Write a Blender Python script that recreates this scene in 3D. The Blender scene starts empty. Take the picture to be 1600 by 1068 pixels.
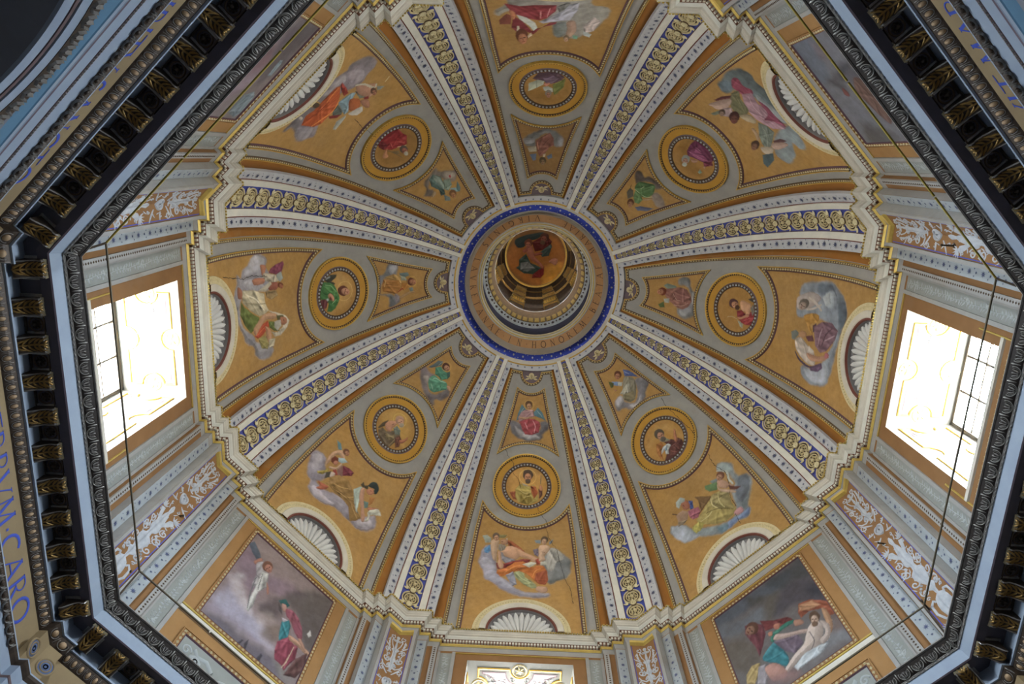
import bpy, math, random
import numpy as np
from mathutils import Matrix, Vector
random.seed(7); rng = np.random.default_rng(7)
SC = bpy.context.scene
COL = SC.collection
# ------------------------------------------------------------------ camera, sky, exposure
cam = bpy.data.cameras.new('camera'); camo = bpy.data.objects.new('camera', cam); COL.objects.link(camo)
cam.sensor_width = 36.0; cam.sensor_fit = 'HORIZONTAL'; cam.lens = 24.2774
cam.shift_x = -0.007901; cam.shift_y = -0.007145; cam.clip_end = 200
camo.matrix_world = Matrix([[0.99891, -0.045649, 0.00977, -0.192636], [-0.041793, -0.967723, -0.248527, -3.284543], [0.0208, 0.247848, -0.968576, -12.061877], [0.0, 0.0, 0.0, 1.0]])
SC.camera = camo
W = bpy.data.worlds.new('sky'); SC.world = W; W.use_nodes = True
nt = W.node_tree; nt.nodes.clear()
wo = nt.nodes.new('ShaderNodeOutputWorld'); bg = nt.nodes.new('ShaderNodeBackground'); ramp = nt.nodes.new('ShaderNodeValToRGB')
tc = nt.nodes.new('ShaderNodeTexCoord'); sx = nt.nodes.new('ShaderNodeSeparateXYZ'); mr = nt.nodes.new('ShaderNodeMapRange')
mr.inputs[1].default_value = -1; mr.inputs[2].default_value = 1
nt.links.new(tc.outputs['Generated'], sx.inputs[0]); nt.links.new(sx.outputs[2], mr.inputs[0]); nt.links.new(mr.outputs[0], ramp.inputs[0])
cr = ramp.color_ramp; cr.elements[0].position = 0.0; cr.elements[0].color = (0.52, 0.49, 0.44, 1)
cr.elements[1].position = 1.0; cr.elements[1].color = (0.60, 0.77, 1.0, 1)
e = cr.elements.new(0.47); e.color = (0.54, 0.52, 0.48, 1)
e = cr.elements.new(0.53); e.color = (0.86, 0.93, 1.0, 1)
nt.links.new(ramp.outputs[0], bg.inputs[0]); bg.inputs[1].default_value = 62.0; nt.links.new(bg.outputs[0], wo.inputs[0])
SC.view_settings.view_transform = 'Standard'; SC.view_settings.look = 'None'
SC.view_settings.gamma = 1.0; SC.view_settings.use_curve_mapping = False
SC.view_settings.exposure = 1.02
SC.cycles.max_bounces = 8; SC.cycles.diffuse_bounces = 5; SC.cycles.glossy_bounces = 3; SC.cycles.transmission_bounces = 6
SC.cycles.caustics_reflective = False; SC.cycles.caustics_refractive = False
SC.cycles.use_denoising = True
# ------------------------------------------------------------------ geometry of the octagon (metres; z = 0 at the dome cornice)
T8 = math.tan(math.pi/8); AP = 6.0; HD = 6.6
SIDES = ['east', 'northeast', 'north', 'northwest', 'west', 'southwest', 'south', 'southeast']
TH = [math.radians(45*k) for k in range(8)]
WARP = np.array([[0.98665, 0.00484], [0.00477, 1.0]])
def place(th, a, t, z):
    a, t, z = np.broadcast_arrays(np.asarray(a, float), np.asarray(t, float), np.asarray(z, float))
    c, s = math.cos(th), math.sin(th)
    x = a*c - t*s; y = a*s + t*c
    return np.stack([WARP[0, 0]*x + WARP[0, 1]*y, -(WARP[1, 0]*x + WARP[1, 1]*y), z], -1)
_al = np.linspace(0, math.radians(75), 1501)
_ds = np.hypot(np.diff(AP*np.cos(_al)), np.diff(HD*np.sin(_al)))
_sl = np.concatenate([[0], np.cumsum(_ds)])
def S2A(s): return np.interp(s, _sl, _al) + np.minimum(s, 0)/HD
def A2S(deg): return np.interp(np.radians(deg), _al, _sl)
def dome(th, t, s, lift=0.0):
    """point of the vault: t across the web, s up along its curve, lift towards the room"""
    t, s, lift = np.broadcast_arrays(np.asarray(t, float), np.asarray(s, float), np.asarray(lift, float))
    al = S2A(s); a = AP*np.cos(al); z = HD*np.sin(al)
    ga, gz = a/AP**2, z/HD**2; g = np.hypot(ga, gz)
    a2 = a - lift*ga/g; z2 = z - lift*gz/g
    w = np.clip((np.degrees(al) - 56)/12, 0, 1); w = w*w*(3 - 2*w)
    f = 1 - w + w*a2/np.hypot(a2, t)
    return place(th, a2*f, t*f, z2)
def hw(deg): return AP*np.cos(np.radians(deg))*T8
# ------------------------------------------------------------------ small mesh kit
def lin(h):
    h = h.lstrip('#'); v = np.array([int(h[i:i+2], 16)/255 for i in (0, 2, 4)])
    return np.where(v <= .04045, v/12.92, ((v+.055)/1.055)**2.4)
class MB:
    def __init__(s): s.v = []; s.f = []; s.m = []; s.n = 0
    def add(s, V, F, m=0):
        V = np.asarray(V, float).reshape(-1, 3); s.v.append(V)
        for q in F: s.f.append([i + s.n for i in q])
        s.m += [m]*len(F); s.n += len(V)
    def grid(s, P, m=0, cu=False, cv=False):
        P = np.asarray(P, float); nu, nv = P.shape[:2]; F = []
        for i in range(nu if cu else nu-1):
            for j in range(nv if cv else nv-1):
                i2, j2 = (i+1) % nu, (j+1) % nv
                F.append((i*nv+j, i2*nv+j, i2*nv+j2, i*nv+j2))
        s.add(P, F, m)
    def box(s, th, a0, a1, t0, t1, z0, z1, m=0):
        c = [place(th, a, t, z) for a in (a0, a1) for t in (t0, t1) for z in (z0, z1)]
        s.add(c, [(0, 1, 3, 2), (4, 6, 7, 5), (0, 4, 5, 1), (2, 3, 7, 6), (0, 2, 6, 4), (1, 5, 7, 3)], m)
    def build(s, name, mats, parent=None, smooth=False, kind=None, label=None):
        me = bpy.data.meshes.new(name)
        me.from_pydata(np.concatenate(s.v).tolist() if s.v else [], [], s.f)
        for m in (mats if isinstance(mats, (list, tuple)) else [mats]): me.materials.append(m)
        if any(s.m): me.polygons.foreach_set('material_index', s.m)
        if smooth: me.polygons.foreach_set('use_smooth', [True]*len(s.f))
        o = bpy.data.objects.new(name, me); COL.objects.link(o)
        if parent is not None: o.parent = parent
        if kind: o['kind'] = kind
        if label: o['label'] = label
        return o
def tag(o, label=None, cat=None, group=None, kind=None):
    if label: o['label'] = label
    if cat: o['category'] = cat
    if group: o['group'] = group
    if kind: o['kind'] = kind
    return o
def empty(name, loc=(0, 0, 0)):
    o = bpy.data.objects.new(name, None); o.location = loc; o.empty_display_size = .2; COL.objects.link(o); return o
def inst(src, name, M, parent):
    """a copy of a mesh object that shares its mesh, placed by matrix M under parent"""
    o = src.copy(); o.name = name; COL.objects.link(o); o.parent = parent; o.matrix_basis = M
    return o
def frame_mat(o, x, y, z, sc=1.0):
    x, y, z = [np.asarray(q, float)/np.linalg.norm(q) for q in (x, y, z)]
    sc = (sc, sc, sc) if np.isscalar(sc) else sc
    M = np.eye(4); M[:3, 0] = x*sc[0]; M[:3, 1] = y*sc[1]; M[:3, 2] = z*sc[2]; M[:3, 3] = o
    return Matrix(M.tolist())
def proto(mb, name, mats, smooth=True):
    """mesh object kept only as the source of copies; removed at the end"""
    o = mb.build(name, mats, None, smooth); PROTOS.append(o); return o
PROTOS = []
# ------------------------------------------------------------------ materials
def mat(name, col, col2=None, scale=6.0, amt=.5, rough=.8, metal=0.0, bump=.0, bscale=40.0, attr=None, spec=.3, dirt=None, dscale=1.3):
    m = bpy.data.materials.new(name); m.use_nodes = True; t = m.node_tree; N = t.nodes; L = t.links
    b = N['Principled BSDF']; b.inputs['Roughness'].default_value = rough; b.inputs['Metallic'].default_value = metal
    b.inputs['Specular IOR Level'].default_value = spec
    geo = N.new('ShaderNodeNewGeometry')
    c1 = tuple(lin(col)) + (1,); c2 = tuple(lin(col2 or col)) + (1,)
    nz = N.new('ShaderNodeTexNoise'); nz.inputs['Scale'].default_value = scale; nz.inputs['Detail'].default_value = 6; nz.inputs['Roughness'].default_value = .65
    L.new(geo.outputs['Position'], nz.inputs['Vector'])
    mx = N.new('ShaderNodeMix'); mx.data_type = 'RGBA'
    rp = N.new('ShaderNodeMapRange'); rp.inputs[1].default_value = .5 - .5*(1-amt) - .05; rp.inputs[2].default_value = .5 + .5*(1-amt) + .05
    L.new(nz.outputs['Fac'], rp.inputs[0]); L.new(rp.outputs[0], mx.inputs[0])
    if attr:
        at = N.new('ShaderNodeAttribute'); at.attribute_name = attr
        mul = N.new('ShaderNodeMix'); mul.data_type = 'RGBA'; mul.blend_type = 'MULTIPLY'; mul.inputs[0].default_value = 1.0
        mx.inputs[6].default_value = (1, 1, 1, 1); mx.inputs[7].default_value = c2
        L.new(at.outputs['Color'], mul.inputs[6]); L.new(mx.outputs[2], mul.inputs[7]); out = mul.outputs[2]
    else:
        mx.inputs[6].default_value = c1; mx.inputs[7].default_value = c2; out = mx.outputs[2]
    if dirt:
        n2 = N.new('ShaderNodeTexNoise'); n2.inputs['Scale'].default_value = dscale; n2.inputs['Detail'].default_value = 9; n2.inputs['Roughness'].default_value = .7
        L.new(geo.outputs['Position'], n2.inputs['Vector'])
        r2 = N.new('ShaderNodeMapRange'); r2.inputs[1].default_value = .55; r2.inputs[2].default_value = .75; r2.inputs[4].default_value = .7
        L.new(n2.outputs['Fac'], r2.inputs[0])
        m2 = N.new('ShaderNodeMix'); m2.data_type = 'RGBA'; m2.inputs[7].default_value = tuple(lin(dirt)) + (1,)
        L.new(r2.outputs[0], m2.inputs[0]); L.new(out, m2.inputs[6]); out = m2.outputs[2]
    L.new(out, b.inputs['Base Color'])
    if bump:
        n3 = N.new('ShaderNodeTexNoise'); n3.inputs['Scale'].default_value = bscale; n3.inputs['Detail'].default_value = 4
        L.new(geo.outputs['Position'], n3.inputs['Vector'])
        bp = N.new('ShaderNodeBump'); bp.inputs['Strength'].default_value = bump; bp.inputs['Distance'].default_value = .02
        L.new(n3.outputs['Fac'], bp.inputs['Height']); L.new(bp.outputs[0], b.inputs['Normal'])
    return m
M = dict(
 grey=mat('grey_fresco', '#a3a09a', '#8d8c8a', 3, .45, dirt='#8a8072'),
 pale=mat('pale_stucco', '#d2ccbe', '#b9b3a6', 4, .5),
 white=mat('white_marble', '#e6e3d6', '#c2c2bc', 3, .35),
 star=mat('pale_blue_plaster', '#c2c5c8', '#b2b3b9', 5, .4, dirt='#a9a49c'),
 starink=mat('star_paint', '#56607e', '#4a4a60', 9, .3),
 ochre=mat('orange_ochre', '#a56e30', '#875a2a', 1.6, .4, dirt='#9c8a68', dscale=.7),
 goldpaint=mat('ochre_gold_band', '#c0923c', '#a97e34', 4, .4),
 gold=mat('gilded_stucco', '#d8b45e', '#b48a3a', 12, .4, rough=.45, metal=.35),
 goldline=mat('bright_gilding', '#d9c06e', '#b99c50', 8, .4, rough=.35, metal=.4),
 cream=mat('cream_stucco', '#d9cda6', '#b6a67c', 14, .4, rough=.6),
 dentilbed=mat('dentil_ground', '#8a6450', '#6e4e40', 8, .4),
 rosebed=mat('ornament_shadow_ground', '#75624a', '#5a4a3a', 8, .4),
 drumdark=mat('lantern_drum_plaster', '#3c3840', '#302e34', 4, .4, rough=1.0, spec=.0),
 framebed=mat('frame_ground', '#7a6448', '#5f4c3a', 8, .4),
 purpleline=mat('dark_purple_line', '#6b5058', '#5a444e', 8, .4),
 wallstar=mat('grey_blue_plaster', '#a2a8aa', '#92979a', 4, .4, dirt='#8f8b82'),
 ringblue=mat('bright_ultramarine', '#4458c8', '#3f4eae', 5, .4),
 beadline=mat('plum_bead_line', '#75625f', '#5e4c4c', 10, .4),
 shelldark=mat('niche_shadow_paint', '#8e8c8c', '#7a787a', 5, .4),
 leafcream=mat('pale_leaf_stucco', '#e0d8b4', '#c4b68c', 14, .4, rough=.6),
 railgrey=mat('rail_grey', '#6e6450', '#544c40', 3, .4, rough=.5, metal=.4),
 rosegroove=mat('rosette_groove', '#54463a', '#40342c', 8, .4),  # darkened brown: shade between the rings is put into the colour
 revealgrey=mat('window_reveal_grey', '#7f7f7c', '#73736f', 3, .4),
 lipbed=mat('lip_dark_bronze', '#3a322c', '#221e1c', 16, .4, rough=.45, metal=.3),
 liprim=mat('lip_silver_rim', '#c9c4ba', '#77726c', 22, .3, rough=.4, metal=.3),
 curl=mat('pale_gilded_curl', '#cfc4a6', '#8e7c56', 20, .4, rough=.4, metal=.3),
 discblue=mat('slate_blue_disc', '#5a6a8c', '#4a546e', 8, .4),
 lanterngold=mat('dim_lantern_gilding', '#8a6e3a', '#5a4a2e', 14, .4, rough=1.0, spec=.0),  # this and the next two: dimness of the lantern put into darker colours
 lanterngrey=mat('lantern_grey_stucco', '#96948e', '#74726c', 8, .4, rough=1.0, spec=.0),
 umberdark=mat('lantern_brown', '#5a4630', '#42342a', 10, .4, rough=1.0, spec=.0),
 umber=mat('dark_umber_ground', '#5c4a3a', '#46382e', 8, .4),
 purple=mat('purple_ground', '#75676c', '#61545c', 6, .4),
 blue=mat('ultramarine_ground', '#4355ac', '#54549a', 3, .5),
 tan=mat('tan_plaster', '#a37c4e', '#8c683f', 3, .45, dirt='#93744e'),
 brown=mat('brown_plaster', '#8f6a44', '#7b5836', 2.5, .45, dirt='#84664a'),
 slate=mat('slate_blue_panel', '#93958f', '#82847f', 3, .45, dirt='#84837c'),
 slatedk=mat('foliage_paint', '#a9acaa', '#9a9e9e', 7, .4),
 relief=mat('white_grisaille', '#c6c8ca', '#8e929a', 9, .3),
 shell=mat('white_shell', '#dadad6', '#b8b8b8', 5, .4),
 red=mat('dark_red_line', '#7a4a40', '#6a4038', 8, .4),
 crack=mat('crack_dark', '#3a342e'),
 skyband=mat('pale_blue_stucco', '#9faab6', '#8b96a6', 3, .4, rough=.6),  # pale blue paint whose tint also stands in for bluish light down here
 tealband=mat('teal_stucco', '#5f86a0', '#4f7086', 3, .4, rough=.6),
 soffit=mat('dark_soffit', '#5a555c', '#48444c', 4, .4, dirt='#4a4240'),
 bronze=mat('bronzed_stucco', '#57483a', '#2e2724', 16, .4, rough=.45, metal=.3),
 bronzerim=mat('worn_silvered_rim', '#b2aca4', '#5d5854', 18, .3, rough=.4, metal=.35),
 oldgold=mat('old_gilding', '#b08a4a', '#54442c', 22, .3, rough=.4, metal=.5),
 frieze=mat('tan_frieze', '#98835f', '#806c50', 3, .4),
 letterblue=mat('blue_lettering', '#4053b0', '#3d4a98', 8, .4),
 letterbrown=mat('brown_lettering', '#5f4b3c', '#54423a', 8, .4),
 letterband=mat('apricot_band', '#b99066', '#a67c54', 5, .4),
 iron=mat('dark_iron', '#4a4034', '#3a3028', 8, .4, rough=.5, metal=.4),
 raillit=mat('rail_lit_yellow', '#c8b04e', '#8a7840', 1.2, .4, rough=.4, metal=.5),  # same rail where yellow light strikes it, the light put into the colour
 stone=mat('floor_marble', '#b5aea2', '#8d867c', 1.5, .4, rough=.4),
 wallstone=mat('lower_wall_stucco', '#8a8c92', '#77777c', 1.0, .4),
 fresco=mat('fresco_paint', '#ffffff', '#dcd6cc', 9, .4, rough=.85, attr='paint'),
 frame=mat('window_frame_paint', '#5a5650', '#46423c', 5, .4),
 lilac=mat('lilac_ground', '#c4aeb4', '#b39ca4', 5, .4),
)
def glass():
    m = bpy.data.materials.new('window_glass'); m.use_nodes = True; t = m.node_tree; t.nodes.clear()
    o = t.nodes.new('ShaderNodeOutputMaterial'); tr = t.nodes.new('ShaderNodeBsdfTransparent'); gl = t.nodes.new('ShaderNodeBsdfGlossy')
    fr = t.nodes.new('ShaderNodeFresnel'); mx = t.nodes.new('ShaderNodeMixShader'); gl.inputs['Roughness'].default_value = .05
    tr.inputs[0].default_value = (.93, .96, .97, 1)
    t.links.new(fr.outputs[0], mx.inputs[0]); t.links.new(tr.outputs[0], mx.inputs[1]); t.links.new(gl.outputs[0], mx.inputs[2]); t.links.new(mx.outputs[0], o.inputs[0])
    return m
M['glass'] = glass()
# ------------------------------------------------------------------ plan of the stepped cornice and the drum wall
ST = [(1.411, .0974), (1.634, .2333), (1.8335, .3961)]
def plan(e):
    t1, t2, t3 = [q[0] for q in ST]; d1, d2, d3 = [q[1] for q in ST]
    c = (AP - d3 + e)*T8
    h = [(AP + e, t1 + e), (AP - d1 + e, t1 + e), (AP - d1 + e, t2 + e), (AP - d2 + e, t2 + e), (AP - d2 + e, t3 + e), (AP - d3 + e, t3 + e), (AP - d3 + e, c)]
    return [(a, -t) for a, t in h[::-1]] + h
def sweep(mb, k, prof, planf=plan, m=0):
    rows = []
    for e, z in prof:
        pl = planf(e); rows.append(place(TH[k], [p[0] for p in pl], [p[1] for p in pl], z))
    mb.grid(np.array(rows), m)
def wallmap(k, a): return lambda x, y, l=0.0: place(TH[k], a - np.asarray(l), x, y)
def domemap(k, base=0.0): return lambda x, y, l=0.0: dome(TH[k], x, y, base + np.asarray(l))
CP = (AP - ST[2][1] + .25)*T8; APIL = AP - ST[2][1] + .25
def pilmap(k):
    def f(x, y, l=0.0):
        x, y, l = np.broadcast_arrays(np.asarray(x, float), np.asarray(y, float), np.asarray(l, float))
        left = place(TH[k], APIL - l, CP + x, y); right = place(TH[(k+1) % 8], APIL - l, -CP + x, y)
        return np.where((x <= 0)[..., None], left, right)
    return f
def soffmap(k, z): return lambda x, y, l=0.0: place(TH[k], y, x, z - np.asarray(l))
def jambmap(k, sg, ts): return lambda x, y, l=0.0: place(TH[k], x, sg*(1.05 - (np.asarray(x) - 6.25)*.087 - np.asarray(l)), y)
def resample(pts, step, closed=False):
    p = np.asarray(pts, float)
    if closed: p = np.vstack([p, p[:1]])
    d = np.concatenate([[0], np.cumsum(np.hypot(*np.diff(p, axis=0).T))])
    n = max(1, int(round(d[-1]/step))); q = np.linspace(0, d[-1], n+1)
    r = np.stack([np.interp(q, d, p[:, 0]), np.interp(q, d, p[:, 1])], 1)
    return r[:-1] if closed else r
def densify(pts, step, closed=False):
    p = [np.asarray(q, float) for q in pts]
    if closed: p.append(p[0])
    out = []
    for a, b in zip(p[:-1], p[1:]):
        n = max(1, int(np.ceil(np.hypot(*(b-a))/step)))
        out += [a + (b-a)*i/n for i in range(n)]
    if not closed: out.append(p[-1])
    return np.array(out)
def normals(p, closed):
    if closed: d0 = p - np.roll(p, 1, 0); d1 = np.roll(p, -1, 0) - p
    else:
        d = np.diff(p, axis=0); d0 = np.vstack([d[:1], d]); d1 = np.vstack([d, d[-1:]])
    d0 = d0/(np.linalg.norm(d0, axis=1)[:, None]+1e-9); d1 = d1/(np.linalg.norm(d1, axis=1)[:, None]+1e-9)
    n0 = np.stack([-d0[:, 1], d0[:, 0]], 1); n1 = np.stack([-d1[:, 1], d1[:, 0]], 1); n = n0 + n1
    n /= np.linalg.norm(n, axis=1)[:, None] + 1e-9
    return n/np.clip((n*n0).sum(1), .35, 1)[:, None]
def band(mb, mp, pts, prof, m=0, closed=False, step=.09):
    """moulding run along a line of a surface; prof = (sideways offset, lift)"""
    p = densify(pts, step, closed); n = normals(p, closed)
    rows = np.array([mp(p[:, 0] + n[:, 0]*o, p[:, 1] + n[:, 1]*o, l) for o, l in prof])
    mb.grid(rows, m, cv=closed)
def beads(mb, mp, pts, space, across, along, lift, h, m=0, closed=False, off=0.0):
    p = resample(pts, space, closed); n = normals(p, closed); d = np.stack([n[:, 1], -n[:, 0]], 1)
    d /= np.linalg.norm(d, axis=1)[:, None]; n = np.stack([-d[:, 1], d[:, 0]], 1)
    p = p + n*off
    c = [p + d*along, p + n*across, p - d*along, p - n*across]
    V = np.stack([mp(q[:, 0], q[:, 1], lift) for q in c] + [mp(p[:, 0], p[:, 1], lift + h)], 1)
    for v in V: mb.add(v, [(0, 1, 4), (1, 2, 4), (2, 3, 4), (3, 0, 4)], m)
def ribbon(mb, mp, pts, w, h=.012, lift=0.0, m=0):
    p = np.asarray(pts, float); n = normals(p, False); n /= np.linalg.norm(n, axis=1)[:, None]
    w = np.broadcast_to(np.asarray(w, float), (len(p),))[:, None]/2
    rows = np.array([mp(*(p - n*w).T, lift), mp(*p.T, lift + h), mp(*(p + n*w).T, lift)])
    mb.grid(rows, m)
def spiral(cx, cy, r0, turns, a0, dirn=1, n=22, r1=.12):
    q = np.linspace(0, 1, n); r = r0*(1 - q*(1-r1)); a = a0 + dirn*q*turns*2*math.pi
    return np.stack([cx + r*np.cos(a), cy + r*np.sin(a)], 1)
def leaf(mb, mp, x, y, ang, L, w, h=.012, lift=0.0, m=0, bend=0.0):
    q = np.linspace(0, 1, 6); a = ang + bend*q
    px = x + np.concatenate([[0], np.cumsum(np.cos(a[:-1])*L/5)]); py = y + np.concatenate([[0], np.cumsum(np.sin(a[:-1])*L/5)])
    ribbon(mb, mp, np.stack([px, py], 1), w*np.array([.25, .8, 1, .85, .5, .05]), h, lift, m)
def blob(mb, mp, x, y, r, h, n=8, lift=0.0, m=0, ry=None):
    a = np.arange(n)*2*math.pi/n; ry = ry or r
    rows = [mp(x + r*f*np.cos(a), y + ry*f*np.sin(a), lift + h*g) for f, g in ((1, 0), (.75, .65), (.35, .95))]
    mb.grid(np.array(rows), m, cv=True); c = mp(np.array([x]), np.array([y]), lift + h)
    b = mb.n; mb.add(c, [], m); 
    for i in range(n): mb.f.append([b-n+i, b-n+(i+1) % n, b]); mb.m.append(m)
def ringband(mb, mp, x, y, r, prof, n=28, m=0):
    a = np.arange(n)*2*math.pi/n
    mb.grid(np.array([mp(x + (r+o)*np.cos(a), y + (r+o)*np.sin(a), l) for o, l in prof]), m, cv=True)
def star(mb, mp, x, y, r, lift, m=0, n=8, rot=0.0):
    a = np.arange(2*n)*math.pi/n + rot; rr = np.where(np.arange(2*n) % 2 == 0, r, r*.38)
    V = np.vstack([mp(x + rr*np.cos(a), y + rr*np.sin(a), lift), mp(np.array([x]), np.array([y]), lift + .003)])
    mb.add(V, [(i, (i+1) % (2*n), 2*n) for i in range(2*n)], m)
def flat(mb, mp, x0, x1, y0, y1, lift, m=0, depth=.0, nx=1, ny=1):
    X, Y = np.meshgrid(np.linspace(x0, x1, nx+1), np.linspace(y0, y1, ny+1), indexing='ij'); mb.grid(mp(X, Y, lift), m)
    if depth:
        for A, B in (((x0, y0), (x1, y0)), ((x1, y0), (x1, y1)), ((x1, y1), (x0, y1)), ((x0, y1), (x0, y0))):
            q = np.array([A, B], float); mb.grid(np.array([mp(q[:, 0], q[:, 1], lift), mp(q[:, 0], q[:, 1], lift - depth)]), m)
def rectpts(x0, x1, y0, y1): return [(x0, y0), (x1, y0), (x1, y1), (x0, y1)]
# ------------------------------------------------------------------ drum walls
ZW0, ZW1, ZB = -.36, -4.83, -6.5
AM = AP + .25
WT, WZ0, WZ1, AGL = 1.05, -.6, -2.95, 7.4     # window opening and plane of the glass
WALLS = []
LONG = {k: SIDES[k].replace('north', 'north').replace('south', 'south') for k in range(8)}
for k in range(8):
    mb = MB(); pl = plan(.25); n = len(pl)
    for i in range(n-1):
        (a0, t0), (a1, t1) = pl[i], pl[i+1]
        if abs(a0 - AM) < 1e-6 and abs(a1 - AM) < 1e-6:
            if k % 2 == 0:
                for x0, x1, z0, z1 in ((t0, -WT, ZW1, ZW0), (WT, t1, ZW1, ZW0), (-WT, WT, WZ0, ZW0), (-WT, WT, ZW1, WZ1)):
                    mb.grid([place(TH[k], AM, [x0, x1], z0), place(TH[k], AM, [x0, x1], z1)])
                continue
        mb.grid([place(TH[k], [a0, a1], [t0, t1], ZW0), place(TH[k], [a0, a1], [t0, t1], ZW1)], 1 if abs(a0 - a1) > 1e-6 and min(abs(t0), abs(t1)) > 1.7 else 0)
    w = mb.build('wall_' + SIDES[k], [M['brown'], M['grey']]); tag(w, kind='structure'); WALLS.append(w)
    # outside face of the masonry
    mb = MB(); c0 = AGL + .12; h = c0*T8
    if k % 2 == 0:
        for x0, x1, z0, z1 in ((-h, -.95, -4.9, .6), (.95, h, -4.9, .6), (-.95, .95, WZ0, .6), (-.95, .95, -4.9, -2.85)):
            mb.grid([place(TH[k], c0, [x0, x1], z0), place(TH[k], c0, [x0, x1], z1)])
    else: mb.grid([place(TH[k], c0, [-h, h], -4.9), place(TH[k], c0, [-h, h], .6)])
    mb.grid([place(TH[k], c0, [-h, h], .6), place(TH[k], 6.06, [-6.06*T8, 6.06*T8], .6)])
    mb.grid([place(TH[k], c0, [-h, h], -4.9), place(TH[k], 5.3, [-5.3*T8, 5.3*T8], -4.9)])
    mb.build('outer_masonry', M['stone'], w)
    # vertical strips on both sides of the bay
    for sg in (-1, 1):
        def strip(name, a, t0, t1, th_, m, z0=ZW0-.0, z1=ZW1):
            b = MB(); b.box(TH[k], a - th_, a, sg*t0, sg*t1, z1, z0); return b.build(name, m, w)
        a1, a2, a3 = AM - ST[0][1], AM - ST[1][1], AM - ST[2][1]
        strip('fillet', AM, 1.30, 1.365, .03, M['grey'], -.42)
        fp = strip('foliage_panel', AM, 1.365, 1.605, .008, M['slate'], -.44)
        strip('fillet', AM, 1.605, 1.66, .03, M['grey'], -.42)
        mo = strip('bead_moulding', a1, 1.665, 1.765, .03, M['grey'], -.40)
        sp = strip('star_strip', a2, 1.888, 2.075, .012, M['wallstar'], -.40)
        strip('fillet', a3, 2.086, 2.145, .03, M['grey'], -.40)
        b = MB(); mp = wallmap(k, AM - .008)
        for j in range(9):
            y = -.72 - j*.47; x = sg*1.485
            ribbon(b, mp, [(x, y + .24), (x + .016, y + .1), (x - .012, y - .06), (x, y - .24)], .012, .006, 0, 0)
            for q in range(13):
                yy = y + .2 - .034*q; sd = 1 if q % 2 else -1; L_ = (.10 - .0045*abs(q - 5))*random.uniform(.75, 1.15)
                leaf(b, mp, x, yy, math.pi/2 - sd*random.uniform(.6, 1.3), L_, random.uniform(.018, .038), .006, 0, 0, -sd*random.uniform(0, .9))
            for q in range(3): blob(b, mp, x + random.uniform(-.06, .06), y + random.uniform(-.1, .1), random.uniform(.014, .026), .008, 7)
            blob(b, mp, x, y, .028, .01, 8)
        f = b.build('painted_foliage', M['slatedk'], fp, kind='stuff')
        b = MB(); mp = wallmap(k, a1 - .03)
        beads(b, mp, [(sg*1.715, -.45), (sg*1.715, -4.8)], .055, .022, .02, 0, .012)
        b.build('bead_row', M['umber'], mo, kind='stuff')
        b = MB(); mp = wallmap(k, a2 - .012)
        j = 0; y = -.52
        while y > -4.7:
            star(b, mp, sg*1.982, y, .05 if j % 2 == 0 else .026, .004, 0, 8, .2)
            if j % 2: star(b, mp, sg*1.93, y + .04, .016, .004, 0, 4); star(b, mp, sg*2.035, y + .05, .016, .004, 0, 4)
            y -= .155; j += 1
        b.build('painted_stars', M['starink'], sp, kind='stuff')
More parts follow.
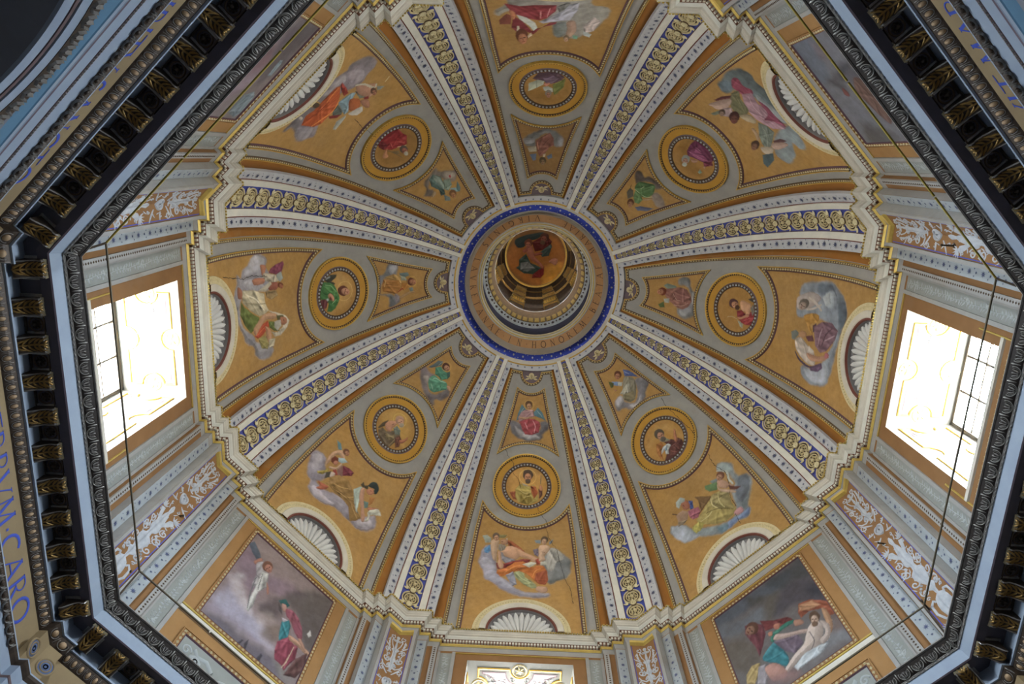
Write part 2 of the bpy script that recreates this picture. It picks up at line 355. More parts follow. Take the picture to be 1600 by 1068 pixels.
# ------------------------------------------------------------------ corner pilasters with grisaille candelabra
def vase(b, mp, prof, lift=.0, relief=.7, m=0):
    """half round body of revolution standing on a surface: prof = (radius, y)"""
    a = np.linspace(0, math.pi, 9); r = np.array([q[0] for q in prof])[:, None]; y = np.array([q[1] for q in prof])[:, None]
    X = r*np.cos(a)[None]; b.grid(mp(X + 0*y, y + 0*X, lift + relief*r*np.sin(a)[None]), m)
for k in range(8):
    mp = pilmap(k); j0 = (k+1) % 8
    b = MB(); x = np.array([-.275, -.14, 0, .14, .275]); b.grid(mp(x[:, None], np.array([-.46, -4.8])[None], .006))
    t = b.build('trim_%d' % (k+1), M['brown']); tag(t, kind='structure')
    for sg in (-1, 1):
        b = MB(); x = np.array([.247, .262])*sg; b.grid(mp(x[:, None], np.array([-.5, -4.8])[None], .010)); b.build('blue_border', M['blue'], t)
    b = MB(); xs = np.array([-.285, 0, .285]); 
    for z0, e0, z1, e1 in ((-.40, .075, -.44, .06), (-.44, .06, -.47, .012), (-.47, .012, -.472, .0)):
        b.grid([mp(xs, z0, e0), mp(xs, z1, e1)])
    b.build('gilded_cap', M['goldline'], t)
    b = MB()
    vase(b, mp, [(.0, -.53), (.03, -.545), (.045, -.58), (.03, -.615), (.014, -.63), (.05, -.66), (.05, -.675), (.02, -.70), (.03, -.80), (.022, -.90), (.09, -.93), (.09, -.945), (.05, -.97), (.045, -1.1), (.075, -1.2), (.03, -1.26), (.09, -1.31), (.1, -1.33), (.04, -1.37), (.03, -1.45)])
    for sg in (-1, 1):
        P = lambda q: np.stack([q[:, 0]*sg, q[:, 1]], 1)
        def rb(q, w, h=.02): ribbon(b, mp, P(np.asarray(q, float)), np.asarray(w)*1.45, h)
        rb(spiral(.13, -.62, .06, 1.2, 2.0), .018); rb([(.03, -.9), (.09, -.82), (.12, -.72), (.1, -.66)], .022)
        for q in range(5): leaf(b, mp, sg*(.09 + .02*q), -1.0 + .05*q, math.pi/2 - sg*(1.2 - .3*q), .12, .045, .02)
        rb(spiral(.17, -1.02, .07, 1.3, 3.2, -1), .02); rb(spiral(.15, -1.22, .08, 1.4, 2.2, 1), .022)
        for q in range(4): blob(b, mp, sg*(.11 + .03*(q % 2)), -1.08 - .06*q, .03, .02, 7)
        rb([(.02, -1.36), (.1, -1.42), (.18, -1.40), (.22, -1.34)], .03); rb(spiral(.19, -1.5, .06, 1.2, 1.2, -1), .02)
        # trophies around the round shield
        leaf(b, mp, sg*.05, -1.55, math.pi/2 - sg*.9, .22, .05, .02); leaf(b, mp, sg*.08, -1.9, -math.pi/2 + sg*.9, .24, .05, .02)
        leaf(b, mp, sg*.12, -1.72, -.2 if sg > 0 else math.pi + .2, .13, .05, .02)
        for q in range(6):       # fan shells of the two horns of plenty
            an = math.radians(-20 + 28*q); leaf(b, mp, sg*.17, -2.28, an if sg > 0 else math.pi - an, .12, .04, .02)
        rb([(.02, -2.62), (.07, -2.5), (.12, -2.42), (.16, -2.32)], np.array([.02, .05, .07, .09]), .04)
        rb(spiral(.18, -2.62, .075, 1.5, 1.8, 1), .022); rb(spiral(.17, -2.84, .08, 1.4, 1.2, -1), .022)
        for q in range(5): leaf(b, mp, sg*(.07 + .03*q), -2.74 - .03*q, math.pi/2 - sg*(.4 + .4*q), .1, .035, .02)
        rb(spiral(.17, -3.08, .08, 1.3, 2.0, 1), .024); rb(spiral(.14, -3.3, .07, 1.3, 1.0, -1), .022)
        for q in range(6): blob(b, mp, sg*(.15 + .035*((q*7) % 3 - 1)), -3.16 - .045*q, .026, .02, 7)
        rb([(.03, -3.62), (.14, -3.5), (.2, -3.56), (.21, -3.72), (.15, -3.86), (.05, -3.9)], .034, .03)
        rb(spiral(.16, -4.04, .07, 1.2, 1.8, 1), .024); rb([(.05, -3.95), (.12, -4.15), (.19, -4.3), (.12, -4.5)], .03)
        for q in range(5): leaf(b, mp, sg*.2, -3.98, math.pi/2 - sg*(.4 + .5*q), .09, .03, .02)
        for q in range(34):      # small tendrils and leaves that fill the ground
            y = -.62 - 3.9*(q + .5)/34; xx = .06 + .15*((q*13) % 7)/6
            if q % 3 == 0: rb(spiral(xx, y, .035, 1.1, q*1.7, 1 if q % 2 else -1, 12), .012)
            else: leaf(b, mp, sg*xx, y, math.pi/2 + sg*(1.2*((q*5) % 9)/4 - 1.2), .085, .03, .018)
    ringband(b, mp, 0, -1.74, .1, [(-.03, .0), (-.015, .035), (.0, .03), (.01, 0)], 20); blob(b, mp, 0, -1.74, .075, .03, 12)
    vase(b, mp, [(.02, -2.0), (.05, -2.1), (.03, -2.2), (.06, -2.3), (.08, -2.45), (.1, -2.6), (.11, -2.68), (.05, -2.76), (.06, -2.84), (.13, -2.92), (.14, -3.0), (.1, -3.12), (.05, -3.2), (.11, -3.27), (.11, -3.29), (.04, -3.34), (.03, -3.42), (.1, -3.5), (.13, -3.6), (.14, -3.7), (.11, -3.86), (.06, -3.98), (.03, -4.1), (.1, -4.2), (.06, -4.4), (.09, -4.7)], 0, .5)
    b.build('candelabrum_relief', M['relief'], t, smooth=True, kind='stuff')
# ------------------------------------------------------------------ windows and fields of the bays
def bite_path(x0, x1, y0, y1, rx, ry_=None):
    """rectangle with a half round bite in the middle of every side"""
    cx, cy = (x0+x1)/2, (y0+y1)/2; out = []; a = np.linspace(0, math.pi, 9)
    out.append((x0, y0)); out += [(cx - rx*math.cos(q), y0 + rx*math.sin(q)) for q in a]
    out.append((x1, y0)); out += [(x1 - rx*math.sin(q), cy - rx*math.cos(q)) for q in a]
    out.append((x1, y1)); out += [(cx + rx*math.cos(q), y1 - rx*math.sin(q)) for q in a]
    out.append((x0, y1)); out += [(x0 + rx*math.sin(q), cy + rx*math.cos(q)) for q in a]
    return out
BAND3 = [(-.018, 0), (-.012, .014), (.0, .018), (.012, .014), (.018, 0)]
for n, k in enumerate((0, 2, 4, 6)):
    w = empty('window_%d' % (n+1), place(TH[k], AGL, 0, WZ1)); tag(w, kind='structure')
    def at(o):
        o.matrix_parent_inverse = Matrix.Translation(-Vector(w.location)); return o
    x0, x1 = .95, WT
    b = MB(); b.grid([place(TH[k], AM, [-x1, x1], WZ0), place(TH[k], AGL + .12, [-x0, x0], WZ0)])
    so = at(b.build('soffit', M['revealgrey'], w))
    b = MB(); b.grid([place(TH[k], AM, [-x1, x1], WZ1), place(TH[k], AGL + .12, [-x0, x0], -2.85)]); at(b.build('sill', M['pale'], w))
    mp = soffmap(k, WZ0)
    b = MB(); pth = bite_path(-.82, .82, 6.42, 7.22, .2)
    band(b, mp, pth, BAND3, 0, True, .05); at(b.build('gilded_frame', M['gold'], w))
    b = MB(); pth2 = bite_path(-.74, .74, 6.5, 7.14, .28); band(b, mp, pth2, [(-.012, .004), (.012, .004)], 0, True, .05); at(b.build('purple_line', M['purple'], w))
    p = np.array(bite_path(-.73, .73, 6.51, 7.13, .29)); c = np.array([[0, 6.82]])
    b = MB(); V = mp(np.concatenate([p[:, 0], [0]]), np.concatenate([p[:, 1], [6.82]]), .003); b.add(V[:-1], [tuple(range(len(p)))]); at(b.build('lilac_field', M['lilac'], w))
    b = MB()
    for sx_ in (-1, 1):
        for sy in (-1, 1):
            for (cx, cy, r, a0, d) in ((.52, .16, .09, 3.0, 1), (.3, .12, .08, .5, -1), (.14, .17, .06, 2.5, 1)):
                q = spiral(cx, cy, r, 1.4, a0, d); ribbon(b, mp, np.stack([q[:, 0]*sx_, 6.82 + q[:, 1]*sy], 1), .016, .008, .003)
            ribbon(b, mp, [(sx_*.06, 6.82), (sx_*.2, 6.82 + sy*.05), (sx_*.4, 6.82 + sy*.14), (sx_*.62, 6.82 + sy*.08)], .014, .008, .003)
            for q in range(4): leaf(b, mp, sx_*(.6 + .02*q), 6.82 + sy*.2, (0 if sx_ > 0 else math.pi) + sx_*sy*(.2 + .4*q), .08, .025, .008, .003)
    blob(b, mp, 0, 6.82, .07, .02, 10); at(b.build('scroll_ornament', M['relief'], w, kind='stuff'))
    for (cx, cy) in ((0, 6.44), (0, 7.2), (-.8, 6.82), (.8, 6.82)):
        b = MB(); ringband(b, mp, cx, cy, .135, [(-.02, 0), (0, .016), (.02, 0)], 20); 
        for q in range(6): leaf(b, mp, cx, cy, q*math.pi/3 + .3, .1, .06, .02)
        blob(b, mp, cx, cy, .035, .03, 8); at(b.build('soffit_rosette', M['cream'], w))
    for sg in (-1, 1):
        b = MB(); b.grid([place(TH[k], AM, sg*x1, [WZ1, WZ0]), place(TH[k], AGL + .12, sg*x0, [-2.85, WZ0])])
        at(b.build('jamb', M['revealgrey'], w))
        jm = jambmap(k, sg, 0); b = MB(); band(b, jm, bite_path(6.42, 7.22, -2.7, -.75, .2), BAND3, 0, True, .05); at(b.build('gilded_frame', M['gold'], w))
        b = MB(); band(b, jm, bite_path(6.52, 7.12, -2.6, -.85, .28), [(-.012, .004), (.012, .004)], 0, True, .05); at(b.build('purple_line', M['purple'], w))
    b = MB()
    for t0, t1, z0, z1 in ((-.95, -.89, -2.85, -.6), (.89, .95, -2.85, -.6), (-.95, .95, -.66, -.6), (-.95, .95, -2.85, -2.79)): b.box(TH[k], AGL - .03, AGL + .06, t0, t1, z0, z1)
    fr = at(b.build('window_frame', M['frame'], w))
    for i in (-1, 1):
        b = MB(); b.box(TH[k], AGL - .01, AGL + .03, i*.31 - .018, i*.31 + .018, -2.8, -.65); at(b.build('glazing_bar', M['frame'], w))
    for z in (-1.15, -1.7, -2.25):
        b = MB(); b.box(TH[k], AGL - .01, AGL + .03, -.9, .9, z - .014, z + .014); at(b.build('glazing_bar', M['frame'], w))
    for i in range(3):
        for z0, z1 in ((-.65, -1.15), (-1.15, -1.7), (-1.7, -2.25), (-2.25, -2.8)):
            b = MB(); t0 = -.9 + .6*i; b.grid([place(TH[k], AGL + .01, [t0, t0 + .6], z0), place(TH[k], AGL + .01, [t0, t0 + .6], z1)]); at(b.build('pane', M['glass'], w))
    if k == 6:       # unseen panels added over the lower panes to keep light off the soffit
        for i in range(2):
            b = MB(); b.box(TH[k], AGL - .09, AGL - .05, -.9 + .9*i + .01, .9*i - .01, -2.8, -1.2); sh_ = at(b.build('light_block_panel', M['frame'], w))
            for j in range(6):
                b = MB(); b.box(TH[k], AGL - .11, AGL - .085, -.9 + .9*i + .08, .9*i - .08, -2.7 + j*.24, -2.52 + j*.24); b.build('light_block_slat', M['frame'], sh_)
    # daylight comes in through the opening
    L = bpy.data.lights.new('daylight_portal', 'AREA'); L.shape = 'RECTANGLE'; L.size = 1.86; L.size_y = 2.22; L.cycles.is_portal = True
    lo = bpy.data.objects.new('daylight_portal', L); COL.objects.link(lo)
    pc = place(TH[k], AGL + .15, 0, -1.72); xx = place(TH[k], 0, 1, 0); zz = place(TH[k], 1, 0, 0)
    lo.matrix_world = frame_mat(pc, xx, np.cross(zz, xx), zz)   # emits along local -Z: into the room
    # painted surround and apron of the window bay
    wl = WALLS[k]; wm = wallmap(k, AM)
    b = MB(); band(b, wm, [(-1.3, -.43), (1.3, -.43)], [(-.012, 0), (-.01, .02), (.01, .02), (.012, 0)]); b.build('gilded_fillet', M['goldline'], wl)
    b = MB(); band(b, wm, rectpts(-1.0, 1.0, -4.75, -3.2), [(-.03, 0), (-.02, .02), (.02, .02), (.03, 0)], 0, True); b.build('apron_frame', M['gold'], wl)
    b = MB(); flat(b, wm, -.95, .95, -4.7, -3.25, .004); b.build('apron_panel', M['slate'], wl)
    b = MB(); band(b, wm, [(-1.2, -3.02), (1.2, -3.02)], [(-.04, 0), (-.03, .03), (.03, .03), (.04, 0)]); b.build('sill_moulding', M['pale'], wl)
    for sg in (-1, 1):
        b = MB(); band(b, wm, [(sg*1.2, -2.5), (sg*1.2, -4.75)], [(-.012, 0), (-.01, .02), (.01, .02), (.012, 0)]); b.build('gilded_fillet', M['goldline'], wl)
    b = MB()
    for i in range(9):
        for q in (-1, 0, 1): leaf(b, wm, -.8 + .2*i, -3.3, -math.pi/2 + q*.7, .16, .06, .015, .004)
    beads(b, wm, [(-1, -3.2), (1, -3.2)], .07, .03, .025, .02, .015)
    b.build('apron_ornament', M['goldline'], wl, kind='stuff')
# ------------------------------------------------------------------ dome cornice
def cornice(name, prof, m, kind=None):
    b = MB()
    for k in range(8): sweep(b, k, prof)
    return b.build(name, m, CORN, kind=kind)
b = MB()
for k in range(8): sweep(b, k, [(.6, .05), (.05, .05), (.03, .02), (.0, .0), (.004, -.03)])
CORN = b.build('trim_9', M['cream']); tag(CORN, kind='structure')
cornice('grey_cyma', [(.004, -.03), (.03, -.045), (.032, -.06), (.06, -.085), (.062, -.1), (.09, -.115)], M['pale'])
cornice('marble_corona', [(.09, -.115), (.095, -.125), (.14, -.155)], M['white'])
cornice('dentil_bed', [(.14, -.155), (.165, -.16), (.205, -.215)], M['dentilbed'])
cornice('gilded_fillet', [(.205, -.215), (.195, -.22), (.2, -.235), (.225, -.262)], M['goldline'])
cornice('plain_frieze', [(.225, -.262), (.235, -.265), (.25, -.37)], M['grey'])
b1, b2 = MB(), MB()
for k in range(8):
    for e, z, sp, bb, sz, hh in ((0.002, -.012, .052, b1, (.016, .02), .02), (.168, -.178, .062, b2, (.02, .03), .03)):
        pl = plan(e)
        for (a0, t0), (a1, t1) in zip(pl[:-1], pl[1:]):
            L = math.hypot(a1-a0, t1-t0); cnt = max(1, int(L/sp))
            du, dv = (a1-a0)/L, (t1-t0)/L
            for i in range(cnt):
                q = (i+.5)/cnt; a, t = a0+(a1-a0)*q, t0+(t1-t0)*q; nx_, nt_ = -abs(dv), 0
                if abs(du) > .5: nx_, nt_ = 0, -math.copysign(1, t)
                w_ = sz[0]; c = []
                for s_ in (-1, 1):
                    for dn, dz in ((.0, sz[1]), (hh, sz[1]*.6), (hh*1.2 if bb is b1 else hh + .012, -sz[1]), (-.02 if bb is b2 else 0, -sz[1])):
                        if bb is b2: dn = dn - .012 + (0.02 if dz < 0 else 0)*-1
                        c.append(place(TH[k], a + du*s_*w_ + nx_*dn, t + dv*s_*w_ + nt_*dn, z + dz))
                bb.add(c, [(0, 1, 5, 4), (1, 2, 6, 5), (2, 3, 7, 6), (0, 1, 2, 3), (4, 5, 6, 7)])
b1.build('bead_course', M['goldline'], CORN, kind='stuff'); b2.build('dentil_course', M['pale'], CORN, kind='stuff')
# ------------------------------------------------------------------ the vault
DEG = [0, 25, 50, 62, 68.2]
def F(*v): return lambda d: np.interp(d, DEG, v)
F_BLUE, F_FIL, F_STAR, F_OCH, F_EGG, F_GREY = F(.871, .867, .86, .88, .89), F(.823, .815, .80, .79, .77), F(.745, .714, .69, .655, .62), F(.662, .652, .62, .585, .55), F(.642, .617, .58, .545, .51), F(.62, .60, .57, .53, .50)
TOPD = 68.2
def strip(mb, k, sg, fa, fb, la, lb, d0=0.0, d1=TOPD, n=40, skirt=(0, 0), m=0, nt=1):
    d = np.linspace(d0, d1, n); s = np.where(d < 0, np.radians(d)*HD, A2S(np.maximum(d, 0))); h = hw(np.maximum(d, 0))
    ta, tb = fa(d)*h*sg, fb(d)*h*sg
    rows = []
    if skirt[0]: rows.append(dome(TH[k], ta, s, la - skirt[0]))
    for i in range(nt+1):
        q = i/nt; rows.append(dome(TH[k], ta*(1-q) + tb*q, s, la*(1-q) + lb*q))
    if skirt[1]: rows.append(dome(TH[k], tb, s, lb - skirt[1]))
    mb.grid(np.array(rows), m)
# outer shell: closes the vault against the sky
b = MB()
for k in range(8):
    d = np.linspace(.5, 71, 30); s = A2S(d); hh = AP*np.cos(S2A(s))*T8*1.001
    q = np.linspace(-1, 1, 9)
    b.grid(dome(TH[k], hh[:, None]*q[None]*1.07, s[:, None], -.42))
CEIL = b.build('ceiling', M['stone'], smooth=True); tag(CEIL, kind='structure')
SC_MED = float(A2S(37.0)); R_ARCH = 1.22; SC_NOTCH = float(A2S(65.9)); R_NOTCH = .29; R_SMT = .58
SM_S = float(A2S(37.0))
def tt(f, s): return f(np.degrees(S2A(s)))*AP*np.cos(S2A(s))*T8
SGRID = np.linspace(0, float(A2S(TOPD)), 60)
for k in range(8):
    th = TH[k]; dm = domemap(k)
    b = MB(); q = np.linspace(-1, 1, 25); s = np.linspace(0, float(A2S(TOPD)), 46)
    h = np.array([tt(F_STAR, max(v, 0)) for v in s]); TT, SS = h[:, None]*q[None], s[:, None] + 0*q[None]; b.grid(dome(th, TT, SS, .0)); rr_ = np.hypot(TT, SS).reshape(-1)
    keep = [i for i, f_ in enumerate(b.f) if max(rr_[j] for j in f_) > .93]; b.f = [b.f[i] for i in keep]; b.m = [b.m[i] for i in keep]      # opening of the shell niche
    web = b.build('vault_web', M['grey'], CEIL, smooth=True)
    for sg in (-1, 1):
        b = MB(); strip(b, k, sg, F_STAR, F_OCH, .012, .012, skirt=(.02, 0)); b.build('ochre_band', M['ochre'], web, True)
        b = MB(); strip(b, k, sg, F_FIL, F_STAR, .10, .085, skirt=(0, .075)); sb = b.build('star_band', M['star'], web, False)
        b = MB(); strip(b, k, sg, lambda d: F_FIL(d) + .002, lambda d: F_FIL(d) - .009, .103, .103); b.build('dark_red_line', M['red'], web)
        b = MB(); j = 0; s = .12
        while s < float(A2S(66.5)):
            w0, w1 = float(tt(F_FIL, s)), float(tt(F_STAR, s)); ww = w0 - w1; x = sg*(w0+w1)/2
            star(b, dm, x, s, (.062 if j % 2 == 0 else .03)*(.45 + .55*ww/.19), .1 + .006, 0, 8 if j % 2 == 0 else 5, .3*j)
            if j % 2:
                for sd in (-1, 1): star(b, dm, x + sd*ww*.3, s + .05*sd, .016, .1 + .006, 0, 4)
            s += .075 + .45*ww; j += 1
        b.build('painted_stars', M['starink'], web, kind='stuff')
    # star band across the top of the web
    b = MB(); s0, s1 = float(A2S(66.6)), float(A2S(TOPD)); q = np.linspace(-1, 1, 21)
    rows = [dome(th, q*tt(F_STAR, s0), s0, .012), dome(th, q*tt(F_STAR, s0), s0, .085), dome(th, q*tt(F_FIL, s1), s1, .1)]
    b.grid(np.array(rows)); b.build('star_band', M['star'], web)
    b = MB()
    for i in range(-3, 4): star(b, dm, i*.2, (s0+s1)/2, .03 if i % 2 else .04, .1, 0, 8)
    b.build('painted_stars', M['starink'], web, kind='stuff')
    # outer bead frame of the web: up one side, across the top with the half round notch, down the other side
    ss = np.linspace(0.0, float(A2S(65.6)), 40); sT = float(A2S(65.9))
    fm = lambda v: (tt(F_OCH, v) + tt(F_GREY, v))/2
    left = [(-float(fm(v)), float(v)) for v in ss]; right = [(float(fm(v)), float(v)) for v in ss[::-1]]
    na = np.linspace(math.pi, 2*math.pi, 13); notch = [(R_NOTCH*math.cos(a), sT + R_NOTCH*1.05*math.sin(a)) for a in na]
    pth = left + [(-float(fm(sT)), sT)] + notch + [(float(fm(sT)), sT)] + right
    b = MB(); band(b, dm, pth, [(-.034, .0), (-.03, .03), (.03, .03), (.034, .0)], 0, False, .12); fr = b.build('bead_moulding', M['rosebed'], web)
    b = MB(); band(b, dm, pth, [(.018, .03), (.022, .045), (.034, .045), (.038, .0)], 0, False, .12); b.build('gilded_fillet', M['gold'], web)
    b = MB(); beads(b, dm, pth, .075, .02, .028, .028, .02, 0, False, -.004); b.build('bead_row', M['cream'], web, kind='stuff')
    # dark lunette with a little cherub head in the notch
    b = MB(); a = np.linspace(math.pi, 2*math.pi, 13); V = dome(th, R_NOTCH*.95*np.cos(a), sT + R_NOTCH*np.sin(a), .012)
    V2 = dome(th, R_NOTCH*.95*np.cos(a), sT + .1 + 0*a, .012); b.grid(np.array([V, V2])); lu = b.build('cherub_lunette', M['purple'], web)
    b = MB(); blob(b, dm, 0, sT - .09, .06, .05, 10, .012, 0, .075); blob(b, dm, 0, sT - .05, .08, .03, 10, .012)
    for sd in (-1, 1): leaf(b, dm, sd*.05, sT - .13, (0 if sd > 0 else math.pi) - sd*.3, .14, .06, .02, .012); leaf(b, dm, sd*.05, sT - .1, (0 if sd > 0 else math.pi) + sd*.3, .12, .05, .02, .012)
    b.build('cherub_head', M['cream'], web, smooth=True)
    # shell niche at the foot of the web
    b = MB(); a = np.linspace(-.015, math.pi + .015, 33); ca, sa = np.cos(a), np.sin(a)
    R = lambda r, l: dome(th, r*ca, r*.93*sa - .005, l)
    b.grid(np.array([R(1.03, 0), R(1.02, .03), R(.90, .034), R(.885, .03)])); b.grid(np.array([R(.885, .03), R(.87, .05), R(.76, .046), R(.745, .03)]), 1)
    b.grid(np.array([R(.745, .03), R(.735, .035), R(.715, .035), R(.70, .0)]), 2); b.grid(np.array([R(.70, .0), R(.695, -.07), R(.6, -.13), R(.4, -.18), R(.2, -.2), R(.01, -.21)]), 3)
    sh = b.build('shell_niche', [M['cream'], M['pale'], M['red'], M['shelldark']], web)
    b = MB(); beads(b, dm, [(.955*q0, .955*.92*q1 - .02) for q0, q1 in zip(ca, sa)], .06, .03, .022, .034, .02); b.build('bead_row', M['cream'], sh, kind='stuff')
    for i in range(15):
        an = math.pi*(i+.5)/15; b = MB(); q = np.linspace(0, 1, 8); r = .17 + .51*q
        wv = np.array([.012, .02, .03, .042, .054, .062, .055, .014]); p = np.stack([r*math.cos(an), r*.92*math.sin(an) - .02], 1); nn = np.array([-math.sin(an), math.cos(an)])
        rows = []
        for o, l in ((-1, 0), (-.7, .7), (0, 1), (.7, .7), (1, 0)): rows.append(dm(p[:, 0] + nn[0]*wv*o, p[:, 1] + nn[1]*wv*o, -.21 + .15*(np.clip(r, 0, .69)/.69)**3 + .012 + 1.4*wv*l))
        b.grid(np.array(rows)); b.build('shell_lobe', M['shell'], sh, smooth=True)
# ------------------------------------------------------------------ ribs with rosettes
def ribmap(k):
    j0 = (k+1) % 8
    def f(x, s, l=0.0):
        x, s, l = np.broadcast_arrays(np.asarray(x, float), np.asarray(s, float), np.asarray(l, float))
        sc = np.maximum(s, 0); h = tt(F_BLUE, sc)
        A = dome(TH[k], h, s, .09); B = dome(TH[j0], -h, s, .09); q = ((x+1)/2)[..., None]; P = A*(1-q) + B*q
        C0 = dome(TH[k], h, s + .01, .09) - A; N = np.cross(B - A, C0); N /= np.linalg.norm(N, axis=-1)[..., None]
        ctr = np.array([0, 0, 0]); N = np.where(((ctr - P)*N).sum(-1)[..., None] < 0, -N, N)
        return P + N*l[..., None]
    return f
def lathe_mb(b, prof, n=16, m=0):
    a = np.arange(n)*2*math.pi/n; b.grid(np.array([np.stack([r*np.cos(a), r*np.sin(a), np.full(n, z)], 1) for r, z in prof]), m, cv=True)
loc = lambda x, y, l=0.0: np.stack(np.broadcast_arrays(np.asarray(x, float), np.asarray(y, float), np.asarray(l, float)), -1)
b = MB(); lathe_mb(b, [(1.0, 0), (.99, .2), (.94, .24), (.88, .2), (.86, .03)], 20); lathe_mb(b, [(.70, .03), (.69, .17), (.65, .19), (.61, .17), (.60, .03)], 20); lathe_mb(b, [(.86, .028), (.01, .028)], 14, 1)
for i in range(7):
    an = i*2*math.pi/7; blob(b, loc, .40*math.cos(an), .40*math.sin(an), .145, .2, 7, .03)
lathe_mb(b, [(.20, .05), (.19, .26), (.12, .32), (.01, .30)], 10)
lathe_mb(b, [(.27, .035), (.265, .06), (.21, .06)], 12, 1)
ROS = proto(b, 'rosette', [M['cream'], M['rosegroove']])
b = MB(); lathe_mb(b, [(.36, .0), (.34, .22), (.24, .24), (.2, .1), (.01, .1)], 12); lathe_mb(b, [(.12, .1), (.1, .2), (.01, .22)], 8); lathe_mb(b, [(.44, .0), (.42, .12), (.37, .12)], 12, 1)
for sd in (-1, 1):
    for q, (L, w_, an) in enumerate(((.56, .24, .25), (.52, .24, .75))): leaf(b, loc, sd*(.62 - .02*q), -.02 + .10*q, (math.pi/2 - sd*(math.pi/2 - an)), L, w_, .16, .05)
KNOT = proto(b, 'leaf_knot', [M['leafcream'], M['rosebed']])
for k in range(8):
    j0 = (k+1) % 8; rm = ribmap(k)
    s = np.linspace(0, float(A2S(TOPD)), 44); b = MB(); b.grid(rm(np.linspace(-1, 1, 5)[:, None], s[None]))
    rib = b.build('trim_%d' % (10 + k), M['blue'], smooth=True); tag(rib, kind='structure')
    for kk, sg in ((k, 1), (j0, -1)):
        b = MB(); strip(b, kk, sg, lambda d: F_BLUE(d) + .006, F_FIL, .135, .135, skirt=(.05, .05)); b.build('white_fillet', M['white'], rib)
        b = MB(); strip(b, kk, sg, lambda d: F_BLUE(d) + .018, lambda d: F_BLUE(d) + .006, .1, .12); b.build('purple_line', M['purple'], rib)
    # rosettes grow with the width of the rib
    s = float(A2S(66.8)); i = 0
    while s > .0:
        h = float(np.linalg.norm(rm(1, s) - rm(-1, s)))/2; r = h*.75
        pitch = r*2.22*(1.0 if h > .15 else 1.0)
        P = rm(0, s); X = rm(1, s) - rm(-1, s); Y = rm(0, s + .02) - rm(0, s - .02); Z = np.cross(X, Y); Zi = rm(0, s, .1) - P; Z = Zi
        X = X/np.linalg.norm(X); Y = Y/np.linalg.norm(Y); Z = Z/np.linalg.norm(Z)
        if s > r*.6:
            inst(ROS, 'rosette', frame_mat(P, X, Y, Z, (r, r, r*.8)), rib)
            P2 = rm(0, s + pitch*.50)
            if i: inst(KNOT, 'leaf_knot', frame_mat(P2 + Z*r*.12, X, Y, Z, (r*.92, r*.92, r*.9)), rib)
        s -= pitch*.985; i += 1
# ------------------------------------------------------------------ ring of the eye with its inscription
def rmap(x, y, l=0.0):
    """x = angle, y = radius on the sloping ring"""
    x, y, l = np.broadcast_arrays(np.asarray(x, float), np.asarray(y, float), np.asarray(l, float))
    z = 6.13 + (2.25 - y)*.80 - l*.78; r = y - l*.62
    return np.stack([(WARP[0, 0]*r*np.cos(x) + WARP[0, 1]*r*np.sin(x)), -(WARP[1, 0]*r*np.cos(x) + WARP[1, 1]*r*np.sin(x)), z], -1)
def ring(name, prof, m, parent, n=96, kind=None, smooth=False):
    b = MB(); a = np.arange(n)*2*math.pi/n; b.grid(np.array([rmap(a, r, l) for r, l in prof]), 0, cv=True); return b.build(name, m, parent, smooth=smooth, kind=kind)
RNG = ring('trim_18', [(2.34, -.05), (2.30, .06), (2.27, .13), (2.22, .13), (2.205, .09), (2.17, .09), (2.16, .03)], M['pale'], None); tag(RNG, kind='structure')
ring('gilded_fillet', [(2.30, .062), (2.285, .11), (2.27, .131)], M['gold'], RNG)
ring('blue_band', [(2.17, .05), (1.985, .05)], M['ringblue'], RNG)
ring('white_fillet', [(1.995, .03), (1.985, .08), (1.935, .08), (1.925, .05)], M['pale'], RNG)
ring('grey_line', [(1.927, .055), (1.895, .055)], M['slate'], RNG)
ring('inscription_band', [(1.90, .05), (1.665, .05)], M['letterband'], RNG)
ring('cream_moulding', [(1.672, .03), (1.665, .09), (1.60, .11), (1.585, .06)], M['pale'], RNG)
ring('gilded_fillet', [(1.652, .097), (1.64, .108), (1.628, .103)], M['goldline'], RNG)
ring('cream_moulding', [(1.585, .06), (1.575, .1), (1.55, .1), (1.54, .02)], M['cream'], RNG)
b = MB()
for i in range(96):
    a = i*2*math.pi/96; big = i % 2 == 0
    star(b, rmap, 0, 0, 0, 0) if False else None
    r = .026 if big else .012; an = np.arange(8)*math.pi/4; rad = 2.078 + (0 if big else (.045 if i % 4 == 1 else -.04))
    V = np.vstack([rmap(a + r*np.cos(an)/rad, rad + r*np.sin(an), .052), rmap([a], [rad], .065)]); b.add(V, [(q, (q+1) % 8, 8) for q in range(8)])
    if big:
        for sd in (-1, 1):
            rr = rad + sd*.062; V = np.vstack([rmap(a + .03 + .009*np.cos(an)/rad, rr + .009*np.sin(an), .052), rmap([a + .03], [rr], .058)]); b.add(V, [(q, (q+1) % 8, 8) for q in range(8)])
b.build('painted_stars', M['white'], RNG, kind='stuff')
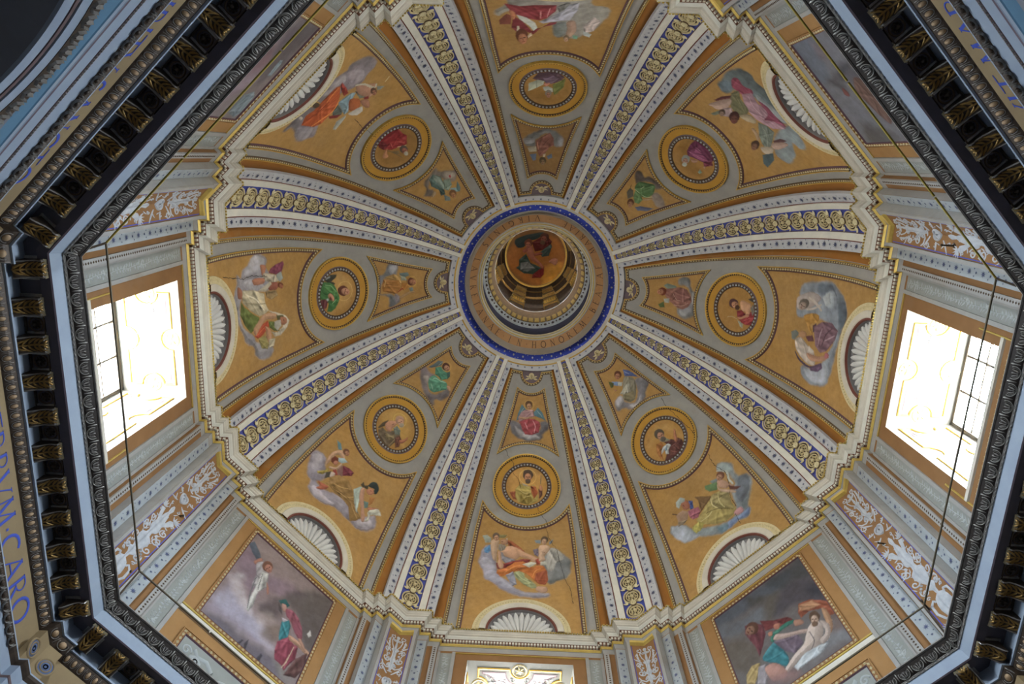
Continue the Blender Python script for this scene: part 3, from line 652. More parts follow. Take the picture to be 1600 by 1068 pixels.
# letters: strokes in a unit box, (thick?, points)
def arcp(cx, cy, rx, ry, a0, a1, n=9):
    a = np.radians(np.linspace(a0, a1, n)); return [(cx + rx*math.cos(q), cy + ry*math.sin(q)) for q in a]
GL = {
 'A': (.8, [(0, [(0, 0), (.4, 1)]), (1, [(.4, 1), (.8, 0)]), (0, [(.16, .36), (.64, .36)])]),
 'B': (.62, [(1, [(.12, 0), (.12, 1)]), (0, [(.12, 1), (.3, 1)] + arcp(.3, .77, .24, .23, 90, -90) + [(.12, .54)]), (1, [(.12, .54), (.32, .54)] + arcp(.32, .27, .28, .27, 90, -90) + [(.12, 0)])]),
 'C': (.76, [(1, arcp(.46, .5, .44, .5, 50, 310, 13))]),
 'D': (.78, [(1, [(.12, 0), (.12, 1)]), (1, [(.12, 1), (.3, 1)] + arcp(.3, .5, .44, .5, 90, -90) + [(.12, 0)])]),
 'E': (.56, [(1, [(.12, 0), (.12, 1)]), (0, [(.12, 1), (.54, 1)]), (0, [(.12, .52), (.46, .52)]), (0, [(.12, 0), (.56, 0)])]),
 'H': (.8, [(1, [(.12, 0), (.12, 1)]), (1, [(.68, 0), (.68, 1)]), (0, [(.12, .52), (.68, .52)])]),
 'G': (.82, [(1, arcp(.46, .5, .44, .5, 50, 330, 13)), (1, [(.76, .1), (.76, .45)])]),
 'I': (.26, [(1, [(.13, 0), (.13, 1)])]),
 'L': (.56, [(1, [(.12, 0), (.12, 1)]), (0, [(.12, 0), (.55, 0)])]),
 'M': (.96, [(0, [(.06, 0), (.16, 1)]), (1, [(.16, 1), (.48, .1)]), (0, [(.48, .1), (.8, 1)]), (1, [(.8, 1), (.9, 0)])]),
 'N': (.8, [(0, [(.12, 0), (.12, 1)]), (1, [(.12, 1), (.68, 0)]), (0, [(.68, 0), (.68, 1)])]),
 'O': (.92, [(1, arcp(.46, .5, .44, .5, 0, 360, 17))]),
 'P': (.6, [(1, [(.12, 0), (.12, 1)]), (1, [(.12, 1), (.3, 1)] + arcp(.3, .73, .28, .27, 90, -90) + [(.12, .46)])]),
 'R': (.68, [(1, [(.12, 0), (.12, 1)]), (0, [(.12, 1), (.3, 1)] + arcp(.3, .75, .26, .25, 90, -90) + [(.12, .5)]), (1, [(.3, .5), (.66, 0)])]),
 'S': (.58, [(1, arcp(.3, .76, .22, .24, 40, 250, 9) + arcp(.28, .25, .24, .25, 80, -140, 9))]),
 'T': (.68, [(1, [(.34, 0), (.34, 1)]), (0, [(.02, 1), (.66, 1)])]),
 'V': (.8, [(1, [(0, 1), (.4, 0)]), (0, [(.4, 0), (.8, 1)])]),
 '·': (.2, [(1, [(.05, .5), (.15, .5)])]), ' ': (.3, []),
}
def letter(b, f, ch, x0, y0, size, lift, thick=.13, thin=.06):
    """f maps (x along the line, y up) to the surface"""
    wd, st = GL[ch]
    mp = lambda x, y, l=0.0: f(x0 + np.asarray(x)*size, y0 + np.asarray(y)*size, l)
    for tk, pts in st:
        p = densify(pts, .12); ribbon(b, mp, p, thick if tk else thin, .003, lift)
        if ch != '·' and ch not in 'OCGS':
            for (x, y) in (pts[0], pts[-1]):
                if y in (0, 1): ribbon(b, mp, [(x - .1, y), (x, y), (x + .1, y)], .045, .003, lift)
    return wd
def text_on(name, f, s, x_mid, y0, size, lift, m, parent, gap=.2, right=False):
    wds = [GL[c][0] + gap for c in s]; tot = sum(wds)*size; x = x_mid - tot/2; out = []
    for c, w_ in zip(s, wds):
        if GL[c][1]:
            b = MB(); letter(b, f, c, x, y0, size, lift); out.append(b.build('letter' if c != '·' else 'interpunct', m, parent))
        x += w_*size
# letters stand with their heads to the eye; words placed at their bearing (degrees, image-right = 0, counter-clockwise)
fr = lambda x, y, l=0.0: rmap(math.radians(-90) + np.asarray(x)/1.72, 1.85 - np.asarray(y), l)
def ring_word(w, a0, a1, size=.15):
    mid = (a0 + a1)/2; span = math.radians(a1 - a0)*1.72; n = len(w)
    gap = 0 if n == 1 else max(.05, (span/size - sum(GL[c][0] for c in w))/(n - 1))
    text_on('letter', fr, w, math.radians(mid + 90)*1.72 + gap*size/2*(n > 1), .0, size, .054, M['letterbrown'], RNG, gap)
for w_, a0, a1 in (('LAVRETANAE', 160, 236), ('·', 241, 241), ('IN', 247, 259), ('·', 264, 264), ('HONOREM', 269, 323), ('·', 329, 329), ('BEATAE', 335, 378), ('·', 384, 384), ('MARIAE', 390, 428), ('·', 441, 441), ('VIRGINIS', 450, 507), ('·', 513.6, 513.6)):
    ring_word(w_, a0, a1)
# ------------------------------------------------------------------ lantern
def cyl(x, r, z):
    x, r, z = np.broadcast_arrays(np.asarray(x, float), np.asarray(r, float), np.asarray(z, float))
    return np.stack([WARP[0, 0]*r*np.cos(x) + WARP[0, 1]*r*np.sin(x), -(WARP[1, 0]*r*np.cos(x) + WARP[1, 1]*r*np.sin(x)), z], -1)
def turn(name, prof, m, parent, n=64, smooth=True, kind=None):
    b = MB(); a = np.arange(n)*2*math.pi/n; b.grid(np.array([cyl(a, r, z) for r, z in prof]), 0, cv=True); return b.build(name, m, parent, smooth=smooth, kind=kind)
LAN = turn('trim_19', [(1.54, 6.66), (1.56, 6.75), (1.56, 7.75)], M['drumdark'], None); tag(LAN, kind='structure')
turn('outer_shell', [(1.9, 6.0), (1.75, 6.9), (1.75, 8.62)], M['stone'], LAN); turn('outer_shell', [(1.75, 8.92), (1.75, 12.4), (.02, 12.45)], M['stone'], LAN)
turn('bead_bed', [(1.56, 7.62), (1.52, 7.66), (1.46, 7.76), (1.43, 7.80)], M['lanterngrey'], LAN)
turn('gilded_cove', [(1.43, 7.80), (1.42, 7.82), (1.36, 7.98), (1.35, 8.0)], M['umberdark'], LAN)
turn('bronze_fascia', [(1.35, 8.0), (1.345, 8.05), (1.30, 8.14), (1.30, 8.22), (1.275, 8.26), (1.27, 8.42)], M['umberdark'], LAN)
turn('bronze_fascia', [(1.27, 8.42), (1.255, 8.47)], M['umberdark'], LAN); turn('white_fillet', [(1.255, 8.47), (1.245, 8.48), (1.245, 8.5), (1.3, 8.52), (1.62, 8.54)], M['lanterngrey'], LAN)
b = MB()
for i in range(40):
    a = (i+.5)*2*math.pi/40
    for da, sz in ((0, .05), (math.pi/40, .025)):
        an = np.arange(8)*math.pi/4
        V = np.vstack([cyl(a + da + sz*np.cos(an)/1.48, 1.485 - sz*.5*np.sin(an), 7.72 + sz*.9*np.sin(an)), cyl([a + da], [1.44], [7.69])]); b.add(V, [(q, (q+1) % 8, 8) for q in range(8)])
b.build('leaf_and_bead_course', M['bronze'], LAN, kind='stuff')
b = MB()
for i in range(48):
    a = (i+.5)*2*math.pi/48; w_ = .045; c = [cyl(a + sg*w_, r, z) for sg in (-1, 1) for r, z in ((1.435, 7.805), (1.345, 7.985), (1.33, 7.975), (1.41, 7.79))]
    b.add(np.array(c), [(0, 1, 2, 3), (4, 5, 6, 7), (3, 2, 6, 7), (0, 3, 7, 4), (1, 2, 6, 5)])
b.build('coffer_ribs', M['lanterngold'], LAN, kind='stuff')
WLR = 1.62
b = MB(); n = 64; a = np.arange(n)*2*math.pi/n
for i in range(8):
    c0 = (i)*math.pi/4
    for a0, a1, z0, z1 in ((c0 - math.pi/8, c0 - .16, 8.52, 11.0), (c0 + .16, c0 + math.pi/8, 8.52, 11.0), (c0 - .16, c0 + .16, 8.92, 11.0), (c0 - .16, c0 + .16, 8.52, 8.62)):
        q = np.linspace(a0, a1, 5); b.grid(np.array([cyl(q, WLR, z0), cyl(q, WLR, z1)]))
    q = np.linspace(c0 + .16, c0 + math.pi/4 - .16, 5); b.grid(np.array([cyl(q, 1.75, 8.62), cyl(q, 1.75, 8.92)]))
    q = np.linspace(c0 - .16, c0 + .16, 3); b.grid(np.array([cyl(q, WLR, 8.92), cyl(q, 1.75, 8.92)])); b.grid(np.array([cyl(q, WLR, 8.62), cyl(q, 1.75, 8.62)]))
    for sg in (-1, 1): b.grid(np.array([cyl(c0 + sg*.16, [WLR, 1.75], 8.62), cyl(c0 + sg*.16, [WLR, 1.75], 8.92)]))
b.build('lantern_wall', M['umber'], LAN)
turn('lantern_entablature', [(1.62, 10.7), (1.50, 10.74), (1.5, 10.86), (1.46, 10.9), (1.40, 10.98), (1.40, 11.1), (1.33, 11.14), (1.3, 11.3), (1.22, 11.4), (1.2, 11.52), (1.10, 11.6), (1.09, 11.7)], M['bronze'], LAN)
turn('gilded_fillet', [(1.40, 11.1), (1.385, 11.09), (1.33, 11.14)], M['oldgold'], LAN); turn('gilded_fillet', [(1.22, 11.4), (1.205, 11.42), (1.2, 11.52)], M['oldgold'], LAN)
turn('gilded_fillet', [(1.09, 11.66), (1.03, 11.66), (1.02, 11.72), (1.08, 11.74)], M['gold'], LAN)
for i in range(8):
    c0 = (i+.5)*math.pi/4
    def bx(r0, r1, da, z0, z1, nm, m, par):
        b = MB(); c = [cyl(c0 + sg*da, r, z) for r in (r0, r1) for sg in (-1, 1) for z in (z0, z1)]
        b.add(np.array(c), [(0, 1, 3, 2), (4, 6, 7, 5), (0, 4, 5, 1), (2, 3, 7, 6), (0, 2, 6, 4), (1, 5, 7, 3)]); return b.build(nm, m, par)
    pi_ = bx(1.62, 1.50, .15, 8.54, 10.4, 'lantern_pilaster', M['bronze'], LAN)
    bx(1.62, 1.45, .17, 10.3, 10.5, 'capital', M['oldgold'], pi_); bx(1.62, 1.42, .18, 10.5, 10.72, 'capital', M['oldgold'], pi_)
    bx(1.5, 1.36, .17, 10.74, 11.0, 'entablature_block', M['oldgold'], pi_); bx(1.4, 1.26, .17, 11.02, 11.3, 'entablature_block', M['oldgold'], pi_); bx(1.3, 1.14, .16, 11.32, 11.6, 'entablature_block', M['oldgold'], pi_)
    b = MB()
    for q in range(5):
        x = c0 + (q-2)*.06; V = cyl([x - .03, x + .03, x + .02, x, x - .02], [1.42, 1.42, 1.38, 1.36, 1.38], [10.42, 10.42, 10.6, 10.66, 10.6]); b.add(V, [(0, 1, 2, 3, 4)])
    b.build('acanthus', M['gold'], pi_)
# ------------------------------------------------------------------ great entablature under the gallery
AR, ZR = 5.054, -4.833
IN_VIEW = (0, 1, 3, 4, 5, 7)
def plan2(e): c = (AR + e)*T8; return [(AR + e, -c), (AR + e, c)]
RES_T, RES_D = 1.90, .10
def plan3(e):
    c = (AR - RES_D + e)*T8; h = [(AR + e, RES_T + e*.35), (AR - RES_D + e, RES_T + e*.35), (AR - RES_D + e, c)]
    return [(a, -t) for a, t in h[::-1]] + h
def course(name, prof, m, parent, pf=plan2, kind=None):
    b = MB()
    for k in range(8): sweep(b, k, [(e, ZR + z) for e, z in prof], pf)
    return b.build(name, m, parent, kind=kind)
ENT = course('trim_20', [(1.25, 0.0), (.02, 0.0), (0, -.004), (0, -.014), (.006, -.016), (.03, -.055), (.07, -.095), (.095, -.112)], M['lipbed'], None); tag(ENT, kind='structure')
course('white_lip', [(.05, .012), (-.012, .012), (-.014, -.004), (.0, -.008)], M['bronzerim'], ENT)
course('bronze_fillet', [(.09, -.105), (.085, -.118), (.105, -.135)], M['bronzerim'], ENT)
course('pale_corona', [(.105, -.13), (.112, -.14), (.146, -.272)], M['skyband'], ENT)
course('dark_red_line', [(.146, -.272), (.143, -.275), (.158, -.284)], M['purple'], ENT)
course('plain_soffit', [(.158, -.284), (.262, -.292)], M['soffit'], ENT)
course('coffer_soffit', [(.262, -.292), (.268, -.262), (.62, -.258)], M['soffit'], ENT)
BED = course('bed_face', [(.51, -.25), (.51, -.452), (.47, -.455), (.472, -.476), (.495, -.478)], M['skyband'], ENT, plan3)
course('egg_bed', [(.495, -.478), (.52, -.53), (.56, -.577), (.575, -.59)], M['bronze'], ENT, plan3)
FRZ = course('trim_21', [(.575, -.59), (.58, -1.11)], M['frieze'], None, plan3); tag(FRZ, kind='structure')
course('pale_fillet', [(.60, -1.10), (.41, -1.105), (.405, -1.11), (.405, -1.125)], M['skyband'], FRZ, plan3)
course('leaf_bed', [(.405, -1.125), (.415, -1.155), (.44, -1.195)], M['bronze'], FRZ, plan3)
course('pale_fascia', [(.44, -1.195), (.44, -1.2), (.445, -1.33)], M['skyband'], FRZ, plan3)
course('bead_fillet', [(.445, -1.33), (.44, -1.34), (.445, -1.362), (.45, -1.365)], M['beadline'], FRZ, plan3)
course('pale_fascia', [(.45, -1.365), (.452, -1.475)], M['skyband'], FRZ, plan3)
course('purple_line', [(.452, -1.475), (.455, -1.492)], M['purple'], FRZ, plan3)
course('pale_fillet', [(.455, -1.492), (.46, -1.5), (.462, -1.53)], M['skyband'], FRZ, plan3)
course('teal_underside', [(.462, -1.53), (.47, -1.54), (.47, -1.67), (1.2, -1.672), (1.25, -.06)], M['tealband'], FRZ, plan3)
# --- egg moulding of the lip: leafy egg in a horseshoe rim
b = MB()
q = np.linspace(0, 1, 6)
lathe = [(1.0, 0), (.9, .35), (.62, .62), (.3, .76), (.02, .8)]
a = np.arange(12)*2*math.pi/12; b.grid(np.array([np.stack([.44*r*np.cos(a), -.08 + .62*r*np.sin(a), np.full(12, z*.55)], 1) for r, z in lathe]), 0, cv=True)
hs = np.radians(np.linspace(-205, 25, 15)); hp = np.stack([.72*np.cos(hs), .1 + .86*np.sin(hs)], 1)
ribbon(b, loc, hp, .2, .34, .02, 1); ribbon(b, loc, hp*np.array([.72, .78]) + np.array([0, -.02]), .09, .22, .05, 1)
for sd in (-1, 0, 1): leaf(b, loc, sd*.16, -.55, math.pi/2 - sd*.25, .95, .2, .12, .36, 2)
leaf(b, loc, 1.0, .75, -math.pi/2, 1.3, .3, .3, .02, 1)
EGG1 = proto(b, 'egg', [M['lipbed'], M['liprim'], M['bronzerim']])
def surf_on(k, e0, z0, e1, z1, base=0.0):
    """x along the side, y from the lower-outer edge (0) to the inner-upper edge (1)"""
    nrm = np.array([-(z0 - z1), (e0 - e1)])*-1.0; nrm = np.array([(z1 - z0), -(e1 - e0)]); nrm /= np.linalg.norm(nrm)
    if nrm[0] > 0: nrm = -nrm
    def f(x, y, l=0.0):
        y = np.asarray(y, float); l = np.asarray(l, float)
        return place(TH[k], AR + e0 + (e1-e0)*y + nrm[0]*(l+base), x, ZR + z0 + (z1-z0)*y + nrm[1]*(l+base))
    return f
def put(src, name, f, x, y, sx_, sy, sz, parent, rot=0.0):
    P = f(x, y); X = f(x + .01, y) - P; Y = f(x, y + .01) - P; Z = f(x, y, .01) - P
    if rot: X, Y = X*math.cos(rot)/np.linalg.norm(X) + Y*math.sin(rot)/np.linalg.norm(Y), -X*math.sin(rot)/np.linalg.norm(X) + Y*math.cos(rot)/np.linalg.norm(Y)
    return inst(src, name, frame_mat(P, X, Y, Z, (sx_, sy, sz)), parent)
for k in IN_VIEW:
    f = surf_on(k, .095, -.112, .006, -.016); half = (AR + .05)*T8; cnt = 22; sp = 2*half/cnt
    for i in range(cnt): put(EGG1, 'egg', f, -half + (i+.5)*sp, .5, sp*.5, .07, .05, ENT)
    for sg in (1,):
        put(EGG1, 'corner_leaf', f, half, .5, .05, .08, .07, ENT)
    b = MB(); beads(b, surf_on(k, .105, -.135, .085, -.118), [(-half, .4), (half, .4)], .06, .35, .025, .0, .012); b.build('bead_course', M['bronzerim'], ENT, kind='stuff')
# --- modillions, coffers
PRM = [(.272, -.262), (.264, -.30), (.276, -.335), (.302, -.338), (.335, -.325), (.39, -.348), (.44, -.395), (.48, -.43), (.512, -.435)]
MODW = .095
pe = np.array([p[0] for p in PRM]); pz = np.array([p[1] for p in PRM]); ps = np.concatenate([[0], np.cumsum(np.hypot(np.diff(pe), np.diff(pz)))]); ps /= ps[-1]
def modsurf(x, y, l=0.0):      # local space: x across, y = inward, z = down
    x, y, l = np.broadcast_arrays(np.asarray(x, float), np.asarray(y, float), np.asarray(l, float)); y = np.clip(y, 0, 1)
    e = np.interp(y, ps, pe); z = np.interp(y, ps, pz); e1 = np.interp(np.clip(y+.02, 0, 1), ps, pe) - np.interp(np.clip(y-.02, 0, 1), ps, pe); z1 = np.interp(np.clip(y+.02, 0, 1), ps, pz) - np.interp(np.clip(y-.02, 0, 1), ps, pz)
    g = np.hypot(e1, z1); return np.stack([x, .40 - (e + l*z1/g*1.0), -(z - l*e1/g)-.26], -1)
b = MB(); yy = np.linspace(0, 1, 15); xs = np.array([-MODW, MODW]); b.grid(modsurf(xs[:, None], yy[None]))
for sg in (-1, 1):
    top = np.stack([np.full(15, sg*MODW), .40 - np.interp(yy, ps, pe), np.full(15, -.01)], 1); b.grid(np.array([modsurf(sg*MODW, yy), top]))
    ribbon(b, modsurf, np.stack([np.full(15, sg*MODW*.9), yy], 1), .016, .012, 0, 1)
for y0, y1, h in ((-.02, .0, .03),):
    c = [(sx_*(MODW + .03), .40 - e, z) for sx_ in (-1, 1) for e in (.25, .53) for z in (-.012, .018)]
    b.add(np.array(c), [(0, 1, 3, 2), (4, 6, 7, 5), (0, 4, 5, 1), (2, 3, 7, 6), (0, 2, 6, 4), (1, 5, 7, 3)], 1)
ribbon(b, modsurf, [(-MODW, .10), (0, .12), (MODW, .10)], .10, .02, .0, 2); ribbon(b, modsurf, [(-MODW, .02), (0, .02), (MODW, .02)], .06, .012, .0, 2)
MOD = proto(b, 'modillion', [M['bronze'], M['bronzerim'], M['curl']], smooth=False)
b = MB(); ribbon(b, modsurf, np.stack([0*yy, yy], 1), .022, .014, .004)
for j, y in enumerate((.12, .27, .42, .57, .72, .87)):
    for sg in (-1, 1): leaf(b, modsurf, sg*.008, y + .1, (-math.pi/2 + sg*1.15), .0, .0) if False else None
    for sg in (-1, 1):
        w_ = .066 if j not in (0, 5) else .05; q = np.linspace(0, 1, 5)
        ribbon(b, modsurf, np.stack([sg*(.006 + w_*q), y + .10 - .24*q*q], 1), np.array([.018, .03, .032, .024, .006]), .016, .004, 0)
ribbon(b, modsurf, [(-.06, .05), (-.02, .02), (.02, .02), (.06, .05)], .03, .03, .004, 0)
LEAFM = proto(b, 'acanthus_leaf', [M['oldgold']])
b = MB(); lathe_mb(b, [(1.1, 0), (1.05, .16), (.92, .18), (.88, .04), (.86, .0)], 20, 1)
for i in range(8): an = i*math.pi/4; blob(b, loc, .52*math.cos(an), .52*math.sin(an), .23, .2, 7, 0)
lathe_mb(b, [(.28, 0), (.27, .3), (.16, .36), (.02, .34)], 10)
COF = proto(b, 'soffit_rosette', [M['bronze'], M['umber']])
def mod_at(k, t, shift=0.0, rotz=0.0):
    P = place(TH[k], AR + .40 - shift, t, ZR - .26)
    X = place(TH[k], 1, .01, 0) - place(TH[k], 1, 0, 0); Y = -(place(TH[k], 1.01, 0, 0) - place(TH[k], 1, 0, 0)); Z = np.array([0, 0, -1.0])
    m_ = frame_mat(P, X, Y, Z); mo = inst(MOD, 'modillion', m_, ENT); inst(LEAFM, 'acanthus_leaf', Matrix.Identity(4), mo)
for k in IN_VIEW:
    for i in range(-4, 5): mod_at(k, i*.405 + .02)
    for sg in (-1, 1): mod_at(k, sg*2.0, RES_D*.8)
    f = lambda x, y, l=0.0: place(TH[k], AR + y, x, ZR - .262 - np.asarray(l))
    for i in range(-4, 4): put(COF, 'soffit_rosette', f, (i+.5)*.405 + .02, .385, .075, .075, .09, ENT)
    b = MB()
    for i in range(-4, 4):
        x = (i+.5)*.405 + .02; band(b, f, rectpts(x - .105, x + .105, .285, .49), [(-.012, 0), (-.006, .02), (.006, .02), (.012, 0)], 0, True, .3)
    b.build('coffer_border', M['bronze'], ENT, kind='stuff')
# --- small eggs below the modillions: plain golden eggs in pale rims
b = MB(); a = np.arange(10)*2*math.pi/10
b.grid(np.array([np.stack([.5*r*np.cos(a), .62*r*np.sin(a), np.full(10, z*.7)], 1) for r, z in lathe]), 0, cv=True)
ribbon(b, loc, hp*np.array([1.0, .95]), .16, .3, .02, 1); leaf(b, loc, 1.0, .8, -math.pi/2, 1.5, .2, .25, .02, 1)
EGG2 = proto(b, 'egg', [mat('pinkish_gilding', '#b79a78', '#8d7458', 10, .4, rough=.5, metal=.2), M['bronzerim']])
def run_on_plan(pf, e, fn):
    pl = pf(e)
    for (a0, t0), (a1, t1) in zip(pl[:-1], pl[1:]):
        if abs(a0 - a1) < 1e-6 and t1 - t0 > .15: fn(a0 - AR - e, t0, t1)
for k in IN_VIEW:
    def eggs(da, t0, t1, k=k):
        f = surf_on(k, .575 + da, -.59, .495 + da, -.478); cnt = int((t1-t0)/.102); sp = (t1-t0)/cnt
        for i in range(cnt): put(EGG2, 'egg', f, t0 + (i+.5)*sp, .5, sp*.48, .065, .05, ENT)
    run_on_plan(plan3, .53, eggs)
    b = MB()
    f2 = surf_on(k, .44, -1.195, .405, -1.125); cnt = 27
    for i in range(cnt):
        x = -1.85 + 3.7*(i+.5)/cnt
        hp2 = [(x + .05*math.cos(q), .5 + .5*math.sin(q)) for q in np.radians(np.linspace(-200, 20, 11))]; ribbon(b, f2, hp2, .02, .03, 0)
        blob(b, f2, x, .5, .028, .02, 7, 0, 1, .3); leaf(b, f2, x + .068, .95, -math.pi/2, .8, .02, .02, 0, 0)
    b.build('leaf_course', [M['bronzerim'], M['bronze']], FRZ, kind='stuff')
    b = MB()
    f3 = surf_on(k, .445, -1.362, .44, -1.34)
    for i in range(120): blob(b, f3, -1.9 + 3.8*(i+.5)/120, .5, .013, .012, 6, 0, 0, .45)
    b.build('bead_course', M['bronzerim'], FRZ, kind='stuff')
# --- inscription of the frieze, blue on tan (head up, read from image top to bottom on the west side)
for k, wd, mid, sz, gp in ((4, 'ET·VERBVM·CARO', .23, .27, .2), (3, 'DE·SPIRITV·SANCTO', 0, .25, .16), (1, 'NVNTIAVIT·MARIAE', 0, .25, .18)):
    f = lambda x, y, l=0.0, k=k: place(TH[k], AR + .578 - np.asarray(l), x, ZR - 1.05 + np.asarray(y))
    text_on('letter', f, wd, mid, .1, sz, .006, M['letterblue'], FRZ, gp)
for k in IN_VIEW:
    for sg in (-1, 1):       # blue discs on the corner breaks
        f = lambda x, y, l=0.0, k=k: place(TH[k], AR + .578 - RES_D - np.asarray(l), x, y)
        b = MB(); ringband(b, f, sg*2.15, ZR - .82, .098, [(-.012, 0), (0, .02), (.012, 0)], 20); ringband(b, f, sg*2.15, ZR - .82, .06, [(-.008, .006), (0, .018), (.008, .006)], 20); blob(b, f, sg*2.15, ZR - .82, .088, .008, 16, .0, 1); b.build('blue_disc', [M['frieze'], M['discblue']], FRZ, smooth=True)
# ------------------------------------------------------------------ lower church: walls with arches on the diagonals, floor
ALW, ZF = AR + .47, -13.66
for k in range(8):
    h = ALW*T8; b = MB(); th = TH[k]
    if k % 2:
        R, zc = 1.87, -8.75; q = np.linspace(0, math.pi, 33); ca, sa = np.cos(q), np.sin(q)
        b.grid([place(th, ALW, [-h, -R], ZF), place(th, ALW, [-h, -R], zc)]); b.grid([place(th, ALW, [R, h], ZF), place(th, ALW, [R, h], zc)])
        edge = place(th, ALW, R*ca, zc + R*sa); tx = h*np.clip(ca*1.5, -1, 1); tz = np.where(np.abs(ca*1.5) >= 1, zc + (ZB - zc)*np.clip(sa*1.6, 0, 1), ZB)
        b.grid(np.array([edge, place(th, ALW, tx, tz)]))
        b.grid(np.array([edge, place(th, 7.2, R*ca, zc + R*sa)]))
        for sg in (-1, 1): b.grid([place(th, [ALW, 7.2], sg*R, ZF), place(th, [ALW, 7.2], sg*R, zc)])
        bk = np.array([place(th, 7.2, R*ca, zc + R*sa), place(th, 7.2, R*ca, zc + 0*sa)]); b.grid(bk); b.grid([place(th, 7.2, [-R, R], zc), place(th, 7.2, [-R, R], ZF)])
    else:
        for x0, x1, z0, z1 in ((-h, -.9, ZF, ZB), (.9, h, ZF, ZB), (-.9, .9, -9.9, ZB), (-.9, .9, ZF, -10.2)): b.grid([place(th, ALW, [x0, x1], z0), place(th, ALW, [x0, x1], z1)])  # slot openings added out of view to let dim daylight in from below
        for sg in (-1, 1): b.grid([place(th, [ALW, 6.4], sg*.9, -10.2), place(th, [ALW, 6.4], sg*.9, -9.9)])
        for z in (-10.2, -9.9): b.grid([place(th, ALW, [-.9, .9], z), place(th, 6.4, [-.9, .9], z)])
        L = bpy.data.lights.new('daylight_portal', 'AREA'); L.shape = 'RECTANGLE'; L.size = 1.8; L.size_y = .3; L.cycles.is_portal = True
        lo = bpy.data.objects.new('daylight_portal', L); COL.objects.link(lo); xx = place(th, 0, 1, 0); zz = place(th, 1, 0, 0)
        lo.matrix_world = frame_mat(place(th, 6.42, 0, -10.05), xx, np.cross(zz, xx), zz)
    lw = b.build('lower_wall', M['wallstone'], WALLS[k])
    if k == 3:
        arc = lambda x, y, l=0.0: place(th, ALW - np.asarray(l), y*np.cos(x), -8.75 + y*np.sin(x))
        q = np.linspace(.02, math.pi - .02, 61)
        for nm, r0, r1, l0, m in (('pale_archivolt', 1.87, 1.96, .03, 'skyband'), ('bead_fillet', 1.97, 2.0, .035, 'beadline'), ('pale_archivolt', 2.01, 2.10, .045, 'skyband'), ('leaf_bed', 2.10, 2.22, .05, 'bronze')):
            b = MB(); b.grid(np.array([arc(q, r0, 0), arc(q, r0, l0), arc(q, r1, l0), arc(q, r1, 0)])); b.build(nm, M[m], WALLS[k])
        b = MB()
        for i in range(46):
            x = math.pi*(i+.5)/46; c = .055
            ribbon(b, arc, [(x - .028, 2.21), (x - .02, 2.14), (x, 2.115), (x + .02, 2.14), (x + .028, 2.21)], .014, .02, .05); ribbon(b, arc, [(x, 2.215), (x, 2.14)], .02, .02, .05)
        b.build('leaf_course', M['bronzerim'], WALLS[k], kind='stuff')
b = MB(); a = np.arange(8)*math.pi/4 + math.pi/8; r = 8.2
b.add(np.vstack([np.stack([r*np.cos(a), r*np.sin(a), np.full(8, ZF)], 1), np.stack([r*np.cos(a), r*np.sin(a), np.full(8, ZF - .2)], 1)]), [tuple(range(8)), tuple(range(15, 7, -1))] + [(i, (i+1) % 8, 8 + (i+1) % 8, 8 + i) for i in range(8)])
fl = b.build('floor', M['stone']); tag(fl, kind='structure')
# ------------------------------------------------------------------ gallery hand rail: thin octagonal rod on corner posts
RA_, RZ_ = 5.186, -4.159
rail = empty('hand_rail', (0, 0, ZR)); tag(rail, 'thin octagonal metal hand rail running round the gallery in front of the drum walls', 'rail')
def rod(p0, p1, r, name, m, parent):
    p0, p1 = np.asarray(p0, float), np.asarray(p1, float); d = (p1-p0)/np.linalg.norm(p1-p0); u = np.cross(d, [.3, .2, .9]); u /= np.linalg.norm(u); v = np.cross(d, u)
    a = np.arange(8)*math.pi/4; o = np.array([0, 0, ZR]) if parent is rail else 0
    b = MB(); b.grid(np.array([p - o + r*(np.cos(a)[:, None]*u + np.sin(a)[:, None]*v) for p in (p0, p1)]), 0, cv=True); return b.build(name, m, parent, smooth=True)
for k in range(8):
    c = RA_*T8; mm = M['raillit'] if k in (1, 3) else M['railgrey']  # two sides carry the yellow light in their rail colour
    cuts = [-c, -.9, .75, c] if k in (1, 3, 5) else [-c, c]
    for t0, t1 in zip(cuts[:-1], cuts[1:]):
        g = .012
        rod(place(TH[k], RA_, t0 + (g if t0 > -c else 0), RZ_), place(TH[k], RA_, t1 - (g if t1 < c else 0), RZ_), .0125, 'rail_bar', mm, rail)
    rod(place(TH[k], RA_, c, RZ_), place(TH[k], RA_ - .06, (RA_-.06)*T8, ZR), .013, 'post', M['iron'], rail)
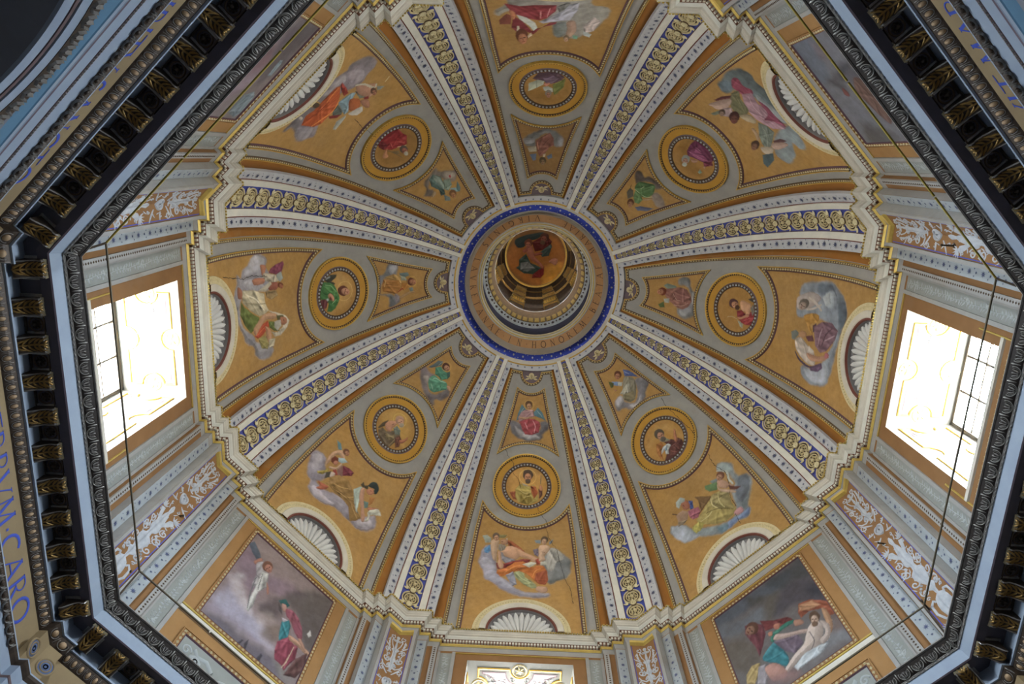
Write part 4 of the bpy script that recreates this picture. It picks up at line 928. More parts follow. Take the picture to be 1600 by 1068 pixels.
# ------------------------------------------------------------------ iron pegs in the walls
PEGS = [(4, 5.85, 2.532, -2.098, 'dark iron peg in the left corner pilaster beside the shield trophies'), (4, 5.85, 2.562, -3.603, 'dark iron peg low in the left corner pilaster near the gallery lip'), (0, 5.85, -2.488, -2.066, 'dark iron peg in the right corner pilaster among white scrollwork'), (7, 5.85, 2.172, -3.577, 'dark iron peg low in the right corner pilaster near the hand rail'), (0, 5.85, 2.303, -2.185, 'dark iron peg in the upper right corner pilaster above the hand rail')]
for (k, a, t, z, lab) in PEGS:
    o = empty('iron_peg', place(TH[k], a, t, z)); tag(o, lab, 'peg')
    base = np.array(place(TH[k], a, t, z)); d = place(TH[k], a - .16, t, z + .03) - base
    b = MB(); u = np.array([0, 0, 1.0]); v = np.cross(d/np.linalg.norm(d), u); an = np.arange(8)*math.pi/4
    b.grid(np.array([d*q + r*(np.cos(an)[:, None]*u + np.sin(an)[:, None]*v) for q, r in ((-.1, .016), (1.0, .012), (1.02, .02), (1.1, .02), (1.12, .002))]), 0, cv=True); b.build('shank', M['iron'], o, smooth=True)
    b = MB(); b.grid(np.array([d*q + r*(np.cos(an)[:, None]*u + np.sin(an)[:, None]*v) for q, r in ((-.02, .034), (.05, .032), (.06, .015))]), 0, cv=True); b.build('collar', M['iron'], o)
# ------------------------------------------------------------------ what the pictures show (centimetres on their surfaces)
LARGE = {}
SMALL = {}
ROUND = {}
DRUM = {}
LARGE[6] = ('bottom fresco: bearded old man in orange mantle writing in a book on clouds',
 [
  ('c',(156,156,176),(-104,207,-99,236,-86,248,-70,237,-63,205,-59,177,-51,159,-32,146,-10,124,23,116,54,116,61,109,51,101,19,102,-16,107,-45,122,-66,139,-87,155,-92,175,-102,189),1),
  ('c',(125,131,136),(55,237,74,245,93,232,109,215,110,187,100,163,82,153,64,142,51,151,47,183,44,209),1),
  ('c',(183,183,203),(-102,205,-88,215,-70,200,-65,177,-81,176,-97,189),1),
  ('c',(174,176,199),(-86,166,-68,177,-47,155,-24,132,-38,131,-72,146),1),
  ('d',(174,174,172),(59,244,74,247,91,232,92,214,77,206,70,185,57,182,51,209),1),
  ('f',(162,174,167),(-102,275,-91,278,-80,269,-81,256,-93,255),1),
  ('f',(134,130,89),(-64,279,-42,280,-48,271,-61,271),1),
  ('d',(84,144,199),(-95,238,-81,251,-76,239,-85,225,-93,226),1),
  ('s',(203,174,149),(-78.0,264.6,-60.6,263.2,-62.5,246.9,-63.2,228.3,-66.4,204.9,-72.3,209.2,-77.3,227.6,-80.7,248.3),1),
  ('f',(106,90,79),(-67,264,-73,266,-77,272,-77,280,-72,285,-65,284,-61,277,-62,269),1),
  ('s',(199,156,127),(-66.1,261.8,-70.5,263.1,-73.4,268.3,-73.1,274.5,-69.8,278.0,-65.5,276.7,-62.6,271.5,-62.9,265.3),1),
  ('l',(66,47,38),(-65,272,-67,271),1.5),
  ('l',(66,47,38),(-69,271,-72,270),1.5),
  ('l',(138,90,72),(-68,271,-67,267),1.3),
  ('l',(120,54,45),(-65,266,-68,265),1.3),
  ('d',(156,84,47),(-43,266,-30,263,-14,250,2,234,-2,229,-21,242,-37,248),1),
  ('s',(208,166,138),(-44.3,245.6,-29.2,248.7,-13.7,242.6,-1.9,231.7,-10.9,217.3,-21.8,209.7,-38.9,215.7,-52.6,224.3,-55.1,235.7),1),
  ('s',(208,166,138),(-19.4,242.3,1.9,231.9,24.7,221.6,33.3,215.1,31.6,202.2,23.2,204.1,9.9,213.8,-9.1,219.7),1),
  ('f',(141,134,124),(-61,252,-50,254,-43,247,-46,237,-55,232,-62,238),1),
  ('l',(181,174,163),(-58,249,-54,240,-54,233),1.3),
  ('l',(181,174,163),(-50,250,-49,242),1.3),
  ('f',(158,151,140),(-47,267,-41,265,-39,254,-43,251,-45,261),1),
  ('s',(181,138,111),(-57.7,263.4,-43.5,266.5,-40.0,255.1,-52.2,251.0),1),
  ('l',(66,47,38),(-55,260,-51,259),1.3),
  ('f',(199,192,181),(-44,270,-41,271,-41,264),1),
  ('d',(148,149,162),(-59,231,-51,229,-45,218,-22,210,-16,205,-27,200,-42,197,-52,208,-56,217),1),
  ('d',(138,54,54),(-64,198,-45,197,-27,205,-1,213,17,212,10,200,-12,201,-34,190,-48,178,-61,182),1),
  ('s',(208,166,138),(-61.5,230.8,-54.7,228.8,-51.6,208.0,-46.1,192.0,-48.3,181.4,-55.8,184.5,-60.4,198.2,-59.2,209.9),1),
  ('d',(199,115,47),(-61,177,-41,185,-20,203,-1,206,10,198,22,189,33,196,47,195,55,179,57,156,51,141,37,141,24,152,11,167,-4,176,-19,177,-33,165,-51,159,-62,168),1),
  ('d',(162,84,54),(29,173,53,184,56,153,51,140,35,142,26,154),1),
  ('l',(244,163,81),(-42,171,-26,186,-8,194),2.1),
  ('l',(244,163,81),(22,163,27,178,40,188),1.8),
  ('l',(120,59,27),(-26,170,-12,185,3,185),1.4),
  ('f',(219,221,208),(-3,197,18,205,31,202,14,188),1),
  ('f',(199,201,192),(38,206,53,208,55,198,40,197),1),
  ('d',(166,72,53),(27,212,38,218,39,199,31,196),1),
  ('d',(149,154,176),(-40,164,-24,175,-18,159,-14,138,-24,132,-32,148),1),
  ('d',(162,172,129),(-22,172,-11,178,2,171,4,160,18,151,29,140,33,129,19,128,1,139,-10,150,-20,161),1),
  ('l',(201,210,167),(-15,170,-2,155,17,144),2.5),
  ('s',(190,156,136),(31.3,133.3,52.8,134.5,54.5,120.5,42.0,115.0,29.6,123.7),1),
  ('f',(125,147,163),(24,268,39,269,39,259,28,260),1),
  ('f',(120,136,151),(59,265,70,274,66,263,60,257),1),
  ('d',(123,113,136),(21,240,32,245,36,236,34,220,25,226),1),
  ('s',(208,176,151),(37.5,254.6,54.8,255.5,61.5,246.7,54.8,232.5,47.3,225.1,51.1,211.4,36.2,208.3,35.0,226.7,33.9,242.9),1),
  ('l',(156,120,99),(41,236,53,234),1.4),
  ('f',(106,86,68),(47,259,41,263,40,272,44,279,50,281,56,277,57,269,53,261),1),
  ('s',(193,156,127),(46.3,256.3,42.6,259.5,41.9,265.9,44.5,271.7,48.9,273.4,52.6,270.2,53.3,263.8,50.7,258.0),1),
  ('l',(66,47,38),(51,265,49,266),1.5),
  ('l',(66,47,38),(47,266,44,267),1.5),
  ('l',(138,90,72),(48,266,47,262),1.3),
  ('l',(120,54,45),(48,260,45,260),1.3)])
LARGE[4] = ('left fresco: white-bearded man in green robe and white mantle beside a cherub reading',
 [
  ('c',(150,149,160),(-104,148,-120,162,-119,185,-104,204,-90,199,-76,209,-58,212,-39,203,-45,167,-51,131,-49,119,-17,107,19,116,44,148,62,159,79,207,94,214,105,197,100,168,85,149,68,146,52,122,32,111,4,96,-21,90,-50,89,-69,100,-87,101,-80,117,-96,123),1),
  ('c',(181,181,192),(-117,161,-110,192,-95,195,-86,171,-83,142,-92,131),1),
  ('c',(175,174,185),(-72,125,-69,169,-45,196,-52,140),1),
  ('d',(138,66,93),(-91,230,-96,255,-89,258,-70,248,-70,232,-77,208,-85,214),1),
  ('f',(158,172,172),(-70,232,-75,248,-59,253,-53,243,-60,232),1),
  ('s',(186,128,102),(-97.0,181.5,-92.2,198.9,-75.5,193.8,-74.2,185.7,-87.0,182.8),1),
  ('d',(190,181,163),(-79,192,-70,229,-56,239,-53,224,-63,193,-72,186),1),
  ('s',(190,130,104),(-71.5,155.5,-68.7,189.3,-58.2,192.5,-57.1,168.5,-60.3,156.6),1),
  ('s',(160,96,81),(-53.8,204.0,-54.6,231.4,-45.7,238.6,-38.0,230.4,-40.6,207.1),1),
  ('f',(199,192,172),(-45,172,-58,212,-52,216,-40,195),1),
  ('f',(120,66,41),(-39,248,-40,242,-44,236,-49,236,-52,240,-51,247,-47,253,-42,253),1),
  ('s',(169,108,84),(-37.7,249.5,-38.5,244.7,-41.8,240.8,-45.6,240.2,-47.8,243.2,-47.1,248.0,-43.8,251.8,-39.9,252.5),1),
  ('l',(66,47,38),(-44,249,-44,247),1.3),
  ('l',(66,47,38),(-43,245,-43,242),1.3),
  ('l',(138,90,72),(-43,246,-41,247),1.2),
  ('l',(120,54,45),(-40,250,-40,247),1.2),
  ('d',(162,138,99),(-40,195,-37,230,-25,235,-19,213,-27,198),1),
  ('s',(162,107,84),(-63.9,101.1,-56.7,115.1,-39.8,115.6,-42.6,101.1),1),
  ('d',(106,120,59),(-34,111,-22,120,-2,148,11,171,25,166,32,153,37,140,17,121,-8,106),1),
  ('d',(197,188,160),(-54,119,-49,156,-36,191,-15,193,2,204,7,188,8,171,-11,140,-30,117,-42,116),1),
  ('l',(250,244,224),(-45,127,-29,162,-1,188),2.8),
  ('l',(158,149,118),(-28,129,-19,161,-15,193),2.1),
  ('d',(209,202,185),(2,202,12,231,24,258,37,269,51,260,63,240,63,220,50,209,55,228,48,245,36,253,24,246,17,223),1),
  ('d',(107,123,66),(25,201,29,218,43,225,54,236,49,217,38,202),1),
  ('d',(190,78,47),(37,153,26,182,22,199,36,202,50,180,54,164,47,152),1),
  ('l',(235,120,72),(45,164,35,186),2.9),
  ('s',(199,158,127),(31.2,149.0,15.9,170.8,6.8,187.7,10.6,219.4,21.2,232.6,23.2,214.6,20.3,190.8,36.0,169.3,45.6,156.1),1),
  ('s',(195,149,118),(32.9,189.9,44.2,205.2,66.0,208.6,74.3,199.1,62.0,191.8,46.1,190.9),1),
  ('f',(102,102,63),(17,227,22,250,30,250,29,230),1),
  ('s',(176,120,93),(24.0,240.3,29.0,258.3,40.1,260.0,43.7,248.9,36.0,237.6),1),
  ('l',(66,47,38),(29,249,35,252),1.4),
  ('f',(185,185,179),(29,220,30,240,44,242,51,229,42,219),1),
  ('d',(159,150,90),(55,164,53,188,72,199,84,194,78,174),1),
  ('d',(192,186,163),(64,200,66,220,83,215,83,198),1)])
LARGE[3] = ('upper left fresco: figure in flame orange robe stretched along a grey cloud',
 [
  ('c',(134,128,138),(88,79,74,77,44,83,28,87,12,97,-10,87,-40,86,-67,103,-84,98,-114,127,-117,161,-105,174,-85,172,-65,179,-45,168,-29,151,-4,149,34,158,55,173,77,188,86,175,98,160,92,133,78,107,78,92,89,88),1),
  ('c',(165,156,169),(-65,114,-81,132,-84,159,-64,171,-49,157),1),
  ('c',(169,163,174),(-8,98,-37,101,-60,111,-49,130,-33,118,-10,113),1),
  ('c',(159,154,167),(76,113,66,134,61,162,84,172,95,152),1),
  ('d',(156,53,43),(-46,121,-42,146,-35,169,-25,165,-31,143,-40,124),1),
  ('d',(190,88,38),(65,120,43,107,28,116,7,115,-13,116,-33,118,-39,127,-20,154,-1,171,24,175,45,174,58,162,62,140),1),
  ('l',(244,149,68),(58,154,40,163,11,173,-13,162),4.3),
  ('l',(138,52,27),(51,124,26,134,0,138),3.6),
  ('l',(244,149,68),(2,132,-17,128,-33,126),3.1),
  ('d',(97,108,106),(13,175,-6,171,3,202,9,207,20,186),1),
  ('f',(141,47,54),(24,175,9,206,20,202,28,185),1),
  ('d',(134,165,183),(-9,166,-27,172,-39,178,-43,189,-28,196,-14,205,-3,218,6,215,1,194),1),
  ('s',(181,102,59),(-25.8,190.5,-35.8,208.8,-34.4,223.8,-21.0,235.7,-7.5,222.8,-9.8,209.0),1),
  ('f',(174,181,179),(44,221,26,211,4,220,10,225,33,229,43,230),1),
  ('f',(201,199,194),(1,222,-20,233,-29,241,-21,254,-8,250,0,234),1),
  ('d',(124,138,127),(-45,181,-51,202,-61,230,-53,237,-38,214),1),
  ('s',(191,147,127),(-56.4,171.0,-69.8,197.6,-81.5,218.2,-76.7,230.4,-66.8,220.1,-64.2,237.3,-51.5,235.6,-44.9,211.7,-45.7,188.8),1),
  ('l',(208,203,185),(-55,170,-66,190,-72,225,-81,222),5.2),
  ('f',(138,50,54),(-44,222,-53,230,-49,239,-42,229),1),
  ('s',(176,127,108),(-35.9,221.4,-46.5,239.1,-37.2,259.5,-30.7,254.4,-30.7,233.6),1),
  ('f',(140,156,158),(-78,228,-88,248,-78,246,-73,239),1),
  ('f',(102,72,59),(-63,243,-60,236,-61,227,-66,220,-71,221,-73,228,-72,237,-68,244),1),
  ('s',(174,120,99),(-61.8,245.7,-60.2,240.7,-61.4,233.6,-64.5,228.6,-67.9,228.7,-69.5,233.8,-68.4,240.9,-65.3,245.8),1),
  ('l',(66,47,38),(-68,238,-66,237),1.8),
  ('l',(66,47,38),(-64,235,-63,234),1.9),
  ('l',(138,90,72),(-65,236,-64,240),1.6),
  ('l',(120,54,45),(-64,243,-62,241),1.6),
  ('f',(84,70,54),(10,113,15,120,20,118,23,111,22,101,18,94,13,96,9,103),1),
  ('l',(199,156,72),(23,101,17,94,10,100,10,115),2.9),
  ('f',(190,183,176),(50,104,53,106,55,103,54,98,53,93,50,91,48,93,48,98),1),
  ('l',(226,208,163),(-96,239,-108,237),3.1)])
LARGE[1] = ('upper right fresco: figure in rose and mauve robes leaning across a teal cloud',
 [
  ('c',(105,120,127),(108,205,112,182,117,152,112,113,95,90,76,91,57,82,30,84,10,95,-17,97,-13,117,19,125,47,132,64,148,82,178,80,194,89,212),1),
  ('c',(141,156,167),(-30,146,-23,92,-49,88,-76,97,-78,119,-61,127,-86,148,-101,181,-89,195,-71,201,-50,186),1),
  ('c',(159,171,181),(52,125,31,110,11,101,-7,96,-19,100,-4,122,29,131),1),
  ('c',(106,127,145),(106,208,107,183,95,169,85,187,91,210),1),
  ('d',(151,68,95),(101,157,97,139,80,140,65,125,57,132,60,159,76,168,88,174),1),
  ('d',(176,140,158),(66,163,60,132,36,138,19,122,-6,116,-25,107,-30,117,-21,152,-6,167,10,179,31,183,50,176),1),
  ('l',(217,185,199),(57,149,34,158,11,153),1.8),
  ('d',(149,73,102),(41,131,23,117,2,115,-19,108,-26,112,-7,134,2,157,11,132),1),
  ('d',(120,120,90),(77,193,75,165,60,176,34,179,27,197,29,219,44,222,61,217),1),
  ('l',(158,158,122),(66,185,49,190,32,195),1.8),
  ('s',(181,169,145),(30.8,216.6,25.8,189.4,8.5,181.4,3.1,192.1,17.6,211.7),1),
  ('f',(105,54,63),(85,251,82,221,74,195,70,210,80,245),1),
  ('s',(190,165,158),(84.0,273.9,78.9,242.0,70.0,206.1,61.9,212.0,56.1,240.3,65.2,262.8,76.3,270.5),1),
  ('d',(176,154,163),(61,247,54,221,43,227,39,248,47,260),1),
  ('f',(120,131,118),(65,288,61,259,53,261,58,283),1),
  ('f',(84,68,59),(50,264,54,267,59,263,61,255,60,247,55,245,50,249,48,257),1),
  ('s',(149,127,120),(48.2,266.7,51.5,267.9,55.2,264.5,57.2,258.4,56.3,253.2,53.1,251.9,49.3,255.3,47.3,261.4),1),
  ('l',(66,47,38),(51,256,52,258),1.0),
  ('l',(66,47,38),(53,260,55,262),1.0),
  ('l',(138,90,72),(53,259,51,262),0.9),
  ('l',(120,54,45),(49,262,51,265),0.9),
  ('f',(81,47,47),(24,245,31,251,40,247,45,234,44,221,38,214,29,219,24,231),1),
  ('s',(120,77,72),(21.5,248.0,26.4,251.9,33.1,248.1,37.7,238.7,37.5,229.2,32.7,225.3,26.1,229.2,21.4,238.6),1),
  ('l',(66,47,38),(28,231,30,236),1.7),
  ('l',(66,47,38),(31,240,33,244),1.7),
  ('l',(138,90,72),(30,238,27,242),1.5),
  ('l',(120,54,45),(24,241,26,246),1.5),
  ('d',(125,138,131),(3,180,-10,163,-28,156,-49,189,-61,215,-42,216,-22,206),1),
  ('l',(174,185,176),(-9,178,-28,185,-50,206),1.6),
  ('s',(181,154,127),(-3.7,212.4,-6.5,203.5,-26.8,209.0,-32.7,221.7,-18.6,217.6),1),
  ('s',(201,190,176),(-46.9,225.7,-55.4,196.1,-66.9,205.0,-67.5,225.0,-56.3,232.1),1),
  ('f',(84,63,54),(-43,251,-37,251,-30,243,-28,231,-31,222,-38,222,-44,231,-47,242),1),
  ('s',(142,108,93),(-44.9,254.3,-40.1,253.9,-35.4,247.3,-33.5,238.4,-35.5,232.3,-40.2,232.7,-44.9,239.3,-46.9,248.3),1),
  ('l',(66,47,38),(-43,239,-41,241),1.4),
  ('l',(66,47,38),(-39,243,-37,245),1.4),
  ('l',(138,90,72),(-40,242,-42,247),1.2),
  ('l',(120,54,45),(-44,248,-42,251),1.2),
  ('f',(87,108,118),(-63,239,-68,206,-83,218,-93,252,-81,255),1),
  ('f',(102,68,72),(-44,179,-44,155,-53,139,-55,156,-49,181),1),
  ('s',(190,163,154),(-48.0,187.7,-54.2,151.1,-62.7,145.2,-65.6,180.1,-58.8,195.9),1)])
LARGE[0] = ('right fresco: pale old figure and plum robed companion below misty cherubs',
 [
  ('c',(139,151,167),(79,243,96,233,107,195,112,150,99,115,80,94,63,85,37,94,12,99,-13,104,-38,105,-64,110,-90,120,-102,147,-101,184,-89,203,-73,203,-70,167,-49,140,-25,129,-7,118,26,119,33,153,34,189,23,236,49,247,64,241),1),
  ('c',(96,108,124),(104,190,108,153,91,129,92,149,82,173,87,186),1),
  ('c',(97,110,125),(77,117,80,94,51,85,35,103),1),
  ('c',(172,181,199),(-79,197,-71,163,-50,135,-62,119,-92,132,-96,169),1),
  ('c',(172,185,201),(87,163,94,138,69,131,64,153),1),
  ('s',(181,172,174),(65.4,245.2,83.0,207.8,76.9,175.9,62.1,187.6,47.8,207.2,39.0,235.7,47.0,246.8),1),
  ('f',(104,97,90),(43,233,49,240,58,238,64,229,65,217,59,210,51,212,44,221),1),
  ('s',(162,145,138),(40.6,234.6,44.7,239.1,51.3,237.5,56.5,230.7,57.2,222.6,53.1,218.1,46.6,219.7,41.3,226.5),1),
  ('l',(66,47,38),(48,222,49,226),2.1),
  ('l',(66,47,38),(50,230,51,234),2.1),
  ('l',(138,90,72),(50,228,46,231),1.9),
  ('l',(120,54,45),(44,230,45,234),1.9),
  ('l',(199,188,181),(70,212,62,188,52,169),6.3),
  ('l',(199,188,181),(44,214,51,193,63,172),4.4),
  ('f',(172,181,190),(78,172,94,151,71,143,63,157),1),
  ('d',(186,138,59),(30,220,41,194,40,174,27,175,17,196,0,184,-2,192,19,212),1),
  ('f',(86,63,77),(17,188,24,178,7,176,3,185),1),
  ('f',(105,66,75),(-11,205,-3,184,-14,177,-19,195),1),
  ('d',(130,99,115),(15,184,31,160,36,130,25,106,7,110,-9,122,-24,134,-32,152,-22,171,-4,178),1),
  ('l',(186,156,172),(-20,163,1,161,17,157),2.9),
  ('l',(186,156,172),(-4,143,13,115),2.9),
  ('l',(79,56,70),(-16,150,8,143,24,127),2.6),
  ('f',(121,129,127),(-12,251,-5,238,-10,224,-27,237,-27,246),1),
  ('s',(181,140,106),(-6.2,202.8,-12.3,205.2,-16.8,213.6,-16.9,222.9,-12.6,227.7,-6.4,225.2,-2.0,216.9,-2.0,207.6),1),
  ('d',(190,179,172),(-26,235,-17,219,-28,193,-37,171,-61,163,-65,185,-57,210,-43,229),1),
  ('f',(208,203,199),(-27,190,-35,172,-40,179,-40,190),1),
  ('s',(190,147,124),(-43.8,193.5,-41.3,158.0,-31.2,132.0,-33.3,122.3,-47.8,144.1,-55.6,178.7),1),
  ('l',(84,68,90),(-51,229,-64,213,-70,183,-65,160),5.0),
  ('d',(107,84,115),(-71,179,-50,144,-60,137,-72,150,-77,173),1),
  ('s',(181,108,120),(-27.1,135.2,-27.3,122.8,-35.9,126.6,-37.5,136.5),1)])
LARGE[7] = ('lower right fresco: woman in olive-yellow gown seated above a turbaned reader',
 [
  ('c',(134,148,158),(70,273,82,269,98,251,94,228,98,210,115,195,115,174,92,144,79,127,77,111,62,97,41,104,14,105,-7,108,-28,122,-52,140,-78,147,-95,173,-103,197,-96,213,-77,201,-61,188,-53,169,-18,144,18,124,46,125,57,155,67,192,81,200,79,240,65,257),1),
  ('c',(172,183,203),(-95,209,-70,195,-55,156,-48,139,-77,149,-99,180),1),
  ('c',(162,181,190),(71,271,89,257,91,235,79,240,68,254),1),
  ('c',(120,144,190),(21,121,50,115,78,116,65,100,42,106,18,104),1),
  ('c',(102,133,154),(-3,127,16,118,17,105,-3,107),1),
  ('c',(104,113,127),(96,206,114,193,100,159,72,140,65,159,80,186),1),
  ('f',(123,140,145),(35,247,53,241,52,231,38,236),1),
  ('f',(107,141,97),(20,246,39,237,49,233,39,214,22,224,17,237),1),
  ('d',(125,97,63),(-12,238,10,219,19,209,1,201,-18,193,-27,190,-15,207,-11,226),1),
  ('d',(174,159,97),(21,213,42,208,59,191,51,162,52,137,43,128,19,126,-3,136,-22,154,-35,168,-37,182,-20,189,0,199,15,205),1),
  ('d',(159,147,99),(26,212,59,191,49,158,49,140,9,181,10,201),1),
  ('l',(217,206,149),(16,207,12,187,22,164),2.9),
  ('l',(217,206,149),(-29,171,-6,170,7,177),2.7),
  ('l',(106,95,54),(-10,180,18,170,45,141),2.2),
  ('l',(217,206,149),(35,203,29,183,32,162),2.2),
  ('d',(181,174,90),(-52,173,-34,174,-24,161,-39,150,-52,151,-56,166),1),
  ('l',(190,203,203),(63,258,79,240,74,218,76,201),5.3),
  ('s',(190,154,136),(50.2,235.3,63.8,225.2,70.3,207.0,76.8,188.8,74.9,181.1,65.0,188.6,64.6,200.9,57.9,201.5,46.5,215.5,46.8,226.9),1),
  ('s',(202,174,154),(46.0,227.7,45.4,213.6,56.8,199.6,71.6,179.2,67.8,176.4,48.8,198.0,41.0,214.3),1),
  ('f',(106,66,61),(65,206,76,192,88,180,76,180,64,192),1),
  ('f',(124,81,63),(54,236,54,245,59,252,66,252,72,246,72,237,67,230,59,230),1),
  ('s',(183,142,118),(51.6,234.8,51.6,241.1,55.8,246.0,61.6,246.6,65.6,242.5,65.5,236.1,61.3,231.2,55.6,230.7),1),
  ('l',(66,47,38),(61,234,60,238),1.9),
  ('l',(66,47,38),(59,241,58,244),1.9),
  ('l',(138,90,72),(59,239,56,237),1.7),
  ('l',(120,54,45),(55,234,54,238),1.7),
  ('d',(167,97,120),(-44,219,-27,213,-17,209,-20,194,-31,185,-43,190,-47,202),1),
  ('d',(70,95,163),(-29,242,-22,233,-29,214,-37,218,-35,231),1),
  ('s',(167,108,88),(-49.2,246.7,-34.0,247.2,-31.4,233.4,-37.3,221.8,-48.6,228.7),1),
  ('f',(166,181,181),(-58,260,-43,264,-35,253,-39,246,-48,249,-58,240,-62,249),1),
  ('l',(66,47,38),(-46,241,-45,236),1.5),
  ('f',(168,138,118),(-72,231,-53,230,-43,216,-53,200,-72,202,-76,212),1),
  ('d',(156,140,120),(-77,210,-53,200,-65,196,-80,199),1),
  ('l',(102,77,59),(-79,240,-70,230),3.0),
  ('s',(190,145,156),(42.6,131.6,59.9,134.7,64.3,124.4,60.4,116.5,45.6,119.2),1)])
LARGE[5] = ('lower left fresco: dark-haired woman writing on a scroll with a winged boy behind',
 [
  ('c',(150,145,160),(-103,157,-119,208,-104,221,-84,219,-74,198,-57,186,-64,159,-69,149,-45,148,-23,160,-1,163,23,162,40,143,57,155,72,177,86,196,100,170,87,143,65,130,36,129,12,130,-6,130,-33,113,-58,112,-78,121,-82,141,-96,146),1),
  ('c',(185,179,194),(-113,199,-103,215,-85,207,-84,186,-97,171),1),
  ('c',(185,179,194),(-74,129,-62,137,-32,135,-11,139,-29,121,-55,116),1),
  ('c',(185,179,194),(51,139,62,157,81,177,90,160,72,138),1),
  ('f',(107,149,163),(-92,280,-81,281,-69,269,-77,263),1),
  ('s',(205,167,140),(-82.7,220.7,-82.3,246.7,-69.7,268.4,-57.3,264.1,-48.5,255.9,-35.8,255.6,-50.3,249.6,-67.5,251.9,-73.3,238.1,-74.1,212.4,-76.5,202.3),1),
  ('f',(120,79,59),(-51,270,-55,265,-61,264,-66,269,-66,277,-61,282,-55,282,-51,277),1),
  ('s',(181,129,104),(-49.0,269.2,-52.1,265.7,-56.8,265.8,-60.3,269.3,-60.5,274.3,-57.4,277.8,-52.7,277.7,-49.2,274.2),1),
  ('l',(66,47,38),(-54,276,-55,273),1.2),
  ('l',(66,47,38),(-56,271,-57,268),1.2),
  ('l',(138,90,72),(-55,272,-53,271),1.1),
  ('l',(120,54,45),(-51,272,-52,269),1.1),
  ('f',(160,188,199),(-64,245,-52,256,-40,254,-50,240,-59,237),1),
  ('d',(125,53,70),(-45,238,-29,245,-13,245,-14,233,-31,215),1),
  ('f',(156,68,63),(-58,209,-52,216,-40,207,-47,199),1),
  ('f',(138,102,99),(-52,220,-45,238,-28,211,-39,205),1),
  ('s',(205,174,151),(-68.3,208.2,-54.9,219.9,-51.7,237.9,-46.8,236.2,-50.2,217.4,-63.1,204.8),1),
  ('f',(120,60,45),(-76,229,-73,242,-63,244,-57,232,-65,222,-72,222),1),
  ('s',(191,131,111),(-57.4,233.7,-56.2,228.6,-58.3,223.6,-62.4,221.7,-66.1,223.8,-67.2,228.9,-65.2,233.9,-61.1,235.8),1),
  ('s',(199,185,181),(-58.5,197.8,-48.6,205.6,-46.4,192.9,-53.6,185.4),1),
  ('d',(174,156,68),(-83,173,-71,190,-67,206,-62,194,-69,177,-79,169),1),
  ('f',(84,79,72),(-65,190,-58,202,-53,185,-60,171),1),
  ('d',(156,122,70),(-52,187,-37,211,-13,217,6,206,25,185,45,166,60,161,52,143,41,131,21,160,-3,165,-24,162,-42,167,-54,163,-47,175),1),
  ('l',(208,169,104),(-36,181,-17,188,2,202),2.1),
  ('l',(208,169,104),(-19,172,3,175,18,191),2.1),
  ('l',(102,77,43),(-32,170,-9,176,17,177),1.9),
  ('l',(208,169,104),(24,171,39,160,52,153),1.9),
  ('s',(185,106,81),(-68.8,153.3,-59.5,157.0,-42.4,162.6,-43.7,150.3,-53.7,137.9,-63.2,134.5,-58.7,146.3),1),
  ('d',(162,181,176),(8,208,18,230,30,232,33,207,36,191,43,170,51,166,43,164,27,181),1),
  ('f',(107,141,140),(43,205,55,211,60,198,54,189),1),
  ('f',(181,120,59),(50,225,62,235,64,216,59,204),1),
  ('s',(181,122,99),(59.5,198.4,79.9,216.3,84.7,214.5,68.5,193.6),1),
  ('f',(84,77,63),(16,234,17,246,25,240,33,249,36,237,21,232),1),
  ('f',(53,66,68),(32,248,35,263,46,270,58,261,59,245,51,241,49,252,37,247),1),
  ('s',(191,130,104),(35.0,237.5,44.1,248.8,53.5,243.1,47.2,229.0,37.3,228.9),1),
  ('l',(66,47,38),(41,239,46,242),1.1),
  ('s',(205,158,136),(22.3,224.0,28.5,234.0,38.2,213.4,53.6,188.7,66.3,171.7,70.1,158.3,62.1,156.5,47.6,182.3,31.4,199.2),1),
  ('d',(206,210,199),(66,192,83,216,96,210,94,204,75,188,78,171,70,159,72,177),1)])
